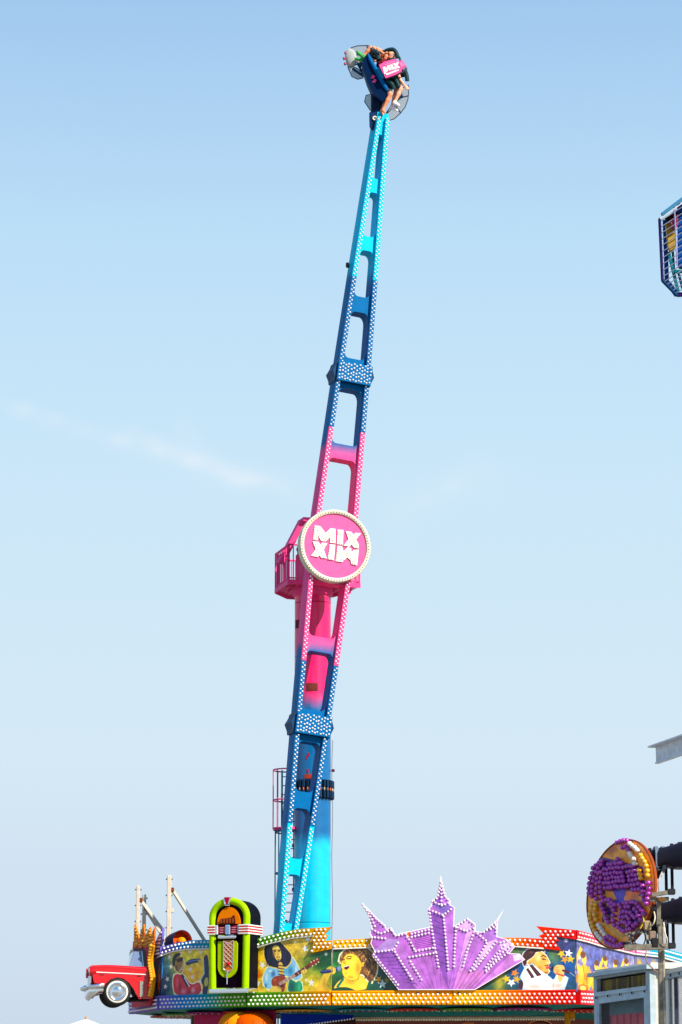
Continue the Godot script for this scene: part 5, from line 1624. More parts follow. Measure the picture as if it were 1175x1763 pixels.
func paint_singers(a: Art) -> void:
	for q: Array in [[PackedVector2Array([Vector2(-0.1771, 5.8835)])[0], 1.2, 0.8, k(10, 84, 40), 1.0], [PackedVector2Array([Vector2(1.1862, 5.4925)])[0], 0.8, 0.8, k(6, 66, 66), 1.0], [PackedVector2Array([Vector2(4.7112, 5.9005)])[0], 2.2, 1.3, k(20, 74, 140), 1.0], [PackedVector2Array([Vector2(5.5275, 5.6932)])[0], 2.0, 1.2, k(10, 70, 140), 1.0], [PackedVector2Array([Vector2(5.739, 6.1799)])[0], 0.7, 0.5, k(60, 50, 110), 0.8], [PackedVector2Array([Vector2(4.5078, 6.044)])[0], 0.6, 0.4, k(90, 110, 50), 0.8], [PackedVector2Array([Vector2(5.4286, 5.9375)])[0], 0.3, 0.4, k(90, 120, 50), 0.8], [PackedVector2Array([Vector2(4.09, 5.3346)])[0], 0.3, 0.5, k(170, 160, 30), 0.9], [PackedVector2Array([Vector2(-0.1183, 5.6523)])[0], 0.5, 0.3, k(60, 170, 40), 0.7]]:
		a.blob(q[0], q[1], q[2], q[3], q[4])
	a.brush(8, 0.3)
	# singer with curls: hair, face, open mouth, arm and microphone
	var hair := PackedVector2Array([Vector2(0.1644, 5.8241), Vector2(0.2034, 5.9778), Vector2(0.3107, 6.0928), Vector2(0.5058, 6.1399), Vector2(0.8567, 6.1477), Vector2(1.0317, 5.9928), Vector2(1.109, 5.7617), Vector2(1.089, 5.5313), Vector2(0.9719, 5.3017), Vector2(0.8748, 5.3405), Vector2(0.7389, 5.533), Vector2(0.6221, 5.4567), Vector2(0.3691, 5.823), Vector2(0.2522, 5.7659)])
	a.curve(grow(hair, 0.035), k(206, 206, 170))
	a.curve(hair, k(104, 64, 26))
	for i in 150:
		var p := Vector2(rng.randf_range(PackedVector2Array([Vector2(0.1741, 6.46)])[0].x, PackedVector2Array([Vector2(1.1107, 6.4546)])[0].x), rng.randf_range(PackedVector2Array([Vector2(-0.469, 5.3273)])[0].y, PackedVector2Array([Vector2(-0.4705, 6.1452)])[0].y))
		if Geometry2D.is_point_in_polygon(p, hair):
			var t := rng.randf_range(-0.08, 0.08)
			a.line(PackedVector2Array([p, p + Vector2(t, -0.04), p + Vector2(t * 1.2, -0.09)]), 0.018, [k(190, 146, 70), k(60, 32, 20), k(150, 100, 44), k(40, 20, 18)][i % 4])
	a.curve(PackedVector2Array([Vector2(0.2716, 5.4199), Vector2(0.4469, 5.4959), Vector2(0.6221, 5.5335), Vector2(0.7777, 5.4177), Vector2(0.8941, 5.2829), Vector2(0.8744, 5.1105), Vector2(-0.001, 5.1046), Vector2(0.1158, 5.3055)]), k(232, 192, 44))
	a.blob(PackedVector2Array([Vector2(0.4468, 5.3232)])[0], 0.2, 0.1, k(190, 130, 24), 0.7)
	a.blob(PackedVector2Array([Vector2(0.7385, 5.2261)])[0], 0.12, 0.1, k(250, 220, 90), 0.7)
	var face := PackedVector2Array([Vector2(0.2171, 5.6892), Vector2(0.2366, 5.8045), Vector2(0.3009, 5.9292), Vector2(0.4082, 6.0114), Vector2(0.5836, 5.9759), Vector2(0.7004, 5.8214), Vector2(0.7196, 5.6483), Vector2(0.6708, 5.5333), Vector2(0.6317, 5.3895), Vector2(0.5247, 5.3516), Vector2(0.3884, 5.3714), Vector2(0.295, 5.439), Vector2(0.2443, 5.5545), Vector2(0.256, 5.6313)])
	a.curve(grow(face, 0.012), k(150, 100, 20))
	a.curve(face, k(240, 198, 40))
	for q: Array in [[PackedVector2Array([Vector2(0.632, 5.6487)])[0], 0.1, 0.26, k(180, 120, 20)], [PackedVector2Array([Vector2(0.4666, 5.7841)])[0], 0.12, 0.1, k(255, 226, 90)], [PackedVector2Array([Vector2(0.3692, 5.9385)])[0], 0.1, 0.06, k(255, 226, 90)], [PackedVector2Array([Vector2(0.4469, 5.4383)])[0], 0.12, 0.05, k(190, 130, 20)], [PackedVector2Array([Vector2(0.3301, 5.5349)])[0], 0.06, 0.05, k(226, 150, 40)], [PackedVector2Array([Vector2(0.3106, 5.7945)])[0], 0.05, 0.06, k(200, 140, 30)]]:
		a.blob(q[0], q[1], q[2], q[3], 0.75)
	a.curve(PackedVector2Array([Vector2(0.7003, 5.7829), Vector2(0.7977, 5.8113), Vector2(0.7878, 5.696), Vector2(0.7099, 5.6772)]), k(214, 160, 40))
	a.curve(PackedVector2Array([Vector2(0.2775, 5.685), Vector2(0.3301, 5.7174), Vector2(0.3983, 5.7267), Vector2(0.4314, 5.6785), Vector2(0.369, 5.6115), Vector2(0.3067, 5.6118)]), k(150, 40, 30))
	a.curve(PackedVector2Array([Vector2(0.2911, 5.6811), Vector2(0.3399, 5.7039), Vector2(0.3983, 5.7113), Vector2(0.4119, 5.6786), Vector2(0.3593, 5.627), Vector2(0.3145, 5.631)]), k(50, 12, 22))
	a.line(PackedVector2Array([Vector2(0.295, 5.6849), Vector2(0.3886, 5.7114)]), 0.02, k(246, 236, 214))
	a.line(PackedVector2Array([Vector2(0.3497, 5.9097), Vector2(0.3984, 5.9422), Vector2(0.4764, 5.9264)]), 0.022, k(70, 40, 16))
	a.line(PackedVector2Array([Vector2(0.3653, 5.8769), Vector2(0.4569, 5.8841)]), 0.026, k(50, 26, 14))
	a.line(PackedVector2Array([Vector2(0.2444, 5.839), Vector2(0.2951, 5.8696)]), 0.022, k(60, 36, 16))
	a.line(PackedVector2Array([Vector2(0.3146, 5.881), Vector2(0.2717, 5.7947), Vector2(0.3067, 5.7618)]), 0.018, k(170, 110, 24))
	a.curve(PackedVector2Array([Vector2(0.0087, 5.1333), Vector2(0.1158, 5.1904), Vector2(0.3689, 5.1989), Vector2(0.5828, 5.1117), Vector2(0.5828, 5.0734), Vector2(0.0088, 5.0758)]), k(8, 62, 44))
	a.line(PackedVector2Array([Vector2(0.1353, 5.2095), Vector2(0.2619, 5.3816)]), 0.06, k(10, 96, 80))
	a.line(PackedVector2Array([Vector2(0.8549, 5.1106), Vector2(0.9233, 5.3019)]), 0.07, k(10, 80, 50))
	a.curve(PackedVector2Array([Vector2(-0.2938, 5.557), Vector2(-0.0988, 5.633), Vector2(0.1742, 5.6894), Vector2(0.2132, 5.5931), Vector2(-0.0792, 5.5368), Vector2(-0.2547, 5.5184)]), k(22, 32, 96))
	a.line(PackedVector2Array([Vector2(-0.2548, 5.5607), Vector2(0.0962, 5.6513)]), 0.018, k(80, 110, 200))
	a.blob(PackedVector2Array([Vector2(0.1644, 5.651)])[0], 0.07, 0.09, k(110, 130, 170), 1.0, 0.4)
	a.curve(PackedVector2Array([Vector2(-0.1573, 5.6525), Vector2(-0.0013, 5.7095), Vector2(0.0962, 5.6321), Vector2(0.0767, 5.5361), Vector2(-0.0012, 5.498), Vector2(-0.1763, 5.1149), Vector2(-0.4101, 5.1159), Vector2(-0.2547, 5.48)]), k(230, 188, 44))
	a.blob(PackedVector2Array([Vector2(-0.1375, 5.3066)])[0], 0.07, 0.3, k(176, 124, 24), 0.6)
	for i in 4:
		a.line(PackedVector2Array([PackedVector2Array([Vector2(-0.128, 5.6331), Vector2(0.0279, 5.6805)])[0].lerp(PackedVector2Array([Vector2(-0.128, 5.6331), Vector2(0.0279, 5.6805)])[1], i / 3.0), PackedVector2Array([Vector2(-0.089, 5.5368), Vector2(0.067, 5.5842)])[0].lerp(PackedVector2Array([Vector2(-0.089, 5.5368), Vector2(0.067, 5.5842)])[1], i / 3.0)]), 0.014, k(160, 110, 24))
	a.star(PackedVector2Array([Vector2(1.2341, 5.2622)])[0], 0.12, k(170, 206, 216))
	a.star(PackedVector2Array([Vector2(1.1373, 5.3777)])[0], 0.1, k(206, 150, 20), 0.5)
	a.star(PackedVector2Array([Vector2(1.3412, 5.3576)])[0], 0.09, k(120, 120, 20), 0.2)
	a.blob(PackedVector2Array([Vector2(-0.1479, 6.0086)])[0], 0.06, 0.06, k(220, 180, 190), 0.9)
	# singer in a white jacket
	var mop := PackedVector2Array([Vector2(4.6488, 5.8195), Vector2(4.6814, 5.9821), Vector2(4.7749, 6.0833), Vector2(5.0009, 6.1188), Vector2(5.1645, 6.0914), Vector2(5.2149, 6.0301), Vector2(5.1224, 6.0103), Vector2(4.9994, 6.0007), Vector2(4.9366, 5.8994), Vector2(4.9141, 5.7369), Vector2(4.771, 5.7579), Vector2(4.7083, 5.6566)])
	a.curve(grow(mop, 0.02), k(196, 186, 196))
	a.curve(mop, k(58, 26, 34))
	a.blob(PackedVector2Array([Vector2(4.8767, 6.0217)])[0], 0.1, 0.06, k(110, 60, 60), 0.8)
	var head := PackedVector2Array([Vector2(4.9469, 5.8993), Vector2(4.9994, 6.0007), Vector2(5.1432, 6.0305), Vector2(5.2442, 5.9283), Vector2(5.2942, 5.8366), Vector2(5.332, 5.7592), Vector2(5.2782, 5.7148), Vector2(5.302, 5.6537), Vector2(5.2848, 5.597), Vector2(5.321, 5.5522), Vector2(5.238, 5.4552), Vector2(5.1362, 5.4922), Vector2(4.994, 5.574), Vector2(4.8727, 5.6964), Vector2(4.7809, 5.7274), Vector2(4.7817, 5.7985)])
	a.curve(grow(head, 0.015), k(240, 226, 200))
	a.curve(head, k(230, 168, 72))
	for q: Array in [[PackedVector2Array([Vector2(5.0493, 5.8988)])[0], 0.12, 0.16, k(250, 216, 160)], [PackedVector2Array([Vector2(5.2286, 5.5222)])[0], 0.1, 0.05, k(120, 74, 34)], [PackedVector2Array([Vector2(5.0766, 5.6345)])[0], 0.1, 0.1, k(196, 120, 40)], [PackedVector2Array([Vector2(5.2728, 5.7656)])[0], 0.04, 0.05, k(250, 216, 160)], [PackedVector2Array([Vector2(5.1614, 5.8575)])[0], 0.06, 0.05, k(170, 100, 40)], [PackedVector2Array([Vector2(4.9141, 5.7369)])[0], 0.08, 0.06, k(190, 120, 50)]]:
		a.blob(q[0], q[1], q[2], q[3], 0.8)
	a.line(PackedVector2Array([Vector2(5.1212, 5.9147), Vector2(5.1726, 5.9347), Vector2(5.2357, 5.9019)]), 0.026, k(50, 24, 20))
	a.line(PackedVector2Array([Vector2(5.1449, 5.8495), Vector2(5.2185, 5.841)]), 0.024, k(40, 18, 16))
	a.curve(PackedVector2Array([Vector2(4.792, 5.7984), Vector2(4.8741, 5.8082), Vector2(4.9037, 5.7166), Vector2(4.8215, 5.6967)]), k(226, 160, 80))
	a.blob(PackedVector2Array([Vector2(4.8448, 5.7575)])[0], 0.04, 0.04, k(160, 90, 40), 0.9)
	a.curve(PackedVector2Array([Vector2(5.2162, 5.6643), Vector2(5.3229, 5.6902), Vector2(5.3261, 5.6232), Vector2(5.2398, 5.5972)]), k(206, 66, 66))
	a.line(PackedVector2Array([Vector2(5.2104, 5.6887), Vector2(5.3068, 5.7065)]), 0.022, k(80, 44, 24))
	var jacket := PackedVector2Array([Vector2(4.6031, 5.4135), Vector2(4.7288, 5.6565), Vector2(4.8937, 5.737), Vector2(5.0759, 5.5736), Vector2(5.3191, 5.4102), Vector2(5.4199, 5.3084), Vector2(5.5042, 5.4905), Vector2(5.6064, 5.49), Vector2(5.7277, 5.4084), Vector2(5.7683, 5.3879), Vector2(5.662, 5.0948), Vector2(4.6608, 5.099), Vector2(4.704, 5.2913)])
	a.curve(grow(jacket, 0.015), k(150, 196, 226))
	a.curve(jacket, k(240, 234, 230))
	for q: Array in [[PackedVector2Array([Vector2(4.9483, 5.1889)])[0], 0.4, 0.12, k(236, 176, 172)], [PackedVector2Array([Vector2(5.5207, 5.2067)])[0], 0.2, 0.12, k(230, 166, 156)], [PackedVector2Array([Vector2(5.2363, 5.3295)])[0], 0.14, 0.05, k(206, 170, 176)], [PackedVector2Array([Vector2(4.7864, 5.3315)])[0], 0.05, 0.16, k(196, 180, 190)], [PackedVector2Array([Vector2(5.3981, 5.2072)])[0], 0.04, 0.14, k(200, 150, 150)], [PackedVector2Array([Vector2(5.0533, 5.4114)])[0], 0.2, 0.06, k(255, 252, 250)]]:
		a.blob(q[0], q[1], q[2], q[3], 0.8)
	for q: PackedVector2Array in [PackedVector2Array([Vector2(4.7446, 5.6056), Vector2(4.8003, 5.6399), Vector2(4.9551, 5.4119), Vector2(4.8791, 5.3818)]), PackedVector2Array([Vector2(4.8276, 5.6967), Vector2(4.8976, 5.7207), Vector2(5.1297, 5.4618), Vector2(5.0127, 5.4319)])]:
		a.poly(q, k(44, 16, 32))
		a.line(PackedVector2Array([q[0].lerp(q[1], 0.5), q[2].lerp(q[3], 0.5)]), 0.014, k(110, 50, 60))
	a.curve(PackedVector2Array([Vector2(5.4247, 5.6531), Vector2(5.5074, 5.7177), Vector2(5.6706, 5.6966), Vector2(5.6933, 5.5707), Vector2(5.6137, 5.2873), Vector2(5.5221, 5.308), Vector2(5.5243, 5.4701), Vector2(5.4125, 5.5112)]), k(236, 178, 96))
	a.blob(PackedVector2Array([Vector2(5.5255, 5.5512)])[0], 0.06, 0.05, k(190, 120, 50), 0.7)
	for i in 4:
		a.line(PackedVector2Array([PackedVector2Array([Vector2(5.4346, 5.6328), Vector2(5.4432, 5.511)])[0].lerp(PackedVector2Array([Vector2(5.4346, 5.6328), Vector2(5.4432, 5.511)])[1], i / 3.0), PackedVector2Array([Vector2(5.5268, 5.6425), Vector2(5.5252, 5.5309)])[0].lerp(PackedVector2Array([Vector2(5.5268, 5.6425), Vector2(5.5252, 5.5309)])[1], i / 3.0)]), 0.012, k(170, 104, 44))
	a.line(PackedVector2Array([Vector2(5.5042, 5.4905), Vector2(5.6669, 5.439)]), 0.035, k(200, 36, 36))
	a.curve(PackedVector2Array([Vector2(5.2979, 5.6537), Vector2(5.4048, 5.6979), Vector2(5.4195, 5.572), Vector2(5.342, 5.5886)]), k(26, 20, 50))
	a.blob(PackedVector2Array([Vector2(5.3429, 5.6535)])[0], 0.04, 0.04, k(120, 130, 190), 0.8)
	a.line(PackedVector2Array([Vector2(5.6484, 5.5709), Vector2(5.8111, 5.5194)]), 0.05, k(70, 20, 40))
	a.line(PackedVector2Array([Vector2(5.8111, 5.5194), Vector2(5.9424, 5.4276)]), 0.014, k(160, 160, 190))
	a.curve(PackedVector2Array([Vector2(4.5603, 5.2514), Vector2(4.664, 5.3726), Vector2(4.6714, 5.1293), Vector2(4.5589, 5.1298)]), k(60, 20, 36))
	for q: Array in [[PackedVector2Array([Vector2(4.4711, 5.5156)])[0], k(216, 120, 20)], [PackedVector2Array([Vector2(4.2647, 5.3744)])[0], k(210, 176, 20)], [PackedVector2Array([Vector2(4.5206, 5.3631)])[0], k(196, 156, 30)], [PackedVector2Array([Vector2(4.3866, 5.2826)])[0], k(236, 240, 246)], [PackedVector2Array([Vector2(5.7873, 5.9864)])[0], k(226, 226, 240)], [PackedVector2Array([Vector2(5.6133, 5.9772)])[0], k(216, 180, 20)], [PackedVector2Array([Vector2(5.6931, 5.8345)])[0], k(210, 140, 20)], [PackedVector2Array([Vector2(5.8363, 5.844)])[0], k(206, 176, 20)]]:
		a.star(q[0], 0.11, q[1], q[0].x * 3)
	a.blob(PackedVector2Array([Vector2(5.7305, 6.302)])[0], 0.08, 0.08, k(236, 236, 250), 0.9)
	a.brush(28, 0.08, 0.12)


func paint_band(a: Art) -> void:
	for i in 5:
		a.blob(Vector2(0.25 + i * 0.55, 5.5 + 0.2 * sin(i * 2.0)), 0.5, 0.8, k(70, 76, 150) if i % 2 else k(150, 140, 180), 0.8)
	a.brush(16, 0.4)
	# players close together, arms up or over drums, gold on violet
	for q: Array in [[0.3, 5.45, 1.05, 1.0], [0.85, 5.35, 0.9, -0.4], [1.25, 5.5, 0.85, 0.5], [1.7, 5.38, 0.95, -0.8], [2.2, 5.45, 0.9, 0.6]]:
		var p := Vector2(q[0], q[1])
		var s: float = q[2]
		var g: float = q[3]
		var gold := k(226, 160, 20)
		a.curve(PackedVector2Array([p + Vector2(-0.22, -0.5) * s, p + Vector2(-0.26, 0.05) * s, p + Vector2(-0.12, 0.26) * s, p + Vector2(0.14, 0.26) * s, p + Vector2(0.27, 0.05) * s, p + Vector2(0.2, -0.5) * s]), gold)
		a.line(PackedVector2Array([p + Vector2(-0.2, 0.16) * s, p + Vector2(-0.34, 0.3 * g) * s, p + Vector2(-0.12, 0.3 + 0.3 * g) * s]), 0.11 * s, k(236, 178, 40))
		a.line(PackedVector2Array([p + Vector2(0.2, 0.16) * s, p + Vector2(0.36, -0.05 - 0.1 * g) * s, p + Vector2(0.1, -0.22) * s]), 0.11 * s, k(214, 146, 20))
		a.blob(p + Vector2(0.02 * g, 0.4) * s, 0.1 * s, 0.15 * s, k(240, 190, 60), 1.0, 0.75)
		a.blob(p + Vector2(-0.03 * g, 0.49) * s, 0.14 * s, 0.1 * s, k(96, 56, 20), 1.0, 0.6)
		a.blob(p + Vector2(-0.1, 0.1) * s, 0.1 * s, 0.16 * s, k(255, 220, 90), 0.8)
		a.blob(p + Vector2(0.1, -0.05) * s, 0.09 * s, 0.2 * s, k(130, 76, 14), 0.8)
		a.blob(p + Vector2(-0.05, -0.3) * s, 0.26 * s, 0.13 * s, k(120, 60, 20), 0.9, 0.6)
		a.blob(p + Vector2(-0.05, -0.28) * s, 0.18 * s, 0.08 * s, k(240, 200, 90), 0.9, 0.5)
		a.line(PackedVector2Array([p + Vector2(-0.05, 0.28) * s, p + Vector2(0.03, 0.0) * s, p + Vector2(-0.02, -0.2) * s]), 0.02, k(110, 60, 14))
	a.blob(Vector2(0.12, 5.9), 0.08, 0.08, k(230, 230, 240), 1.0)
	a.brush(26, 0.1, 0.12)


# ---------------------------------------------------------------- under the front: ceiling, trim and the back wall
func make_inside() -> void:
	var t := thing("ride_canopy", "painted canopy of coloured records under the ride front, with beaded edges", "canopy", Vector3(0.5, 0, -1))
	var cx := Vector3(0.8, 0, -2.5)
	var names := ["S", "A", "B", "C", "D", "E"]
	var hues := [c(200, 60, 40), c(90, 150, 50), c(150, 40, 120), c(214, 30, 40), c(226, 160, 50), c(30, 130, 150)]
	var li := 0
	for pl: String in names:
		var len_: float = SEG[pl]
		var b := B.new()
		b.col = c(30, 140, 140)
		var inset := func(p: Vector3, d: float, y: float) -> Vector3:
			var v := cx - Vector3(p.x, 0, p.z)
			v.y = 0
			return Vector3(p.x, y, p.z) + v.normalized() * d
		var p0 := at(pl, Vector2(0, 0), 0.0)
		var p1 := at(pl, Vector2(len_, 0), 0.0)
		b.quad(inset.call(p0, 0.0, BAND_LOW + 0.006), inset.call(p1, 0.0, BAND_LOW + 0.006), inset.call(p1, 2.3, BAND_LOW - 0.2), inset.call(p0, 2.3, BAND_LOW - 0.2))
		b.quad(inset.call(p0, 0.0, BAND_LOW + 0.05), inset.call(p1, 0.0, BAND_LOW + 0.05), inset.call(p1, 2.3, BAND_LOW + 0.02), inset.call(p0, 2.3, BAND_LOW + 0.02))
		part("ceiling_panel", b, M.satin, t)
		# painted records standing a little off the ceiling
		var n := int(len_ / 1.4)
		for i in n:
			var p := p0.lerp(p1, (i + 0.5) / n)
			var o: Vector3 = inset.call(p, 1.0, BAND_LOW - 0.095)
			var r := B.new()
			var h1: Color = hues[li % 6]
			r.col = h1
			r.lathe([Vector2(0, -0.016), Vector2(0.2, -0.016)], o, Basis.IDENTITY, 20)
			r.col = hues[(li + 3) % 6]
			r.lathe([Vector2(0.2, -0.018), Vector2(0.42, -0.018)], o, Basis.IDENTITY, 24)
			r.col = h1
			r.lathe([Vector2(0.42, -0.014), Vector2(0.74, -0.014), Vector2(0.74, -0.014), Vector2(0.74, 0.02)], o, Basis.IDENTITY, 28)
			var rp := part("painted_record", r, M.satin, t)
			var spots := []
			for k2 in 24:
				var a := TAU * k2 / 24
				var rad := 0.6
				spots.append([o + Vector3(cos(a + k2 * 0.01) * rad, -0.012, sin(a) * rad), Vector3.DOWN])
			bulbs(rp, spots, M.bulb_warm, 0.5)
			li += 1
	# beaded valance on the inner edge
	var v0 := at("C", Vector2(0.25, 0), -2.2)
	var v1 := at("C", Vector2(SEG.C - 0.1, 0), -2.2)
	var b := B.new()
	b.col = c(214, 196, 170)
	b.bar(Vector3(v0.x, BAND_LOW - 0.23, v0.z), Vector3(v1.x, BAND_LOW - 0.23, v1.z), 0.05, 0.05)
	var vp := part("valance", b, M.satin, t)
	var drops := []
	for i in 86:
		var p := v0.lerp(v1, i / 85.0)
		drops.append([Vector3(p.x, BAND_LOW - 0.255, p.z), Vector3.DOWN])
	bulbs(vp, drops, M.bulb_warm, 1.1)
	# roof over the ride so that its inside lies in shade
	var rf := B.new()
	rf.col = c(60, 60, 66)
	for pl: String in names:
		var p0 := at(pl, Vector2(0, 5.2), -0.1)
		var p1 := at(pl, Vector2(SEG[pl], 5.2), -0.1)
		rf.quad(p0, p1, p1.lerp(cx + Vector3.UP * 5.2, 0.42), p0.lerp(cx + Vector3.UP * 5.2, 0.42))
	part("roof_skin", rf, M.matt, t)
	# back wall, painted brown with gold swirls, and a pink wing at the left
	var w := B.new()
	w.col = c(58, 24, 20)
	w.box(Vector3(3.4, 3.0, -3.4), Vector3(9.4, 4.4, 0.16), Basis.IDENTITY, 0.01)
	var wall := thing("ride_back_wall", "dark brown back wall with golden painted swirls under the canopy", "wall", Vector3(3.4, 0, -3.4))
	part("wall_panel", w, M.satin, wall)
	for i in 9:
		var s := B.new()
		s.col = c(120, 62, 24)
		var pts := []
		var turn := 1.0 if i % 3 else -1.0
		for j in 26:
			var a := j * 0.32 * turn + i * 1.9
			pts.append(Vector3(-0.6 + i * 1.0 + cos(a) * (0.66 - j * 0.02), 4.0 + 0.3 * sin(i * 2.3) + sin(a) * (0.52 - j * 0.014), -3.3))
		s.tube(pts, 0.016, 5)
		part("swirl", s, M.satin, wall)
	var wing := B.new()
	wing.col = c(196, 40, 96)
	wing.box(at("A", Vector2(1.75, 2.6), -0.75), Vector3(2.6, 4.2, 0.12), Basis(PLANES["A"][1], Vector3.UP, PLANES["A"][3]), 0.02)
	solo("side_wall", "pink side wall under the canopy below the painted man in sunglasses", "wall", wing, M.satin)
	# blue sloping hood between the lanterns and the brown wall
	var hood := B.new()
	hood.col = c(14, 40, 140)
	hood.prism(PackedVector2Array([Vector2(-1.3551, 4.5891), Vector2(0.4321, 4.5547), Vector2(0.432, 4.4565), Vector2(-0.753, 4.3061), Vector2(-1.3518, 3.7891)]), PLANES["C"][0], PLANES["C"][1], PLANES["C"][2], PLANES["C"][3], -0.9, -0.8)
	var under := B.new()
	under.col = c(62, 24, 18)
	under.prism(PackedVector2Array([Vector2(-1.3252, 4.2939), Vector2(-0.753, 4.3061), Vector2(0.432, 4.4565), Vector2(0.4891, 4.4563), Vector2(0.4875, 2.3922), Vector2(-1.3175, 2.3938)]), PLANES["C"][0], PLANES["C"][1], PLANES["C"][2], PLANES["C"][3], -0.98, -0.92)
	solo("brown_panel", "dark brown panel under the blue slanting panel", "panel", under, M.satin)
	var hd := thing("blue_hood", "blue slanting panel with a beaded lower edge beside the lanterns", "panel", Vector3(-0.6814, 4.0904, 3.2))
	var hp := part("panel", hood, M.gloss, hd)
	var beads := []
	for p: Vector2 in along(PackedVector2Array([Vector2(0.432, 4.4565), Vector2(-0.753, 4.3061)]), 0.07):
		beads.append([at("C", p, -0.8), PLANES["C"][3]])
	bulbs(hp, beads, M.bulb, 0.7)
	# two round orange lanterns
	for q: Array in [[Vector3(-2.569, 4.2534, 2.55), 0.5, "yellow-orange round lantern with a red rim under the green band"], [Vector3(-2.1722, 4.1898, 2.75), 0.55, "deep orange round lantern beside the yellow one under the green band"]]:
		var lt := thing("lantern", q[2], "lantern", q[0], "lanterns under the canopy")
		var o: Vector3 = q[0]
		var lb := B.new()
		lb.col = c(230, 140, 20) if q[1] < 0.52 else c(220, 84, 12)
		var prof := []
		for i in 11:
			var a := PI * i / 10.0
			prof.append(Vector2(q[1] * (0.25 + 0.75 * sin(a)), -cos(a) * q[1] * 0.8))
		lb.lathe(prof, o, Basis(Vector3(0.8, 0, 0.6), Vector3(0, 1, 0), Vector3(-0.6, 0, 0.8)), 26)
		part("globe", lb, M.gloss, lt)
		var hoop := B.new()
		hoop.col = c(200, 30, 30)
		for i in 6:
			var ring := []
			for j in 24:
				var a := TAU * j / 24
				ring.append(o + Vector3(0, sin(a) * q[1] * 0.82, 0) + Vector3(cos(i * PI / 6), 0, sin(i * PI / 6)) * cos(a) * q[1] * 1.005)
			hoop.tube(ring, 0.012, 5, false, true)
		part("ribs", hoop, M.gloss, lt)
		var st := B.new()
		st.col = c(60, 40, 30)
		st.tube([o - Vector3.UP * q[1] * 0.75, Vector3(o.x, 0.0, o.z)], 0.07, 8)
		part("stand", st, M.satin, lt)
	# yellow post at the right and a pale one in the middle
	for q: Array in [[Vector3(5.6326, 4.6765, 2.7), c(206, 150, 20), "yellow square post carrying the canopy beside the cabin", 0.14], [Vector3(0.1819, 4.5808, 2.2), c(150, 150, 150), "pale grey post between blue hood and brown wall", 0.11]]:
		var p := B.new()
		p.col = q[1]
		p.bar(Vector3(q[0].x, 0, q[0].z), Vector3(q[0].x, BAND_LOW - 0.02, q[0].z), q[3], q[3], Vector3.RIGHT, 0.012)
		if q[3] > 0.12:
			p.box(Vector3(q[0].x + 0.12, q[0].y - 0.12, q[0].z + 0.04), Vector3(0.12, 0.2, 0.14), Basis.IDENTITY, 0.02)
		solo("post", q[2], "post", p, M.satin)
	# the ride's deck
	var dk := B.new()
	dk.col = c(96, 92, 90)
	dk.box(Vector3(1.6, 0.55, -1.0), Vector3(13.5, 1.0, 6.0), Basis.IDENTITY, 0.03)
	solo("ride_deck", "grey raised deck the ride stands on", "deck", dk, M.matt)


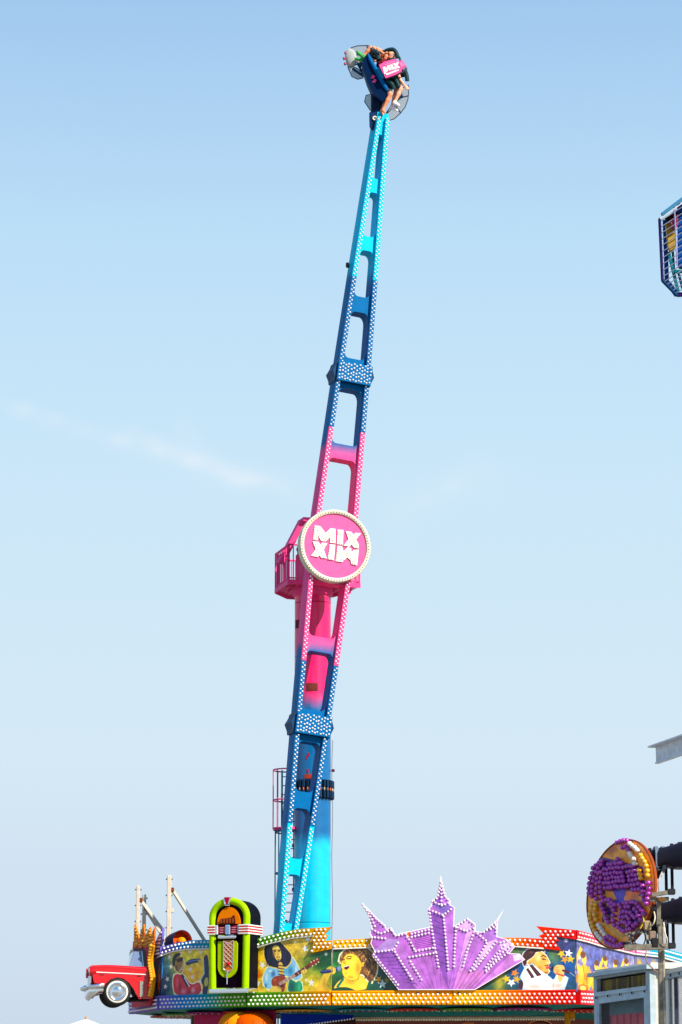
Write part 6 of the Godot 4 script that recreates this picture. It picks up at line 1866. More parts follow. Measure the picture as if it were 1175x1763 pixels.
# ---------------------------------------------------------------- purple skyline
func make_skyline() -> void:
	var d := 0.16
	var t := thing("skyline_cutout", "purple cut-out of leaning skyscrapers edged with white bulbs above the orange band", "cut-out", Vector3(2.5494, 5.0916, 4.6))
	var outline := PackedVector2Array([Vector2(0.742, 7.2424), Vector2(0.9948, 6.9898), Vector2(1.1035, 6.8619), Vector2(1.2471, 6.7454), Vector2(1.3555, 6.5831), Vector2(1.4606, 6.6286), Vector2(1.5764, 6.428), Vector2(1.6931, 6.4888), Vector2(1.9456, 6.5335), Vector2(2.4309, 6.6382), Vector2(2.3858, 6.8846), Vector2(2.3556, 7.0465), Vector2(2.4533, 7.1537), Vector2(2.4656, 7.277), Vector2(2.5903, 7.3533), Vector2(2.6908, 7.8856), Vector2(2.7922, 7.3635), Vector2(2.9196, 7.2662), Vector2(2.9189, 7.1699), Vector2(3.0232, 7.1114), Vector2(3.0043, 6.6501), Vector2(3.3426, 6.8478), Vector2(3.5347, 6.6929), Vector2(3.5216, 6.5241), Vector2(3.7069, 6.5), Vector2(4.0379, 6.7781), Vector2(4.234, 7.065), Vector2(4.0723, 6.7395), Vector2(4.0533, 6.3945), Vector2(4.3225, 6.3164), Vector2(4.494, 6.1433), Vector2(4.3574, 5.9835), Vector2(4.6076, 5.9707), Vector2(4.7329, 5.8288), Vector2(3.5016, 5.1026), Vector2(1.6414, 5.1103), Vector2(0.9849, 5.9513), Vector2(1.0551, 6.0545), Vector2(0.9544, 6.2394), Vector2(1.0014, 6.3852), Vector2(0.9355, 6.4894), Vector2(0.9941, 6.6238), Vector2(0.8973, 6.9326)])
	var a := Art.new(PackedVector2Array([Vector2(0.6456, 8.2892)])[0].x, 5.0, PackedVector2Array([Vector2(4.8469, 8.2554)])[0].x, 8.0, 150, k(150, 84, 172))
	var lit := k(176, 116, 200)
	var dark := k(124, 66, 162)
	var pink := k(190, 112, 190)
	a.poly(PackedVector2Array([Vector2(1.0511, 6.0085), Vector2(1.5169, 6.0636), Vector2(2.0362, 5.2002), Vector2(2.2289, 5.1079), Vector2(1.6414, 5.1103)]), k(130, 70, 162))
	a.poly(PackedVector2Array([Vector2(1.5169, 6.0636), Vector2(1.6731, 6.3314), Vector2(1.9617, 5.8122), Vector2(2.2675, 5.1077), Vector2(2.0744, 5.1085)]), k(164, 98, 184))
	a.poly(PackedVector2Array([Vector2(1.0317, 6.047), Vector2(1.382, 6.3523), Vector2(1.6731, 6.3314), Vector2(1.5363, 6.0635)]), k(156, 120, 190))
	a.poly(PackedVector2Array([Vector2(1.5764, 6.428), Vector2(1.9455, 6.5219), Vector2(2.0402, 6.0416), Vector2(1.8845, 5.8892), Vector2(1.6731, 6.3314)]), k(166, 90, 188))
	a.poly(PackedVector2Array([Vector2(1.9229, 5.8124), Vector2(2.5433, 6.0006), Vector2(2.885, 5.1051), Vector2(2.2675, 5.1077)]), k(160, 90, 180))
	a.poly(PackedVector2Array([Vector2(2.0034, 6.4639), Vector2(2.4499, 6.5766), Vector2(2.544, 6.1156), Vector2(2.0597, 6.0607)]), k(182, 92, 190))
	a.poly(PackedVector2Array([Vector2(2.3751, 7.0579), Vector2(2.7427, 6.9208), Vector2(2.8543, 5.1205), Vector2(2.5808, 5.8091)]), dark)
	a.poly(PackedVector2Array([Vector2(2.7427, 6.9208), Vector2(3.0077, 7.1115), Vector2(2.9622, 5.1201), Vector2(2.8543, 5.1205)]), k(164, 96, 190))
	a.poly(PackedVector2Array([Vector2(2.4534, 7.173), Vector2(2.7427, 6.9208), Vector2(3.0077, 7.1192), Vector2(2.7254, 7.229)]), k(120, 90, 180))
	a.poly(PackedVector2Array([Vector2(2.5121, 7.2613), Vector2(2.6908, 7.8856), Vector2(2.7443, 7.1518)]), k(128, 64, 170))
	a.poly(PackedVector2Array([Vector2(2.6908, 7.8856), Vector2(2.7443, 7.1518), Vector2(2.9001, 7.2586)]), k(166, 100, 196))
	a.poly(PackedVector2Array([Vector2(3.0311, 6.6115), Vector2(3.301, 6.4947), Vector2(3.0007, 5.1123)]), k(164, 96, 190))
	a.poly(PackedVector2Array([Vector2(3.301, 6.4947), Vector2(3.5143, 6.5702), Vector2(3.0778, 5.112), Vector2(2.993, 5.1123)]), k(196, 138, 208))
	a.poly(PackedVector2Array([Vector2(3.0701, 6.6497), Vector2(3.3425, 6.8401), Vector2(3.523, 6.6853), Vector2(3.3128, 6.5139)]), k(200, 150, 214))
	a.poly(PackedVector2Array([Vector2(3.5136, 6.4935), Vector2(3.8205, 6.2618), Vector2(3.3887, 5.4232), Vector2(3.1164, 5.1118)]), k(166, 96, 190))
	a.poly(PackedVector2Array([Vector2(3.707, 6.5115), Vector2(4.0377, 6.7589), Vector2(4.0528, 6.3371), Vector2(3.8205, 6.2618)]), k(156, 100, 190))
	a.poly(PackedVector2Array([Vector2(3.8398, 6.2617), Vector2(4.0528, 6.3371), Vector2(3.3495, 5.3471), Vector2(3.2718, 5.2712)]), k(206, 160, 220))
	a.poly(PackedVector2Array([Vector2(4.0524, 6.2988), Vector2(4.319, 5.9913), Vector2(3.4642, 5.2322), Vector2(3.2712, 5.195)]), k(170, 104, 196))
	a.poly(PackedVector2Array([Vector2(4.0711, 6.2412), Vector2(4.3224, 6.3049), Vector2(4.4825, 6.1433), Vector2(4.2805, 5.9915)]), k(196, 160, 216))
	a.poly(PackedVector2Array([Vector2(3.5016, 5.1102), Vector2(4.3958, 5.9718), Vector2(4.7406, 5.8287)]), k(186, 112, 200))
	a.poly(PackedVector2Array([Vector2(4.4339, 5.9334), Vector2(4.6075, 5.963), Vector2(4.7252, 5.8288), Vector2(4.4709, 5.7995)]), k(212, 190, 226))
	a.poly(PackedVector2Array([Vector2(2.9622, 5.1124), Vector2(3.1199, 5.5771), Vector2(3.891, 5.5734), Vector2(3.4246, 5.1105)]), pink)
	for i in 9:
		var f := i / 9.0
		for q: Array in [[PackedVector2Array([Vector2(1.0898, 5.9699), Vector2(1.9589, 5.2006)])[0], PackedVector2Array([Vector2(1.0898, 5.9699), Vector2(1.9589, 5.2006)])[1], PackedVector2Array([Vector2(1.5361, 6.006), Vector2(2.1519, 5.1616)])[0], PackedVector2Array([Vector2(1.5361, 6.006), Vector2(2.1519, 5.1616)])[1]], [PackedVector2Array([Vector2(2.3939, 6.9615), Vector2(2.6378, 5.6558)])[0], PackedVector2Array([Vector2(2.3939, 6.9615), Vector2(2.6378, 5.6558)])[1], PackedVector2Array([Vector2(2.7345, 6.8439), Vector2(2.8497, 5.5784)])[0], PackedVector2Array([Vector2(2.7345, 6.8439), Vector2(2.8497, 5.5784)])[1]], [PackedVector2Array([Vector2(2.0226, 6.4254), Vector2(2.0791, 6.0797)])[0], PackedVector2Array([Vector2(2.0226, 6.4254), Vector2(2.0791, 6.0797)])[1], PackedVector2Array([Vector2(2.4497, 6.5382), Vector2(2.5363, 6.1348)])[0], PackedVector2Array([Vector2(2.4497, 6.5382), Vector2(2.5363, 6.1348)])[1]]]:
			a.line(PackedVector2Array([q[0].lerp(q[1], f), q[2].lerp(q[3], f)]), 0.018, k(86, 44, 140))
	for i in 16:
		var x := i / 15.0
		a.line(PackedVector2Array([PackedVector2Array([Vector2(1.1868, 5.9694), Vector2(4.2809, 6.0297)])[0].lerp(PackedVector2Array([Vector2(1.1868, 5.9694), Vector2(4.2809, 6.0297)])[1], x), PackedVector2Array([Vector2(2.113, 5.1084), Vector2(3.3475, 5.1032)])[0].lerp(PackedVector2Array([Vector2(2.113, 5.1084), Vector2(3.3475, 5.1032)])[1], x)]), 0.012, k(120, 60, 160))
	a.poly(PackedVector2Array([Vector2(1.8019, 6.5228), Vector2(1.9649, 6.5218), Vector2(1.8788, 6.3494)]), k(196, 84, 20))
	a.poly(PackedVector2Array([Vector2(1.9018, 6.2917), Vector2(1.9406, 6.303), Vector2(2.0171, 6.0724), Vector2(1.9782, 6.0496)]), k(24, 22, 30))
	a.brush(13, 0.22, 0.02)
	# painted white edge
	var closed := outline.duplicate()
	closed.append(outline[0])
	a.line(closed, 0.035, k(232, 222, 226))
	var b := B.new()
	var m := a.material(b, 0.35)
	var q0: Array = PLANES["C"]
	b.prism(outline, q0[0], q0[1], q0[2], q0[3], d, d + 0.06)
	var bp := part("cut_out_board", b, m, t)
	var spots := []
	for L: PackedVector2Array in [PackedVector2Array([Vector2(0.7692, 7.1843), Vector2(0.9944, 6.8163), Vector2(1.0912, 6.5847)]), PackedVector2Array([Vector2(0.8587, 7.0872), Vector2(1.1112, 6.8156), Vector2(1.3052, 6.6604)]), PackedVector2Array([Vector2(0.994, 6.5853), Vector2(1.1881, 6.4687), Vector2(1.5381, 6.582)]), PackedVector2Array([Vector2(0.9742, 6.393), Vector2(1.3238, 6.3526)]), PackedVector2Array([Vector2(1.4605, 6.6017), Vector2(1.5609, 6.4281)]), PackedVector2Array([Vector2(1.0316, 5.9702), Vector2(1.6495, 5.2019)]), PackedVector2Array([Vector2(1.0628, 6.0276), Vector2(1.517, 6.0751)]), PackedVector2Array([Vector2(1.5365, 6.1018), Vector2(1.6731, 6.3199)]), PackedVector2Array([Vector2(1.5556, 6.025), Vector2(1.9981, 5.3149)]), PackedVector2Array([Vector2(1.6463, 6.4276), Vector2(1.8289, 6.465), Vector2(2.0403, 6.0608)]), PackedVector2Array([Vector2(1.8289, 6.465), Vector2(1.867, 6.3111)]), PackedVector2Array([Vector2(1.9646, 6.4642), Vector2(2.4305, 6.5767)]), PackedVector2Array([Vector2(1.9643, 6.3874), Vector2(2.4494, 6.4997)]), PackedVector2Array([Vector2(2.0596, 6.0415), Vector2(2.5363, 6.1309)]), PackedVector2Array([Vector2(1.9039, 5.8967), Vector2(2.5626, 6.0005)]), PackedVector2Array([Vector2(1.9306, 5.7932), Vector2(2.2108, 5.3331)]), PackedVector2Array([Vector2(2.5626, 6.0005), Vector2(2.6259, 5.6176)]), PackedVector2Array([Vector2(2.6898, 7.7309), Vector2(2.6097, 7.3454), Vector2(2.4731, 7.2307)]), PackedVector2Array([Vector2(2.709, 7.6922), Vector2(2.7846, 7.3828), Vector2(2.9078, 7.247)]), PackedVector2Array([Vector2(2.7012, 7.6922), Vector2(2.6977, 7.1521)]), PackedVector2Array([Vector2(2.4022, 7.0462), Vector2(2.4503, 6.6534), Vector2(2.551, 6.0006)]), PackedVector2Array([Vector2(2.4022, 7.0462), Vector2(2.7427, 6.9131), Vector2(2.9843, 7.0924)]), PackedVector2Array([Vector2(2.7502, 6.8823), Vector2(2.797, 6.3442), Vector2(2.8575, 5.5783)]), PackedVector2Array([Vector2(2.4732, 7.25), Vector2(2.7248, 7.1442), Vector2(2.8999, 7.2278)]), PackedVector2Array([Vector2(3.0504, 6.6114), Vector2(3.0158, 6.113), Vector2(2.9967, 5.6159)]), PackedVector2Array([Vector2(3.0506, 6.6306), Vector2(3.3307, 6.8209), Vector2(3.5152, 6.6777)]), PackedVector2Array([Vector2(3.0891, 6.6111), Vector2(3.3012, 6.5139), Vector2(3.5146, 6.6086)]), PackedVector2Array([Vector2(3.4943, 6.4936), Vector2(3.3166, 6.0348), Vector2(3.2051, 5.6149)]), PackedVector2Array([Vector2(3.5138, 6.5127), Vector2(3.8128, 6.2618), Vector2(3.3898, 5.5567)]), PackedVector2Array([Vector2(3.7377, 6.4922), Vector2(4.0257, 6.7206), Vector2(4.0346, 6.4521)]), PackedVector2Array([Vector2(3.9006, 6.5679), Vector2(4.0172, 6.6439)]), PackedVector2Array([Vector2(4.0327, 6.2606), Vector2(3.6619, 5.8036), Vector2(3.4475, 5.5374)]), PackedVector2Array([Vector2(3.9155, 6.1082), Vector2(3.5841, 5.7276)]), PackedVector2Array([Vector2(4.1289, 6.2409), Vector2(4.3028, 6.2782)]), PackedVector2Array([Vector2(4.3979, 6.1629), Vector2(4.126, 5.9541), Vector2(3.7558, 5.5359)]), PackedVector2Array([Vector2(4.2998, 5.9914), Vector2(4.0085, 5.7637), Vector2(3.7673, 5.5282)]), PackedVector2Array([Vector2(4.2245, 6.1639), Vector2(3.8932, 5.8025), Vector2(3.745, 5.6123)])]:
		for p: Vector2 in along(L, 0.086):
			spots.append([at("C", p, d + 0.06), q0[3]])
	bulbs(bp, spots, M.bulb_lilac, 0.92)
	var back := B.new()
	back.col = c(110, 100, 90)
	for x: float in [2.1, 2.6, 3.1]:
		back.bar(at("C", Vector2(x, 5.0), d - 0.04), at("C", Vector2(x, 6.4), d - 0.04), 0.06, 0.06)
	part("batten", back, M.satin, t)


# ---------------------------------------------------------------- jukebox
func make_jukebox() -> void:
	var yaw := deg_to_rad(-25.0)
	var o: Vector3 = Vector3(-2.76, 5.0747, 3.45)
	var bas := Basis(Vector3.UP, yaw)
	var t := thing("jukebox", "giant lime green and black jukebox with an arched top standing on the bulb band", "jukebox", o)
	# x across, y up, z out of its front; narrower towards the foot
	var j := func(zx: float, zy: float, z: float) -> Vector3:
		var y := (1535.0 - zy) / 615.0
		var x := (zx - 497.0) / 557.0
		return o + bas * Vector3(x, y, z)
	var arch := func(w: float, y0: float, top: float, n: int) -> PackedVector2Array:
		var r := PackedVector2Array([Vector2(w * 0.945, 0.02)])
		for i in n + 1:
			var a := PI * i / n
			r.append(Vector2(cos(a) * w, y0 + sin(a) * (top - y0)))
		r.append(Vector2(-w * 0.945, 0.02))
		return r
	var b := B.new()
	b.col = c(20, 20, 28)
	b.prism(arch.call(0.53, 1.86, 2.31, 24), o, bas.x, bas.y, bas.z, -0.66, -0.03)
	part("cabinet", b, M.gloss, t)
	# lime tube
	b = B.new()
	b.col = c(150, 196, 8)
	var pts := []
	for p: Vector2 in arch.call(0.475, 1.86, 2.26, 24):
		pts.append(o + bas * Vector3(p.x, p.y, 0.0))
	pts[0].y = o.y + 0.1
	pts[-1].y = o.y + 0.1
	var tube_ := []
	tube_.append(pts[0])
	for i in range(1, 5):
		tube_.append(pts[0].lerp(pts[1], i / 5.0))
	for i in range(1, pts.size()):
		tube_.append(pts[i])
	b.tube(tube_, 0.088, 14)
	part("lime_tube", b, M.gloss, t, "lime green tube arching round the jukebox front")
	# front face, dome and its record shelf
	b = B.new()
	b.col = c(14, 12, 20)
	b.prism(arch.call(0.43, 1.8, 2.2, 20), o, bas.x, bas.y, bas.z, -0.028, 0.0)
	part("front", b, M.gloss, t)
	b = B.new()
	b.col = c(226, 120, 10)
	var dome := PackedVector2Array()
	for i in 17:
		var a := PI * i / 16
		dome.append(Vector2(cos(a) * 0.325, 1.69 + sin(a) * 0.42))
	b.prism(dome, o, bas.x, bas.y, bas.z, 0.002, 0.06)
	part("dome_panel", b, M.gloss, t, "orange half-round window of the jukebox")
	b = B.new()
	b.col = c(96, 36, 20)
	b.prism(PackedVector2Array([Vector2(-0.24, 1.69), Vector2(0.2, 1.69), Vector2(0.17, 1.9), Vector2(0.13, 1.9), Vector2(0.1, 1.85), Vector2(-0.2, 1.82)]), o, bas.x, bas.y, bas.z, 0.062, 0.09)
	part("record_rack", b, M.satin, t)
	b = B.new()
	b.col = c(150, 70, 24)
	for i in 5:
		b.box(o + bas * Vector3(-0.19 + i * 0.08, 1.77, 0.095), Vector3(0.05, 0.11, 0.012), bas, 0.004)
	part("records", b, M.satin, t)
	# striped belt round front and right side
	for i in 7:
		b = B.new()
		b.col = c(232, 228, 226) if i % 2 == 0 else c(186, 24, 34)
		var y0 := 1.435 + i * 0.0335
		var h: float = 0.033
		var wd := 0.565 + (0.012 if i % 2 == 0 else 0.0)
		var ring := []
		for yy in [y0, y0 + h]:
			pass
		b.box(o + bas * Vector3(0.31 + 0.125, y0 + h / 2, 0.05), Vector3(0.26 + (0.01 if i % 2 == 0 else 0.0), h, 0.12), bas, 0.006)
		b.box(o + bas * Vector3(0.545, y0 + h / 2, -0.32), Vector3(0.05 + (0.012 if i % 2 == 0 else 0.0), h, 0.72), bas, 0.006)
		b.box(o + bas * Vector3(-0.47, y0 + h / 2, 0.05), Vector3(0.2 + (0.01 if i % 2 == 0 else 0.0), h, 0.12), bas, 0.006)
		part("belt_stripe", b, M.gloss, t)
	b = B.new()
	b.col = c(150, 22, 44)
	b.box(o + bas * Vector3(-0.02, 1.55, 0.03), Vector3(0.62, 0.2, 0.05), bas, 0.01)
	part("title_panel", b, M.gloss, t)
	for x: float in [-0.17, 0.16]:
		for i in 3:
			b = B.new()
			b.col = c(214, 130, 150)
			b.box(o + bas * Vector3(x, 1.49 + i * 0.055, 0.06), Vector3(0.15, 0.026, 0.012), bas, 0.003)
			part("title_strip", b, M.satin, t)
	for q: Array in [[-0.02, 0.13, c(120, 160, 196)], [0.29, 0.06, c(196, 206, 214)], [-0.33, 0.08, c(176, 192, 204)]]:
		b = B.new()
		b.col = q[2]
		b.box(o + bas * Vector3(q[0], 1.55, 0.07), Vector3(q[1], 0.235, 0.05), bas, 0.015)
		part("belt_plate", b, M.gloss, t)
	b = B.new()
	b.box(o + bas * Vector3(-0.03, 1.375, 0.06), Vector3(0.52, 0.09, 0.12), bas, 0.03)
	b.box(o + bas * Vector3(0.0, 0.065, -0.28), Vector3(1.09, 0.12, 0.72), bas, 0.025)
	b.box(o + bas * Vector3(0.0, 0.02, -0.28), Vector3(1.06, 0.04, 0.7), bas, 0.01)
	part("chrome_shelf", b, M.chrome, t, "chrome shelf and foot of the jukebox")
	# lower grille in its lime horseshoe
	b = B.new()
	b.col = c(160, 186, 10)
	var shoe := PackedVector2Array([Vector2(-0.3, 1.27)])
	for i in 17:
		var a := PI + PI * i / 16
		shoe.append(Vector2(-0.035 + cos(a) * 0.265, 0.66 + sin(a) * 0.29))
	shoe.append(Vector2(0.24, 1.2))
	shoe.append(Vector2(0.2, 1.27))
	b.prism(shoe, o, bas.x, bas.y, bas.z, 0.002, 0.05)
	part("horseshoe", b, M.gloss, t, "lime horseshoe round the speaker grille")
	b = B.new()
	b.col = c(206, 112, 30)
	b.prism(PackedVector2Array([Vector2(-0.13, 0.6), Vector2(-0.06, 0.52), Vector2(0.07, 0.52), Vector2(0.13, 0.6), Vector2(0.15, 1.29), Vector2(-0.14, 1.29)]), o, bas.x, bas.y, bas.z, 0.052, 0.065)
	var gp := part("grille", b, M.satin, t)
	for i in 6:
		for s: float in [-1.0, 1.0]:
			b = B.new()
			b.col = c(206, 190, 190)
			var y := 0.62 + i * 0.11
			b.bar(o + bas * Vector3(-0.12 * s, y, 0.07), o + bas * Vector3(0.13 * s, min(y + 0.22, 1.28), 0.07), 0.016, 0.014, bas.z)
			part("lattice", b, M.satin, gp)
	b = B.new()
	b.col = c(176, 16, 24)
	var out := Basis(bas.x, bas.z, -bas.y)
	b.lathe([Vector2(0, 0.06), Vector2(0.03, 0.05), Vector2(0.05, 0.0)], o + bas * Vector3(0.005, 0.71, 0.065), out, 14)
	part("red_badge", b, M.gloss, t)
	b = B.new()
	b.box(o + bas * Vector3(-0.03, 0.36, 0.06), Vector3(0.035, 0.3, 0.03), bas, 0.01)
	b.tube([o + bas * Vector3(-0.03, 0.4, 0.07), o + bas * Vector3(0.0, 0.55, 0.07)], 0.025, 8)
	b.tube([o + bas * Vector3(-0.13, 1.28, 0.07), o + bas * Vector3(-0.13, 0.6, 0.07), o + bas * Vector3(-0.05, 0.53, 0.07), o + bas * Vector3(0.06, 0.53, 0.07), o + bas * Vector3(0.13, 0.6, 0.07), o + bas * Vector3(0.145, 1.28, 0.07)], 0.012, 6)
	part("chrome_spike", b, M.chrome, t)
	# red gem on the crown
	b = B.new()
	b.col = c(176, 18, 50)
	b.prism(PackedVector2Array([Vector2(-0.07, 0.08), Vector2(0.07, 0.08), Vector2(0.035, -0.09), Vector2(-0.025, -0.09)]), o + bas * Vector3(-0.03, 2.27, 0), bas.x, bas.y, bas.z, -0.1, 0.115)
	part("crown_gem", b, M.gloss, t)
	b = B.new()
	for s: float in [-1.0, 1.0]:
		b.tube([o + bas * Vector3(-0.03 + s * 0.09, 2.33, 0.09), o + bas * Vector3(-0.03 + s * 0.05, 2.18, 0.1)], 0.024, 8)
	b.tube([o + bas * Vector3(-0.09, 2.16, 0.09), o + bas * Vector3(0.05, 2.15, 0.09)], 0.022, 8)
	part("crown_clasp", b, M.chrome, t)


# ---------------------------------------------------------------- flames and car on the left side
func make_flames() -> void:
	var t := thing("flame_board", "pink board with golden flame tips standing behind the red half car", "cut-out", at("S", Vector2(1.2, 5.1), 0.2))
	M.bulb_yellow = plain(232, 168, 30, 0.25)
	var b := B.new()
	b.col = c(196, 40, 72)
	board(b, "S", PackedVector2Array([Vector2(0.8397, 4.8875), Vector2(0.8402, 6.0113), Vector2(0.8727, 6.5813), Vector2(1.2594, 6.619), Vector2(1.7117, 6.5627), Vector2(2.0926, 6.5703), Vector2(2.5948, 6.5853), Vector2(3.0912, 6.6), Vector2(3.0676, 6.4547), Vector2(2.982, 6.3128), Vector2(2.8362, 6.1299), Vector2(2.9097, 5.9059), Vector2(3.1742, 5.5566), Vector2(3.0941, 5.3123), Vector2(2.9204, 5.0862), Vector2(2.8083, 4.8571)]), 0.2, 0.26)
	part("board", b, M.gloss, t)
	var tips := [PackedVector2Array([Vector2(1.1423, 6.4144), Vector2(1.1722, 7.0285), Vector2(1.5084, 6.7976), Vector2(1.6786, 6.6231), Vector2(1.4971, 6.4245)]), PackedVector2Array([Vector2(1.6276, 6.3873), Vector2(1.8637, 6.7463), Vector2(2.2016, 6.9634), Vector2(2.2771, 6.7361), Vector2(2.1311, 6.5074), Vector2(2.0119, 6.3658)]), PackedVector2Array([Vector2(2.1376, 6.3884), Vector2(2.4384, 6.6672), Vector2(2.9174, 6.8445), Vector2(2.939, 6.6666), Vector2(2.7011, 6.4451), Vector2(2.5188, 6.3375)]), PackedVector2Array([Vector2(2.643, 6.36), Vector2(3.0044, 6.6039), Vector2(3.3832, 6.8155), Vector2(3.3888, 6.5811), Vector2(3.2941, 6.3818), Vector2(3.0832, 6.2766)])]
	for p: PackedVector2Array in tips:
		b = B.new()
		b.col = c(216, 112, 34)
		board(b, "S", p, 0.262, 0.3)
		var tp := part("flame", b, M.gloss, t)
		var spots := []
		var lo := Vector2(99, 99)
		var hi := -lo
		for v in p:
			lo = lo.min(v)
			hi = hi.max(v)
		var y := lo.y
		while y < hi.y:
			var x := lo.x
			while x < hi.x:
				if Geometry2D.is_point_in_polygon(Vector2(x, y), p):
					spots.append([at("S", Vector2(x, y), 0.3), PLANES["S"][3]])
				x += 0.13
			y += 0.085
		bulbs(tp, spots, M.bulb_yellow, 0.85)
	b = B.new()
	b.col = c(214, 140, 20)
	var edge := PackedVector2Array([Vector2(3.2956, 6.3525), Vector2(3.1807, 6.1834), Vector2(3.0952, 6.0416), Vector2(3.1352, 5.8641), Vector2(3.3985, 5.5306), Vector2(3.3178, 5.3016), Vector2(3.1445, 5.0762)])
	var pts := []
	for p in edge:
		pts.append(at("S", p, 0.3))
	b.tube(pts, 0.05, 6)
	var ep := part("edge_strip", b, M.gloss, t)
	var s2 := []
	for p: Vector2 in along(edge, 0.085):
		s2.append([at("S", p, 0.34), PLANES["S"][3]])
	bulbs(ep, s2, M.bulb_yellow, 1.5)


func make_car() -> void:
	var g := deg_to_rad(9.0)
	var f := Vector3(-cos(g), 0, sin(g))
	var sd := Vector3(sin(g), 0, cos(g))
	var o: Vector3 = Vector3(-4.9288, 5.0203, 1.4)
	var t := thing("half_car", "front half of a red classic car jutting out over the left end of the ride", "car", o)
	var W := 1.32
	var p2 := func(q: Array) -> PackedVector2Array:
		var r := PackedVector2Array()
		for i in range(0, q.size(), 2):
			r.append(Vector2((960.0 - q[i]) / 515.0, (860.0 - q[i + 1]) / 523.0))
		return r
	var p3 := func(zx: float, zy: float, w: float) -> Vector3:
		return o + f * ((960.0 - zx) / 515.0) + Vector3.UP * ((860.0 - zy) / 523.0) + sd * w
	var red := c(186, 2, 18)
	var M_car := paint(0.26, 0.0, 0.02, 0.4)
	var side: PackedVector2Array = p2.call([228, 470, 240, 446, 420, 437, 560, 440, 740, 450, 962, 462, 1045, 640, 1020, 860, 862, 860, 800, 745, 735, 655, 655, 596, 575, 580, 490, 605, 430, 660, 400, 705, 388, 658, 280, 655, 262, 600, 254, 545])
	for w: float in [0.0, -W + 0.11]:
		var b := B.new()
		b.col = red
		b.prism(side, o, f, Vector3.UP, sd, w - 0.11, w)
		# rounded shoulder along the top of the wing
		var sh := []
		for q: Array in [[240, 455], [420, 447], [560, 450], [740, 460], [958, 472]]:
			sh.append(p3.call(q[0], q[1], w - 0.055))
		b.tube(sh, 0.062, 10)
		part("wing", b, M_car, t)
	# bonnet: crowned from wing to wing, with a raised middle
	var b := B.new()
	b.col = red
	var rings := []
	for q: Array in [[246, 520], [236, 462], [262, 444], [420, 438], [560, 440], [740, 450], [950, 462]]:
		var ring := []
		for i in 13:
			var u := i / 12.0
			var crown := sin(u * PI)
			var lift := 0.055 * crown - 0.05 * (sin(u * PI * 2.0) ** 2) * 0.5
			ring.append(p3.call(q[0] - 16.0 * crown, q[1], -0.06 - u * (W - 0.12)) + Vector3.UP * lift)
		rings.append(ring)
	b.skin(rings, false)
	part("bonnet", b, M_car, t)
	b = B.new()
	b.tube([p3.call(400, 428, -0.45), p3.call(540, 424, -0.45), p3.call(560, 434, -0.45)], [0.008, 0.02, 0.01], 8)
	b.tube([p3.call(400, 428, -1.05), p3.call(540, 424, -1.05), p3.call(560, 434, -1.05)], [0.008, 0.02, 0.01], 8)
	part("bonnet_ornament", b, M.chrome, t)
	# inner body: firewall, floor and dark wheel wells
	b = B.new()
	b.col = c(14, 14, 16)
	b.prism(p2.call([300, 520, 940, 490, 1000, 640, 1000, 850, 860, 840, 760, 600, 330, 620]), o, f, Vector3.UP, sd, -W + 0.115, -0.115)
	b.tube([p3.call(575, 770, -0.1), p3.call(575, 770, -W + 0.1)], 0.04, 8)
	b.prism(p2.call([740, 835, 1000, 800, 1000, 870, 760, 880]), o, f, Vector3.UP, sd, -W + 0.2, -0.2)
	part("chassis", b, M.matt, t)
	# wheels
	var ax := Basis(f, sd, f.cross(sd))
	for q: Array in [[0.02, 1.0], [-W - 0.02 + 0.22, -1.0]]:
		var wc: Vector3 = p3.call(575, 770, q[0] - 0.22)
		var wh := B.new()
		wh.lathe([Vector2(0.2, 0.0), Vector2(0.3, 0.0), Vector2(0.345, 0.03), Vector2(0.357, 0.08), Vector2(0.357, 0.14), Vector2(0.345, 0.19), Vector2(0.3, 0.222), Vector2(0.275, 0.226)], wc, ax, 40)
		var tp := part("wheel", wh, M.rubber, t)
		if q[1] > 0:
			var ww := B.new()
			ww.col = c(226, 224, 216)
			ww.lathe([Vector2(0.278, 0.224), Vector2(0.272, 0.232), Vector2(0.232, 0.226)], wc, ax, 40)
			part("white_wall", ww, M.satin, tp)
			var hc := B.new()
			hc.lathe([Vector2(0.234, 0.21), Vector2(0.232, 0.235), Vector2(0.19, 0.24), Vector2(0.185, 0.228), Vector2(0.12, 0.255), Vector2(0.05, 0.275), Vector2(0, 0.28)], wc, ax, 40)
			part("hub_cap", hc, M.chrome, tp)
	# bumper: a rolled chrome blade over a lower pan, wrapped round both corners
	b = B.new()
	rings = []
	var plan := [[396.0, 0.03], [340.0, 0.07], [275.0, 0.08], [232.0, 0.055], [210.0, -0.02], [198.0, -0.16], [192.0, -0.42], [190.0, -0.75]]
	var path := []
	for q: Array in plan:
		path.append(q)
	for i in range(plan.size() - 2, -1, -1):
		path.append([plan[i][0], -W - plan[i][1]])
	for i in path.size():
		var q: Array = path[i]
		var e0: Array = path[max(i - 1, 0)]
		var e1: Array = path[min(i + 1, path.size() - 1)]
		var d2 := Vector2(-(e1[0] - e0[0]) / 515.0, e1[1] - e0[1]).normalized()
		var n2 := Vector2(-d2.y, d2.x)
		var t2: float = clampf((392.0 - q[0]) / 170.0, 0, 1)
		var low := lerpf(795, 862, smoothstep(0.2, 1.0, t2))
		var ring := []
		for s: Vector2 in [Vector2(-0.07, lerpf(662, 690, t2)), Vector2(0.0, lerpf(652, 680, t2)), Vector2(0.035, lerpf(662, 690, t2)), Vector2(0.045, 708), Vector2(0.02, 722), Vector2(-0.005, 728), Vector2(0.0, 745), Vector2(0.0, low - 40), Vector2(-0.025, low - 12), Vector2(-0.08, low)]:
			var base: Vector3 = p3.call(q[0], s.y, q[1])
			ring.append(base + (f * n2.x + sd * n2.y) * s.x)
		rings.append(ring)
	b.skin(rings, true, true)
	part("bumper", b, M.chrome, t)
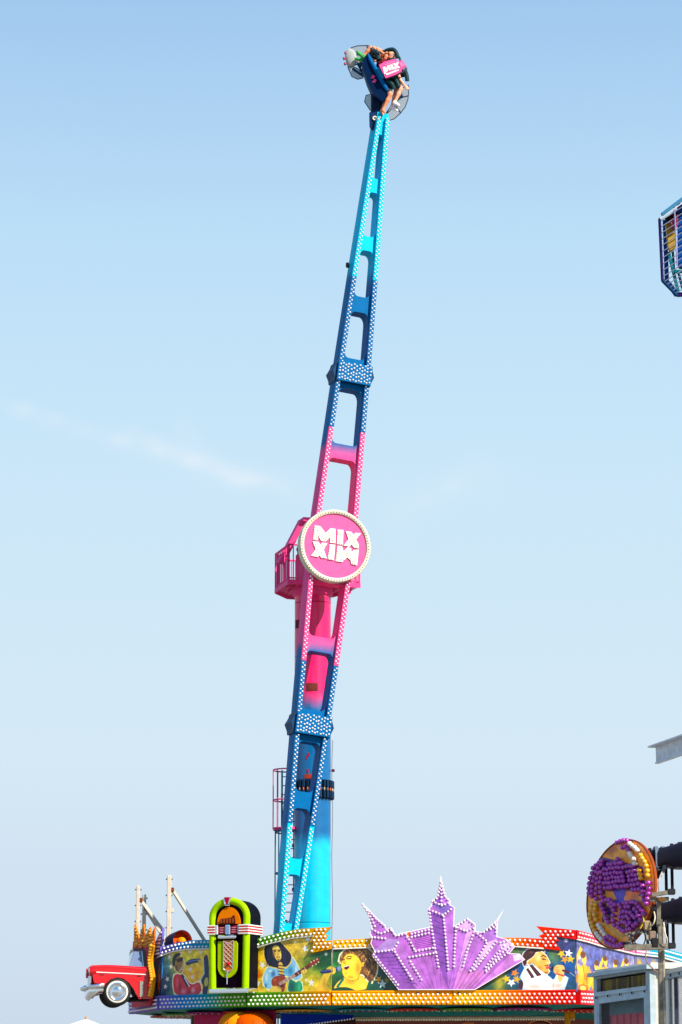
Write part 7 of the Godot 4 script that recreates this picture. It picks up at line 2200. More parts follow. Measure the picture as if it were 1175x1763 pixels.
	for w: float in [-0.28, -W + 0.28]:
		b = B.new()
		var fr := Basis(sd, f, sd.cross(f))
		b.lathe([Vector2(0.06, -0.02), Vector2(0.058, 0.04), Vector2(0.04, 0.09), Vector2(0, 0.11)], p3.call(186, 712, w), fr, 16)
		part("bumper_bullet", b, M.chrome, t)
	# lamps under their hoods, and the grille
	for w: float in [-0.1, -W + 0.1]:
		b = B.new()
		var fr := Basis(sd, f, sd.cross(f))
		b.col = red
		b.lathe([Vector2(0.125, -0.12), Vector2(0.125, 0.03), Vector2(0.11, 0.05)], p3.call(238, 500, w), fr, 20)
		var lp := part("headlight", b, M_car, t)
		var l2 := B.new()
		l2.lathe([Vector2(0.11, 0.05), Vector2(0.1, 0.035), Vector2(0.06, 0.055), Vector2(0, 0.065)], p3.call(238, 500, w), fr, 20)
		part("lens", l2, M.chrome, lp)
	b = B.new()
	for i in 5:
		b.bar(p3.call(236, 555 + i * 22, -0.12), p3.call(236, 555 + i * 22, -W + 0.12), 0.018, 0.03)
	for i in 14:
		b.bar(p3.call(240, 540, -0.15 - i * 0.078), p3.call(240, 655, -0.15 - i * 0.078), 0.012, 0.02)
	part("grille", b, M.chrome, t)
	# side trim, vents and the upright plate on the door
	b = B.new()
	b.col = c(228, 220, 220)
	b.bar(p3.call(250, 512, 0.006), p3.call(945, 541, 0.006), 0.026, 0.02)
	part("side_trim", b, M.gloss, t, "thin white trim line along the wing")
	b = B.new()
	b.box(p3.call(372, 548, 0.004), Vector3(0.12, 0.02, 0.012), Basis(f, Vector3.UP, sd), 0.003)
	b.box(p3.call(860, 562, 0.004), Vector3(0.12, 0.02, 0.012), Basis(f, Vector3.UP, sd), 0.003)
	part("badge_script", b, M.black, t)
	b = B.new()
	b.prism(p2.call([868, 625, 915, 632, 915, 822, 880, 838, 868, 830]), o, f, Vector3.UP, sd, 0.002, 0.03)
	part("door_plate", b, M.steel, t, "grey upright metal plate on the car door")
	# windscreen in its dark frame
	b = B.new()
	b.quad(p3.call(728, 448, -0.16), p3.call(798, 218, -0.24), p3.call(798, 218, -W + 0.24), p3.call(728, 448, -W + 0.16))
	b.quad(p3.call(735, 448, -0.14), p3.call(800, 218, -0.22), p3.call(902, 218, -0.22), p3.call(925, 448, -0.12))
	var gl := plain(120, 160, 205, 0.06)
	gl.transparency = BaseMaterial3D.TRANSPARENCY_ALPHA
	gl.albedo_color.a = 0.5
	part("windscreen", b, gl, t)
	b = B.new()
	b.col = c(14, 18, 30)
	b.prism(p2.call([900, 195, 945, 215, 965, 460, 925, 450]), o, f, Vector3.UP, sd, -0.24, -0.1)
	b.prism(p2.call([900, 195, 945, 215, 965, 460, 925, 450]), o, f, Vector3.UP, sd, -W + 0.1, -W + 0.24)
	b.bar(p3.call(800, 205, -0.2), p3.call(800, 205, -W + 0.2), 0.06, 0.05)
	b.bar(p3.call(800, 205, -0.22), p3.call(920, 205, -0.2), 0.06, 0.06)
	part("screen_frame", b, M.smooth, t)
	b = B.new()
	for i in 6:
		pass
	b.bar(p3.call(800, 222, -0.215), p3.call(730, 450, -0.135), 0.018, 0.018)
	b.bar(p3.call(902, 218, -0.2), p3.call(926, 450, -0.1), 0.02, 0.02)
	b.bar(p3.call(728, 452, -0.15), p3.call(728, 452, -W + 0.15), 0.02, 0.02)
	part("chrome_edge", b, M.chrome, t)


# ---------------------------------------------------------------- bare poles behind the left end
func make_posts() -> void:
	var cream := c(206, 196, 180)
	for q: Array in [
		[Vector3(-4.4834, 8.2877, -0.4), Vector3(-4.4633, 6.4818, -0.4), Vector3(-4.4034, 7.9102, -0.4), Vector3(-3.5782, 6.6353, -1.2), "tall cream pole with a long slanting stay behind the teal crest", 0.11],
		[Vector3(-5.3771, 8.1179, -1.7), Vector3(-5.3541, 6.3613, -1.7), Vector3(-5.3028, 7.7348, -1.7), Vector3(-4.7047, 6.9376, -1.9), "cream pole with a wide slanting stay behind the golden flames", 0.1],
		[Vector3(-5.2443, 7.9258, -2.2), Vector3(-5.2248, 6.3898, -2.2), Vector3(-5.2084, 7.5407, -2.2), Vector3(-4.6526, 6.6775, -2.4), "short cream pole standing between the flames and the tall pole", 0.1]]:
		var a: Vector3 = q[0]
		var ft := Vector3(a.x, 5.21, a.z)
		var t := thing("pole", q[4], "pole", ft, "poles behind the ride front")
		var b := B.new()
		b.col = cream
		b.bar(ft, a, q[5], q[5], Vector3.RIGHT, 0.012)
		b.box(Vector3(a.x, Vector3(-4.4944, 6.5567, -0.4).y, a.z), Vector3(0.24, 0.05, 0.24), Basis.IDENTITY, 0.01)
		part("shaft", b, M.white, t)
		b = B.new()
		b.col = cream
		b.bar(q[2], q[3], 0.075, 0.06)
		part("stay", b, M.white, t)
		for i in 4:
			var p := B.new()
			p.col = c(90, 80, 76)
			p.lathe([Vector2(0.02, -0.09), Vector2(0.02, 0.09)], a - Vector3.UP * (0.1 + i * 0.42), Basis(Vector3.UP, Vector3.RIGHT, Vector3.FORWARD), 8)
			part("pin", p, M.steel, t)
		var k2 := B.new()
		k2.col = c(120, 64, 40)
		k2.box(q[2], Vector3(0.1, 0.12, 0.1), Basis.IDENTITY, 0.02)
		part("bracket", k2, M.satin, t)
		if q[5] > 0.105:
			var hg := B.new()
			hg.col = cream
			hg.box(a - Vector3.UP * 0.92 + Vector3(0.09, 0, 0), Vector3(0.07, 0.1, 0.07), Basis.IDENTITY, 0.01)
			part("hinge", hg, M.white, t)
	# orange reflector drum behind the teal crest
	var dr := thing("reflector_drum", "dark blue drum with an orange inside showing over the teal crest", "drum", Vector3(-4.2104, 6.3952, -0.2))
	var o: Vector3 = Vector3(-4.227, 6.5446, -0.2)
	var axis := Vector3(0.42, 0.1, 0.9).normalized()
	var x := axis.cross(Vector3.UP).normalized()
	var bas := Basis(x, axis, x.cross(axis))
	var b := B.new()
	b.col = c(24, 30, 76)
	b.lathe([Vector2(0.27, -0.3), Vector2(0.27, 0.3), Vector2(0.27, 0.3), Vector2(0.255, 0.3)], o, bas, 32)
	part("drum", b, M.gloss, dr)
	b = B.new()
	b.col = c(196, 76, 16)
	b.lathe([Vector2(0.255, 0.3), Vector2(0.25, 0.05), Vector2(0.25, 0.05), Vector2(0, 0.05)], o, bas, 32)
	part("lining", b, M.gloss, dr)
	b = B.new()
	b.col = c(240, 150, 20)
	b.lathe([Vector2(0.12, 0.06), Vector2(0.11, 0.14), Vector2(0.06, 0.2), Vector2(0, 0.22)], o - x * 0.06, bas, 18)
	part("lamp", b, M.gloss, dr)
	b = B.new()
	b.col = c(40, 40, 60)
	b.bar(o - Vector3.UP * 0.26, Vector3(o.x, 5.21, o.z), 0.08, 0.08)
	part("stand", b, M.satin, dr)


# ---------------------------------------------------------------- cabins at the right
func make_booths() -> void:
	var blue := c(172, 194, 210)
	var t := thing("ticket_cabin", "blue-grey ticket cabin with a glazed door, pleated curtain and white roof edge", "cabin", at("K", Vector2(0, 0)))
	var K: Array = PLANES["K"]
	var floor_y := 1.3
	var pc := func(poly: PackedVector2Array, d0: float, d1: float, col: Color, called: String, m: Material) -> MeshInstance3D:
		var b := B.new()
		b.col = col
		b.prism(poly, K[0], K[1], K[2], K[3], d0, d1)
		return part(called, b, m, t)
	var lx: float = PackedVector2Array([Vector2(-1.7093, 3.6136)])[0].x
	var top_l: float = PackedVector2Array([Vector2(-1.6758, 3.7442)])[0].y
	pc.call(PackedVector2Array([Vector2(-1.6911, 3.795), Vector2(0.1826, 3.8161), Vector2(0.1802, 3.7655), Vector2(-1.6931, 3.7422)]), -0.02, 0.1, blue, "roof_fascia", M.satin)
	pc.call(PackedVector2Array([Vector2(-1.6979, 3.7567), Vector2(-0.0119, 3.7777), Vector2(-0.0136, 3.7413), Vector2(-1.6996, 3.7143)]), -0.06, 0.0, blue, "head_rail", M.satin)
	var lp := PackedVector2Array([Vector2(-1.6991, 3.728), Vector2(-1.6029, 3.7282)])
	var rp := PackedVector2Array([Vector2(-0.0603, 3.7524), Vector2(0.0655, 3.7519)])
	var mp := PackedVector2Array([Vector2(-0.1551, 3.524), Vector2(-0.0709, 3.5248)])
	for q: Array in [[lp, -0.06, 0.004], [rp, -0.06, 0.004]]:
		var v: PackedVector2Array = q[0]
		pc.call(PackedVector2Array([Vector2(v[0].x, floor_y), Vector2(v[1].x, floor_y), v[1], v[0]]), q[1], q[2], blue, "corner_post", M.satin)
	var bar_ := PackedVector2Array([Vector2(-1.6393, 3.5392), Vector2(-0.0186, 3.5599), Vector2(-0.0211, 3.5069), Vector2(-1.6416, 3.482)])
	var tr: MeshInstance3D = pc.call(bar_, -0.05, 0.02, c(180, 202, 220), "transom_rail", M.satin)
	for i in 5:
		var p := bar_[0].lerp(bar_[1], 0.03 + i * 0.235) + Vector2(0, -0.07)
		var s := B.new()
		s.col = c(40, 44, 56)
		s.lathe([Vector2(0, 0.012), Vector2(0.016, 0.008), Vector2(0.018, 0)], at("K", p, 0.02), Basis(K[1], K[3], -K[2]), 10)
		part("screw", s, M.satin, tr)
	# curtain behind the transom glass: pleats
	var cl := PackedVector2Array([Vector2(-1.6071, 3.6951), Vector2(-0.054, 3.7189), Vector2(-0.0609, 3.5698), Vector2(-1.6129, 3.5498)])
	var n := 46
	var cb := B.new()
	for i in n:
		var u0 := float(i) / n
		var u1 := float(i + 1) / n
		var hue: float = [0.0, 0.35, 0.9, 0.5, 0.75, 0.2, 1.0][(i * 5 + i / 7) % 7]
		cb.col = c(70, 62, 34).lerp(c(166, 146, 52), hue) if i % 5 else c(120, 92, 84)
		var d0 := -0.07 - 0.03 * (i % 2)
		var d1 := -0.07 - 0.03 * ((i + 1) % 2)
		cb.quad(at("K", cl[3].lerp(cl[2], u0), d0), at("K", cl[3].lerp(cl[2], u1), d1), at("K", cl[0].lerp(cl[1], u1), d1), at("K", cl[0].lerp(cl[1], u0), d0))
	part("curtain", cb, M.matt, t, "olive pleated curtain behind the top pane")
	var g := B.new()
	g.prism(cl, K[0], K[1], K[2], K[3], -0.05, -0.045)
	part("pane", g, M.clear, t)
	# door: frame and pane
	var d_out := PackedVector2Array([Vector2(-1.6523, 3.4827), Vector2(-0.0716, 3.5094)])
	var d_in := PackedVector2Array([Vector2(-1.5632, 3.3876), Vector2(-0.1418, 3.4128)])
	for q: Array in [[d_out[0], d_out[1], d_in[1], d_in[0]], [Vector2(d_out[0].x, floor_y), Vector2(d_in[0].x, floor_y), d_in[0], d_out[0]], [Vector2(d_in[1].x, floor_y), Vector2(d_out[1].x, floor_y), d_out[1], d_in[1]], [Vector2(d_in[0].x, floor_y), Vector2(d_in[1].x, floor_y), Vector2(d_in[1].x, floor_y + 0.8), Vector2(d_in[0].x, floor_y + 0.8)]]:
		pc.call(PackedVector2Array(q), -0.045, -0.004, c(178, 202, 222), "door_frame", M.satin)
	g = B.new()
	g.prism(PackedVector2Array([Vector2(d_in[0].x, floor_y + 0.8), Vector2(d_in[1].x, floor_y + 0.8), d_in[1], d_in[0]]), K[0], K[1], K[2], K[3], -0.03, -0.025)
	part("door_pane", g, M.clear, t)
	# inside: rose curtain
	var ci := B.new()
	for i in 40:
		var u0 := lerpf(d_in[0].x, d_in[1].x, i / 40.0)
		var u1 := lerpf(d_in[0].x, d_in[1].x, (i + 1) / 40.0)
		var z0 := -0.16 - 0.04 * (i % 2)
		var z1 := -0.16 - 0.04 * ((i + 1) % 2)
		var y1: float = d_in[0].y + 0.15
		ci.col = c(226, 120, 136) if i % 3 else c(196, 96, 116)
		ci.quad(at("K", Vector2(u0, floor_y), z0), at("K", Vector2(u1, floor_y), z1), at("K", Vector2(u1, y1 - 0.3), z1), at("K", Vector2(u0, y1 - 0.3), z0))
		ci.col = c(120, 150, 164)
		ci.quad(at("K", Vector2(u0, y1 - 0.3), z0), at("K", Vector2(u1, y1 - 0.3), z1), at("K", Vector2(u1, y1), z1), at("K", Vector2(u0, y1), z0))
	part("rose_curtain", ci, M.matt, t)
	# white right side, roof and base
	var L: Array = PLANES["L"]
	var corner := at("K", Vector2(0, 0))
	var ry: float = PackedVector2Array([Vector2(-0.0052, 3.7716)])[0].y
	var b := B.new()
	b.col = c(214, 212, 206)
	b.box(corner + Vector3(0.62, (ry + floor_y) / 2, -0.04), Vector3(1.2, ry - floor_y, 0.08), Basis.IDENTITY, 0.01)
	part("side_wall", b, M.white, t)
	for q: Array in [[0.08, 0.05], [0.17, 0.03]]:
		b = B.new()
		b.col = c(196, 198, 196)
		b.box(corner + Vector3(q[0], (ry + floor_y) / 2, 0.02), Vector3(q[1], ry - floor_y - 0.01, 0.04), Basis.IDENTITY, 0.008)
		part("corner_strip", b, M.white, t)
	b = B.new()
	b.col = c(226, 224, 220)
	var depth: Vector3 = K[1] * lx
	var r_top: float = PackedVector2Array([Vector2(-0.0037, 3.8491)])[0].y
	b.prism(PackedVector2Array([Vector2(0.03, 0.12), Vector2(1.6, 0.12), Vector2(1.6 + depth.x, depth.z - 0.1), Vector2(depth.x + 0.03, depth.z - 0.1)]), Vector3(corner.x, 0, corner.z), Vector3.RIGHT, Vector3.BACK, Vector3.UP, ry, r_top)
	part("roof", b, M.white, t, "white flat roof of the cabin")
	b = B.new()
	b.col = c(70, 72, 78)
	b.prism(PackedVector2Array([Vector2(0, -0.02), Vector2(1.2, -0.02), Vector2(1.2 + depth.x, depth.z), Vector2(depth.x, depth.z)]), Vector3(corner.x, 0, corner.z), Vector3.RIGHT, Vector3.BACK, Vector3.UP, 0.0, floor_y - 0.002)
	part("base", b, M.matt, t)
	b = B.new()
	b.col = c(90, 96, 104)
	b.box(corner + depth * 0.5 + Vector3(1.2, (ry + floor_y) / 2, 0), Vector3(0.05, ry - floor_y, 2.2), Basis.IDENTITY, 0.01)
	b.box(corner + depth + Vector3(0.6, (ry + floor_y) / 2, 0.0), Vector3(1.2, ry - floor_y, 0.05), Basis.IDENTITY, 0.01)
	part("back_wall", b, M.satin, t)
	# second cabin, nearer: one glazed side
	var N: Array = PLANES["N"]
	var t2 := thing("glazed_cabin", "second cabin with a tinted window beside the lamp mast", "cabin", at("N", Vector2(0, 0)))
	var q2 := PackedVector2Array([Vector2(0.0135, 3.5768), Vector2(0.8424, 3.5989), Vector2(0.8392, 3.5491), Vector2(0.0099, 3.5186)])
	b = B.new()
	b.col = blue
	b.prism(q2, N[0], N[1], N[2], N[3], -0.05, 0.03)
	var hr := part("head_rail", b, M.satin, t2)
	for p: Vector2 in PackedVector2Array([Vector2(0.2962, 3.56), Vector2(0.5974, 3.5681)]):
		var s := B.new()
		s.col = c(40, 44, 56)
		s.lathe([Vector2(0, 0.012), Vector2(0.016, 0.008), Vector2(0.018, 0)], at("N", p, 0.03), Basis(N[1], N[3], -N[2]), 10)
		part("screw", s, M.satin, hr)
	var wp := PackedVector2Array([Vector2(0.0099, 3.5186), Vector2(0.1235, 3.5216), Vector2(0.3154, 3.527), Vector2(0.3426, 3.5278), Vector2(0.8388, 3.543)])
	for q: Array in [[wp[0], wp[1], c(214, 216, 210)], [wp[2], wp[3], c(60, 66, 84)]]:
		b = B.new()
		b.col = q[2]
		b.prism(PackedVector2Array([Vector2(q[0].x, 0.2), Vector2(q[1].x, 0.2), q[1], q[0]]), N[0], N[1], N[2], N[3], -0.05, 0.0)
		part("mullion", b, M.white, t2)
	for q: Array in [[wp[1], wp[2]], [wp[3], wp[4]]]:
		b = B.new()
		b.prism(PackedVector2Array([Vector2(q[0].x, 0.9), Vector2(q[1].x, 0.9), q[1], q[0]]), N[0], N[1], N[2], N[3], -0.03, -0.02)
		part("pane", b, M.tint, t2)
	b = B.new()
	b.col = c(180, 110, 140)
	b.prism(PackedVector2Array([Vector2(wp[1].x, 0.2), Vector2(wp[4].x, 0.2), Vector2(wp[4].x, wp[1].y - 0.5), Vector2(wp[1].x, wp[1].y - 0.5)]), N[0], N[1], N[2], N[3], -0.6, -0.56)
	b.col = c(92, 110, 140)
	b.prism(PackedVector2Array([Vector2(wp[1].x, wp[1].y - 0.498), Vector2(wp[4].x, wp[1].y - 0.498), Vector2(wp[4].x, wp[4].y), Vector2(wp[1].x, wp[1].y)]), N[0], N[1], N[2], N[3], -0.6, -0.56)
	part("inner_wall", b, M.matt, t2)
	b = B.new()
	b.col = c(204, 204, 200)
	b.prism(PackedVector2Array([q2[0] + Vector2(0, 0.0), q2[1], q2[1] + Vector2(0, 0.05), q2[0] + Vector2(0, 0.05)]), N[0], N[1], N[2], N[3], -0.7, 0.05)
	part("roof", b, M.white, t2)
	b = B.new()
	b.col = c(80, 84, 92)
	b.prism(PackedVector2Array([Vector2(wp[0].x, 0.0), Vector2(wp[4].x, 0.0), Vector2(wp[4].x, 0.198), Vector2(wp[0].x, 0.198)]), N[0], N[1], N[2], N[3], -0.6, 0.0)
	part("base", b, M.matt, t2)


func make_lamp_mast() -> void:
	var z := 42.6
	var ft: Vector3 = Vector3(3.8574, 3.417, 42.6)
	ft.y = 0
	var steel_c := c(150, 142, 128)
	var t := thing("lamp_mast", "grey steel mast with cross rails and loose cables beside the cabin", "mast", ft)
	var p: Vector3 = Vector3(3.8637, 4.2315, 42.6)
	var b := B.new()
	b.col = steel_c
	b.bar(ft - Vector3(0.012, 0, 0), p, 0.055, 0.06, Vector3.RIGHT, 0.006)
	part("pole", b, M.galv, t)
	b = B.new()
	b.col = c(190, 182, 164)
	b.tube([ft + Vector3(0.034, 0, 0.02), Vector3(3.8951, 4.1463, 42.62)], 0.017, 8)
	part("conduit", b, M.galv, t)
	for q: Array in [[Vector3(3.4124, 3.882, 42.75), Vector3(3.9703, 3.8996, 42.75), 0.07], [Vector3(3.7534, 4.5146, 42.75), Vector3(3.9737, 4.5489, 42.75), 0.05], [Vector3(3.7363, 4.4611, 42.7), Vector3(3.9668, 4.4715, 42.7), 0.05]]:
		b = B.new()
		b.col = steel_c
		b.bar(q[0], q[1], q[2], 0.06)
		part("cross_rail", b, M.galv, t)
	for q: Vector3 in [Vector3(3.9861, 3.9058, 42.75), Vector3(3.9947, 4.5531, 42.75)]:
		b = B.new()
		b.box(q, Vector3(0.09, 0.07, 0.09), Basis.IDENTITY, 0.01)
		part("rail_cap", b, M.black, t)
	b = B.new()
	b.col = steel_c
	b.bar(Vector3(3.84, 4.1629, 42.65), Vector3(3.8518, 4.4856, 42.65), 0.05, 0.05)
	b.bar(Vector3(3.4995, 3.896, 42.6), Vector3(3.5122, 4.0789, 42.5), 0.04, 0.04)
	b.bar(Vector3(3.7144, 3.9167, 42.6), Vector3(3.7077, 4.1415, 42.5), 0.035, 0.035)
	b.bar(Vector3(3.4435, 4.0581, 42.5), Vector3(3.7489, 4.0998, 42.5), 0.03, 0.03)
	part("upright", b, M.galv, t)
	b = B.new()
	b.col = c(150, 100, 40)
	b.lathe([Vector2(0.012, 0.03), Vector2(0.03, 0.03), Vector2(0.03, 0.03), Vector2(0.03, 0)], Vector3(3.8642, 4.4589, 42.8), Basis(Vector3.RIGHT, Vector3.BACK, Vector3.DOWN), 12)
	b.box(Vector3(3.8705, 4.4633, 42.74), Vector3(0.1, 0.05, 0.06), Basis.IDENTITY, 0.01)
	part("clamp", b, M.galv, t)
	for q: Array in [[[Vector3(3.7299, 4.1388, 42.7), Vector3(3.7622, 4.1633, 42.8), Vector3(3.7845, 4.2358, 42.8), Vector3(3.7857, 4.3154, 42.7)], c(226, 214, 186)], [[Vector3(3.8877, 4.1841, 42.8), Vector3(3.8955, 4.0567, 42.85), Vector3(3.9198, 3.9741, 42.85), Vector3(3.9131, 3.9049, 42.8)], c(226, 208, 196)], [[Vector3(3.8898, 4.7949, 42.7), Vector3(3.8463, 4.7033, 42.8), Vector3(3.8341, 4.62, 42.8), Vector3(3.8528, 4.5198, 42.75)], c(190, 170, 160)], [[Vector3(3.6779, 3.8533, 42.8), Vector3(3.6562, 3.7886, 42.85), Vector3(3.6653, 3.7268, 42.85), Vector3(3.7056, 3.6651, 42.85), Vector3(3.7565, 3.6137, 42.85), Vector3(3.7973, 3.5854, 42.8)], c(160, 120, 110)], [[Vector3(3.6585, 4.2703, 42.6), Vector3(3.6578, 4.1907, 42.7), Vector3(3.6146, 4.1181, 42.7)], c(220, 190, 60)], [[Vector3(3.4869, 4.0622, 42.6), Vector3(3.5396, 4.0248, 42.7), Vector3(3.6244, 4.087, 42.7), Vector3(3.719, 4.1181, 42.7)], c(40, 44, 60)]]:
		b = B.new()
		b.col = q[1]
		var sm := Curve3D.new()
		var pts: Array = q[0]
		for i in pts.size():
			var tan_: Vector3 = (pts[min(i + 1, pts.size() - 1)] - pts[max(i - 1, 0)]) / 6.0
			sm.add_point(pts[i], -tan_, tan_)
		sm.bake_interval = 0.03
		b.tube(Array(sm.get_baked_points()), 0.009, 6)
		part("cable", b, M.satin, t)
	b = B.new()
	b.col = c(60, 60, 84)
	var ring := []
	for i in 26:
		var a := TAU * i / 26
		ring.append(Vector3(3.6119, 4.0019, 42.65) + Vector3(cos(a) * 0.066, sin(a) * 0.1, 0.03 * sin(a)))
	b.tube(ring, 0.008, 6, false, true)
	part("cable", b, M.satin, t)
	for q: Array in [[Vector3(3.759, 4.0248, 42.7), c(140, 120, 110)], [Vector3(3.7783, 3.9389, 42.75), c(40, 40, 44)], [Vector3(3.6988, 4.1492, 42.7), c(170, 150, 120)]]:
		b = B.new()
		b.col = q[1]
		b.box(q[0], Vector3(0.09, 0.12, 0.08), Basis.IDENTITY, 0.015)
		part("junction_box", b, M.satin, t)
	# floodlights on stalks, pointing right
	var round_box := []
	for i in 24:
		var a := TAU * i / 24
		round_box.append(Vector2(signf(cos(a)) * pow(absf(cos(a)), 0.55), signf(sin(a)) * pow(absf(sin(a)), 0.55)))
	for q: Array in [[0.0, "upper black floodlight on the lamp mast behind the round sign"], [632.0, "lower black floodlight on the lamp mast behind the round sign"]]:
		var dy: float = q[0]
		var v := func(zx: float, zy: float, zz: float) -> Vector3:
			var a: Vector3 = Vector3(3.806, 4.9828, 42.1)
			var e: Vector3 = Vector3(4.223, 4.5584, 42.1)
			return Vector3(lerpf(a.x, e.x, (zx - 800.0) / 400.0), lerpf(a.y, e.y, (zy + dy - 350.0) / 400.0), zz)
		var fl := thing("floodlight", q[1], "floodlight", v.call(900, 700, 42.1), "floodlights on the mast")
		var secs := [[745, 268, 430, 0.1], [800, 235, 500, 0.17], [870, 215, 470, 0.19], [955, 205, 430, 0.19], [1060, 178, 455, 0.23], [1150, 150, 462, 0.27], [1230, 125, 455, 0.29]]
		var rings := []
		for s: Array in secs:
			var rr := []
			for e: Vector2 in round_box:
				var mid: float = (s[1] + s[2]) / 2.0
				var hh: float = (s[2] - s[1]) / 2.0
				rr.append(v.call(s[0], mid - e.y * hh, 42.12 + e.x * s[3] + (s[0] - 745) * 0.0004))
			rings.append(rr)
		b = B.new()
		b.col = c(38, 36, 50)
		b.skin(rings, true, true, 1)
		part("housing", b, M.satin, fl)
		for x: float in [845, 925]:
			var r3 := []
			for i in 2:
				var rr := []
				for e: Vector2 in round_box:
					rr.append(v.call(x + i * 38, 340 - e.y * 150, 42.14 + e.x * 0.215))
				r3.append(rr)
			b = B.new()
			b.col = c(110, 124, 148)
			b.skin(r3, true, true, -1)
			part("cooling_band", b, M.satin, fl)
		for i in 5:
			b = B.new()
			b.col = c(62, 60, 80)
			b.bar(v.call(975, 235 + i * 44, 42.14 + 0.225), v.call(1225, 215 + i * 48, 42.25 + 0.29), 0.012, 0.03)
			part("fin", b, M.satin, fl)
		for x: float in [800, 880, 1060, 1150]:
			b = B.new()
			b.col = c(50, 24, 60)
			b.box(v.call(x, 226 - (x - 800) * 0.2, 42.12), Vector3(0.045, 0.05, 0.05), Basis.IDENTITY, 0.01)
			part("lug", b, M.satin, fl)
		for x: float in [845, 985, 1055]:
			b = B.new()
			b.col = c(24, 22, 34)
			b.bar(v.call(x, 440, 42.14), v.call(x, 705, 42.14), 0.036, 0.036, Vector3.RIGHT)
			part("stalk", b, M.satin, fl)
		b = B.new()
		b.col = c(30, 30, 36)
		b.box(v.call(830, 510, 42.14), Vector3(0.2, 0.1, 0.16), Basis.IDENTITY, 0.02)
		part("driver_box", b, M.satin, fl)


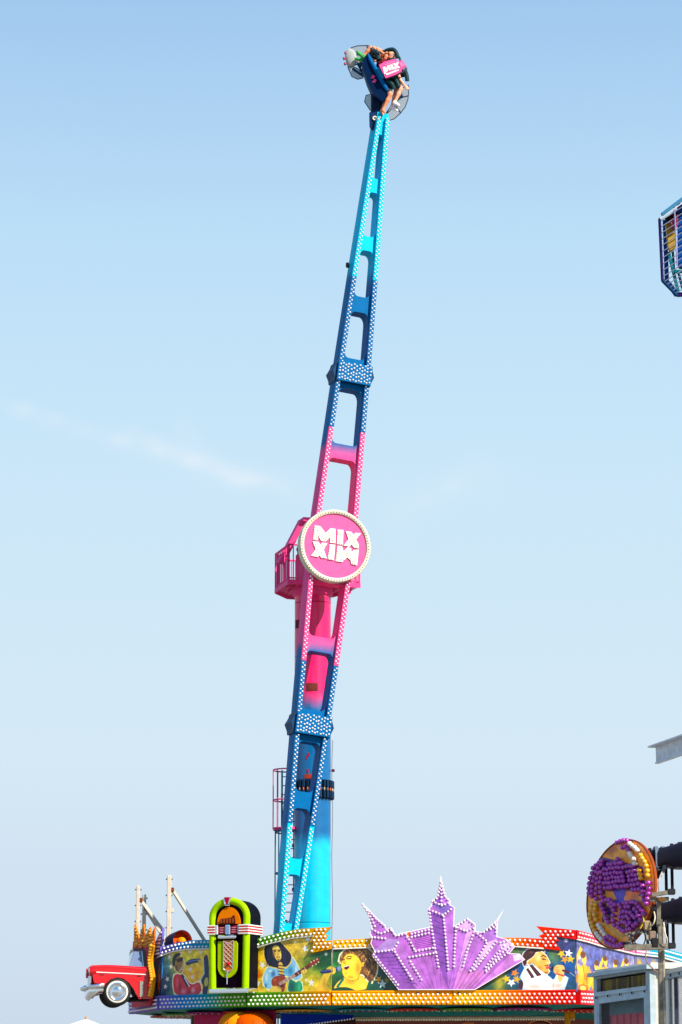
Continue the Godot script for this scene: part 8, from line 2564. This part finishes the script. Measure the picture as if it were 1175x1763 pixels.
func make_round_sign() -> void:
	var O: Array = PLANES["O"]
	var t := thing("round_sign", "round orange sign thick with purple, yellow and white lamps on the lamp mast", "sign", O[0] - O[2] * 0.7)
	var a := Art.new(-0.72, -0.72, 0.72, 0.72, 300, k(255, 150, 30))
	a.blob(PackedVector2Array([Vector2(-0.0976, 0.5388)])[0], 0.5, 0.35, k(255, 160, 30), 0.9)
	a.blob(PackedVector2Array([Vector2(-0.2816, 0.5966)])[0], 0.2, 0.16, k(130, 44, 40), 0.6)
	a.poly(PackedVector2Array([Vector2(-0.4812, 0.5025), Vector2(0.4016, 0.3073), Vector2(0.5137, -0.0208), Vector2(0.4162, -0.0571), Vector2(-0.3587, 0.0144)]), k(96, 24, 110))
	a.poly(PackedVector2Array([Vector2(-0.1708, 0.0563), Vector2(0.0932, 0.0389), Vector2(0.0645, -0.1311), Vector2(-0.0216, -0.1365)]), k(80, 46, 170))
	a.blob(PackedVector2Array([Vector2(-0.0191, -0.0291)])[0], 0.14, 0.2, k(84, 50, 190), 1.0, 0.3)
	a.poly(PackedVector2Array([Vector2(-0.3114, 0.0547), Vector2(-0.1693, 0.0454), Vector2(-0.0659, -0.0692), Vector2(-0.3331, -0.0414)]), k(250, 150, 30))
	a.poly(PackedVector2Array([Vector2(0.0947, 0.028), Vector2(0.4075, 0.0075), Vector2(0.3183, -0.0935), Vector2(0.1125, -0.1019)]), k(250, 116, 40))
	a.blob(PackedVector2Array([Vector2(0.2781, -0.3043)])[0], 0.3, 0.3, k(40, 60, 150), 0.9, 0.2)
	a.poly(PackedVector2Array([Vector2(-0.3851, -0.049), Vector2(-0.0981, -0.0887), Vector2(-0.1807, -0.3743), Vector2(-0.327, -0.3337)]), k(70, 24, 90))
	a.line(PackedVector2Array([Vector2(-0.4536, -0.0664), Vector2(-0.2337, -0.3713), Vector2(0.1035, -0.5397), Vector2(0.2971, -0.4437)]), 0.03, k(190, 150, 30))
	a.line(PackedVector2Array([Vector2(-0.2936, 0.0535), Vector2(-0.269, -0.1212), Vector2(-0.1212, -0.1734), Vector2(-0.1277, -0.3773)]), 0.02, k(200, 160, 40))
	a.brush(4, 0.25)
	var disc := PackedVector2Array()
	for i in 48:
		disc.append(Vector2(cos(TAU * i / 48), sin(TAU * i / 48)) * 0.668)
	var b := B.new()
	var m := a.material(b, 0.35)
	b.prism(disc, O[0], O[1], O[2], O[3], -0.04, 0.0)
	part("disc", b, m, t)
	var bas := Basis(O[1], O[3], O[1].cross(O[3]))
	b = B.new()
	b.col = c(150, 70, 40)
	b.lathe([Vector2(0.655, -0.03), Vector2(0.685, -0.03), Vector2(0.685, -0.03), Vector2(0.685, 0.01), Vector2(0.67, 0.01), Vector2(0.668, -0.002)], O[0], bas, 56)
	part("rim", b, M.gloss, t)
	b = B.new()
	b.col = c(90, 90, 96)
	b.bar(O[0] - O[3] * 0.06 - O[2] * 0.2, Vector3(3.8493, 4.3606, 42.65), 0.05, 0.05)
	b.bar(O[0] - O[3] * 0.06 - O[2] * 0.6, Vector3(3.6208, 3.9005, 42.7), 0.05, 0.05)
	part("bracket", b, M.galv, t)
	# lamps: one small turned cap each
	var caps := {}
	for q: Array in [["purple", k(158, 18, 158)], ["yellow", k(226, 166, 14)], ["white", k(222, 214, 206)]]:
		var mm := plain(q[1].r * 255, q[1].g * 255, q[1].b * 255, 0.18)
		mm.clearcoat_enabled = true
		mm.subsurf_scatter_enabled = true
		mm.subsurf_scatter_strength = 0.15
		caps[q[0]] = mm
	var cb := B.new()
	cb.lathe([Vector2(0.016, 0), Vector2(0.016, 0.02), Vector2(0.027, 0.032), Vector2(0.032, 0.05), Vector2(0.026, 0.07), Vector2(0.012, 0.08), Vector2(0, 0.082)], Vector3.ZERO, Basis.IDENTITY, 9)
	var cap := cb.mesh()
	var lines := [
		["purple", PackedVector2Array([Vector2(-0.0949, 0.6365), Vector2(0.0505, 0.6597), Vector2(0.1142, 0.6394)])], ["purple", PackedVector2Array([Vector2(-0.0461, 0.6), Vector2(0.0392, 0.615), Vector2(0.1111, 0.5985)])], ["purple", PackedVector2Array([Vector2(0.0196, 0.5678), Vector2(0.0973, 0.5726), Vector2(0.1472, 0.5255)])], ["purple", PackedVector2Array([Vector2(0.0666, 0.5425), Vector2(0.1414, 0.5043)])],
		["white", PackedVector2Array([Vector2(0.1535, 0.606), Vector2(0.2739, 0.548), Vector2(0.3509, 0.4882)])], ["white", PackedVector2Array([Vector2(0.1692, 0.4914), Vector2(0.2385, 0.4269), Vector2(0.2902, 0.3639), Vector2(0.3323, 0.3071)])],
		["yellow", PackedVector2Array([Vector2(0.3949, 0.4419), Vector2(0.4693, 0.3721), Vector2(0.5204, 0.3095), Vector2(0.5548, 0.243), Vector2(0.5744, 0.1723)])], ["yellow", PackedVector2Array([Vector2(0.3843, 0.2659), Vector2(0.4256, 0.1881), Vector2(0.4537, 0.106)])],
		["purple", PackedVector2Array([Vector2(0.6012, 0.0853), Vector2(0.6167, -0.006), Vector2(0.6134, -0.0959), Vector2(0.5933, -0.1741)])], ["purple", PackedVector2Array([Vector2(0.486, 0.0559), Vector2(0.5191, -0.0261), Vector2(0.5196, -0.1058), Vector2(0.5419, -0.1709)])],
		["purple", PackedVector2Array([Vector2(-0.3754, 0.4348), Vector2(-0.4605, 0.4083), Vector2(-0.5419, 0.3541), Vector2(-0.5743, 0.269), Vector2(-0.5961, 0.1722), Vector2(-0.5999, 0.0742), Vector2(-0.5879, -0.0083)])], ["purple", PackedVector2Array([Vector2(-0.3765, 0.3803), Vector2(-0.4592, 0.3372), Vector2(-0.5006, 0.2529), Vector2(-0.524, 0.1673), Vector2(-0.5277, 0.0695), Vector2(-0.5173, -0.04)])], ["purple", PackedVector2Array([Vector2(-0.3874, 0.3321), Vector2(-0.4376, 0.2485), Vector2(-0.4415, 0.1508), Vector2(-0.4363, 0.0526), Vector2(-0.4132, -0.0466)])], ["purple", PackedVector2Array([Vector2(-0.3632, 0.2868), Vector2(-0.3686, 0.2002), Vector2(-0.3651, 0.113), Vector2(-0.3437, 0.0248), Vector2(-0.2987, -0.043)])],
		["yellow", PackedVector2Array([Vector2(-0.4947, -0.0979), Vector2(-0.5147, -0.1813), Vector2(-0.5296, -0.2509), Vector2(-0.4994, -0.3122), Vector2(-0.4541, -0.3797), Vector2(-0.4009, -0.442)])], ["yellow", PackedVector2Array([Vector2(-0.4307, -0.1105), Vector2(-0.4376, -0.1859), Vector2(-0.4221, -0.2572), Vector2(-0.3913, -0.3238)])],
		["white", PackedVector2Array([Vector2(-0.3706, -0.3196), Vector2(-0.3099, -0.3985), Vector2(-0.2482, -0.4611), Vector2(-0.1925, -0.507)])], ["white", PackedVector2Array([Vector2(-0.3651, -0.4816), Vector2(-0.2995, -0.5335), Vector2(-0.2232, -0.5751)])],
		["purple", PackedVector2Array([Vector2(-0.1544, -0.5037), Vector2(-0.0595, -0.5569), Vector2(0.0516, -0.6054)])], ["purple", PackedVector2Array([Vector2(-0.1487, -0.6057), Vector2(-0.0299, -0.6438), Vector2(0.0932, -0.6554), Vector2(0.1775, -0.6406)])], ["purple", PackedVector2Array([Vector2(-0.174, -0.5509), Vector2(-0.0886, -0.5981), Vector2(0.0204, -0.6304)])],
		["purple", PackedVector2Array([Vector2(-0.0313, -0.1353), Vector2(-0.144, -0.0799), Vector2(-0.26, -0.0671), Vector2(-0.311, -0.118), Vector2(-0.2593, -0.1967), Vector2(-0.2049, -0.27)])], ["purple", PackedVector2Array([Vector2(-0.1371, -0.1288), Vector2(-0.0501, -0.1879), Vector2(-0.0433, -0.2741), Vector2(-0.0215, -0.3558), Vector2(-0.0031, -0.437)])], ["purple", PackedVector2Array([Vector2(-0.1834, -0.2981), Vector2(-0.1354, -0.3653), Vector2(-0.2253, -0.3495)])],
		["purple", PackedVector2Array([Vector2(0.0794, -0.4309), Vector2(0.2072, -0.4806), Vector2(0.3327, -0.4556), Vector2(0.4354, -0.3925)])], ["purple", PackedVector2Array([Vector2(0.0565, -0.1408), Vector2(0.1195, -0.2196), Vector2(0.0964, -0.3037), Vector2(0.0894, -0.3781)])], ["purple", PackedVector2Array([Vector2(0.1599, -0.1365), Vector2(0.3135, -0.1247), Vector2(0.4215, -0.1634), Vector2(0.4976, -0.2212), Vector2(0.5576, -0.2884)])], ["purple", PackedVector2Array([Vector2(0.2007, -0.1818), Vector2(0.3381, -0.1796), Vector2(0.4144, -0.2374), Vector2(0.4575, -0.3037), Vector2(0.5176, -0.3707)])], ["purple", PackedVector2Array([Vector2(0.1748, -0.2443), Vector2(0.2776, -0.2398), Vector2(0.3556, -0.3083), Vector2(0.4289, -0.3444)])], ["purple", PackedVector2Array([Vector2(0.1662, -0.3078), Vector2(0.2517, -0.3022), Vector2(0.2966, -0.3793), Vector2(0.3686, -0.4046)])], ["purple", PackedVector2Array([Vector2(0.1577, -0.3713), Vector2(0.2446, -0.3763), Vector2(0.2693, -0.4309)])]]
	var fill := PackedVector2Array([Vector2(-0.3189, 0.3489), Vector2(-0.2122, 0.4063), Vector2(-0.0236, 0.4379), Vector2(0.0356, 0.388), Vector2(0.2678, 0.3386), Vector2(0.3447, 0.2794), Vector2(0.4544, 0.1007), Vector2(0.5376, 0.0524), Vector2(0.5319, -0.0323), Vector2(0.3818, 0.0042), Vector2(0.1362, 0.0364), Vector2(-0.0379, 0.0372), Vector2(-0.2414, 0.0506), Vector2(-0.315, 0.1965)])
	var lo := Vector2(9, 9)
	var hi := -lo
	for v in fill:
		lo = lo.min(v)
		hi = hi.max(v)
	var pts := []
	for q: Array in lines:
		for p: Vector2 in along(q[1], 0.064):
			pts.append([q[0], p])
	var y := lo.y
	var odd := 0
	while y < hi.y:
		var x := lo.x + (0.031 if odd % 2 else 0.0)
		while x < hi.x:
			var p := Vector2(x, y) + Vector2(rng.randf_range(-0.006, 0.006), rng.randf_range(-0.006, 0.006))
			if Geometry2D.is_point_in_polygon(p, fill) and not Geometry2D.is_point_in_polygon(p, PackedVector2Array([Vector2(0.0989, 0.3079), Vector2(0.1514, 0.3041), Vector2(0.1942, 0.1184), Vector2(0.1243, 0.1231)])):
				pts.append(["purple", p])
			x += 0.066
		y += 0.058
		odd += 1
	var kept := []
	for q: Array in pts:
		var ok := true
		for r: Array in kept:
			if (r[1] as Vector2).distance_to(q[1]) < 0.05:
				ok = false
				break
		if ok and (q[1] as Vector2).length() < 0.70:
			kept.append(q)
	for q: Array in kept.slice(0, 299):
		var o := MeshInstance3D.new()
		o.name = "lamp"
		o.mesh = cap
		o.material_override = caps[q[0]]
		t.add_child(o, true)
		var n: Vector3 = (O[3] + O[1] * rng.randf_range(-0.14, 0.14) + O[2] * rng.randf_range(-0.14, 0.14)).normalized()
		var x3 := n.cross(Vector3.UP).normalized()
		o.transform = Transform3D(Basis(x3, n, x3.cross(n)), at("O", q[1], 0.0) - t.position)


# ---------------------------------------------------------------- caged cabin of another ride, cut by the right edge
func make_cage() -> void:
	var t := thing("caged_cabin", "blue ride cabin in a wire cage with a yellow seat, high at the right", "ride cabin", Vector3(5.7607, 15.5406, 30.0))
	var blue := c(16, 60, 120)
	var z := 30.0
	# near face outline and the same outline 1.1 m behind
	var near := [Vector3(5.4034, 16.8881, 30.0), Vector3(5.4301, 15.8005, 30.0), Vector3(5.6697, 15.543, 30.0), Vector3(6.345, 15.5768, 30.0), Vector3(6.3986, 17.7819, 30.0)]
	var shift := Vector3(0.12, 0.34, -1.1)
	var b := B.new()
	for i in near.size() - 1:
		b = B.new()
		b.col = c(34, 30, 84) if i != 1 else c(12, 50, 96)
		b.tube([near[i], near[i + 1]], 0.026, 8)
		b.tube([near[i] + shift, near[i + 1] + shift], 0.022, 8)
		b.tube([near[i], near[i] + shift], 0.02, 8)
		part("frame_tube", b, M.gloss, t)
	# roof: folded sheet along the upper edge
	b = B.new()
	b.col = c(60, 120, 160)
	var r0: Vector3 = Vector3(5.4396, 16.9369, 30.0)
	var r1: Vector3 = Vector3(6.3962, 17.6836, 30.0)
	b.quad(r0 + Vector3(-0.02, 0.02, 0.05), r1 + Vector3(0, 0.02, 0.05), r1 + shift, r0 + shift)
	b.bar(r0 + Vector3(0, 0.02, 0.03), r1 + Vector3(0, 0.02, 0.03), 0.06, 0.03)
	part("roof_sheet", b, M.gloss, t)
	b = B.new()
	b.col = c(190, 196, 210)
	b.bar(Vector3(5.4071, 16.882, 30.02), Vector3(6.3919, 17.6036, 30.02), 0.02, 0.02)
	part("roof_trim", b, M.gloss, t)
	# wires: slanting and upright
	for i in 15:
		var p: Vector3 = near[0].lerp(near[1], (i + 0.4) / 10.0) if i < 10 else near[1].lerp(near[2], (i - 9.6) / 5.0)
		b = B.new()
		b.col = c(126, 132, 156)
		b.tube([p, p + Vector3(2.2, 1.45, 0)], 0.009, 5)
		part("wire", b, M.satin, t)
	for x: float in [690, 840, 990]:
		b = B.new()
		b.col = c(140, 140, 190)
		b.tube([Vector3(5.6555, 17.1568, 30.0) + Vector3((x - 690) / 1000.0, (x - 690) * 0.0006, 0), Vector3(5.6848, 16.0731, 30.0) + Vector3((x - 690) / 1000.0, 0, 0)], 0.014, 6)
		part("upright_wire", b, M.satin, t)
	# uprights behind, seat and padding
	for q: Array in [[Vector3(5.5677, 17.076, 29.3), Vector3(5.5803, 15.9795, 29.3), 0.07, c(18, 70, 150)], [Vector3(5.8069, 17.3114, 29.5), Vector3(5.794, 16.1801, 29.5), 0.08, c(16, 70, 150)], [Vector3(5.61, 16.4789, 29.4), Vector3(5.7378, 15.7244, 29.6), 0.05, c(10, 100, 120)], [Vector3(5.6816, 16.5035, 29.4), Vector3(5.6974, 16.1351, 29.4), 0.04, c(10, 100, 110)], [Vector3(5.675, 16.0842, 29.6), Vector3(6.1694, 16.0659, 29.6), 0.05, c(10, 110, 120)], [Vector3(5.5426, 15.8265, 29.8), Vector3(5.6926, 15.6081, 29.8), 0.08, c(10, 50, 110)], [Vector3(5.7341, 16.0495, 29.7), Vector3(5.7867, 15.7294, 29.8), 0.04, c(12, 90, 120)]]:
		b = B.new()
		b.col = q[3]
		b.bar(q[0], q[1], q[2], q[2])
		part("strut", b, M.gloss, t)
	b = B.new()
	b.col = c(176, 142, 44)
	b.prism(PackedVector2Array([Vector2(5.5521, 16.9142), Vector2(5.6004, 16.9634), Vector2(5.7176, 16.9142), Vector2(5.7091, 16.5214), Vector2(5.625, 16.454), Vector2(5.5798, 16.546), Vector2(5.5677, 16.8159)]), Vector3(0, 0, 29.45), Vector3.RIGHT, Vector3.UP, Vector3.BACK, 0.0, 0.14)
	part("seat_back", b, M.satin, t, "yellow padded seat back")
	b = B.new()
	b.col = c(170, 60, 110)
	b.prism(PackedVector2Array([Vector2(5.6241, 16.9547), Vector2(5.7447, 17.0774), Vector2(5.7587, 16.9056), Vector2(5.6912, 16.7829), Vector2(5.6343, 16.881)]), Vector3(0, 0, 29.6), Vector3.RIGHT, Vector3.UP, Vector3.BACK, 0.0, 0.1)
	part("head_pad", b, M.satin, t, "pink padded head rest")
	b = B.new()
	b.col = c(60, 34, 30)
	b.prism(PackedVector2Array([Vector2(5.5745, 17.1131), Vector2(5.732, 17.2493), Vector2(5.828, 17.2864), Vector2(6.3614, 17.6959), Vector2(6.3466, 17.076), Vector2(5.8256, 17.175), Vector2(5.6812, 17.1007), Vector2(5.5845, 17.0265)]), Vector3(0, 0, 29.2), Vector3.RIGHT, Vector3.UP, Vector3.BACK, 0.0, 0.1)
	part("back_panel", b, M.satin, t)
	b = B.new()
	b.col = c(14, 20, 70)
	b.prism(PackedVector2Array([Vector2(5.8638, 17.3852), Vector2(6.5062, 17.759), Vector2(6.4688, 16.2207), Vector2(5.8279, 16.2947)]), Vector3(0, 0, 29.0), Vector3.RIGHT, Vector3.UP, Vector3.BACK, 0.0, 0.1)
	part("rear_panel", b, M.gloss, t)
	# the arm that carries it, out of the frame
	b = B.new()
	b.col = blue
	var hang: Vector3 = Vector3(6.3816, 16.5527, 29.4)
	b.bar(hang, Vector3(hang.x + 3.0, hang.y, hang.z - 0.5), 0.3, 0.3)
	b.bar(Vector3(hang.x + 3.0, hang.y + 1.0, hang.z - 0.5), Vector3(hang.x + 3.0, 0.0, hang.z - 0.5), 0.5, 0.5)
	part("carrying_arm", b, M.gloss, t)


func make_beam() -> void:
	# a rolled steel beam reaching in from the right
	var e: Vector3 = Vector3(4.3379, 6.8116, 38.0)
	var d: Vector3 = (Vector3(4.6067, 6.8367, 38.8) - e).normalized()
	var t := thing("steel_beam", "grey steel beam end with a wide flange reaching in from the right", "beam", e)
	var x := d.cross(Vector3.UP).normalized()
	var y := x.cross(d).normalized()
	var bas := Basis(x, y, -d)
	var L := 2.4
	for q: Array in [["top_flange", 0.1, 0.022, 0.3, -0.09], ["web", -0.015, 0.22, 0.022, 0.0], ["bottom_flange", -0.135, 0.02, 0.06, 0.0]]:
		var b := B.new()
		b.col = c(220, 226, 238)
		b.box(e + d * (L / 2 + q[4]) + y * q[1] + (x * -0.06 if q[0] == "top_flange" else Vector3.ZERO), Vector3(q[3], q[2], L), bas, 0.004)
		part(q[0], b, M.satin, t)
	var pb := B.new()
	pb.col = c(110, 112, 120)
	var far := e + d * L
	pb.bar(Vector3(far.x, 0, far.z), far + Vector3.UP * 0.2, 0.25, 0.25)
	part("post", pb, M.satin, t)


func make_tents() -> void:
	for q: Array in [[Vector3(-9.8413, 6.0103, -40.0), 3.4, "white tent roof with a tan finial far behind the red half car"]]:
		var p: Vector3 = q[0]
		var t := thing("tent", q[2], "tent", Vector3(p.x, 0, p.z), "tents behind the ride")
		var h: float = q[1]
		var b := B.new()
		b.col = c(232, 228, 224)
		var eave := p.y - 0.98
		var cs := [Vector3(p.x - h, eave, p.z + h), Vector3(p.x + h, eave, p.z + h), Vector3(p.x + h, eave, p.z - h), Vector3(p.x - h, eave, p.z - h)]
		var top := Vector3(p.x, p.y, p.z)
		for i in 4:
			var a: Vector3 = cs[i]
			var z: Vector3 = cs[(i + 1) % 4]
			var prev_a := top
			var prev_z := top
			for j in range(1, 7):
				var f := j / 6.0
				var sag := -0.12 * sin(f * PI)
				var na := top.lerp(a, f) + Vector3.UP * sag
				var nz := top.lerp(z, f) + Vector3.UP * sag
				b.quad(prev_a, na, nz, prev_z)
				prev_a = na
				prev_z = nz
			b.quad(a, z, z - Vector3.UP * 0.35, a - Vector3.UP * 0.35)
		part("roof", b, M.white, t)
		for v: Vector3 in cs:
			var l := B.new()
			l.col = c(200, 200, 198)
			l.tube([Vector3(v.x, 0, v.z), v], 0.05, 8)
			part("leg", l, M.white, t)
		var fb := B.new()
		fb.col = c(190, 140, 110)
		fb.lathe([Vector2(0.06, -0.3), Vector2(0.08, -0.1), Vector2(0.05, 0.02), Vector2(0, 0.06)], p + Vector3.UP * 0.05, Basis.IDENTITY, 10)
		part("finial", fb, M.satin, t)
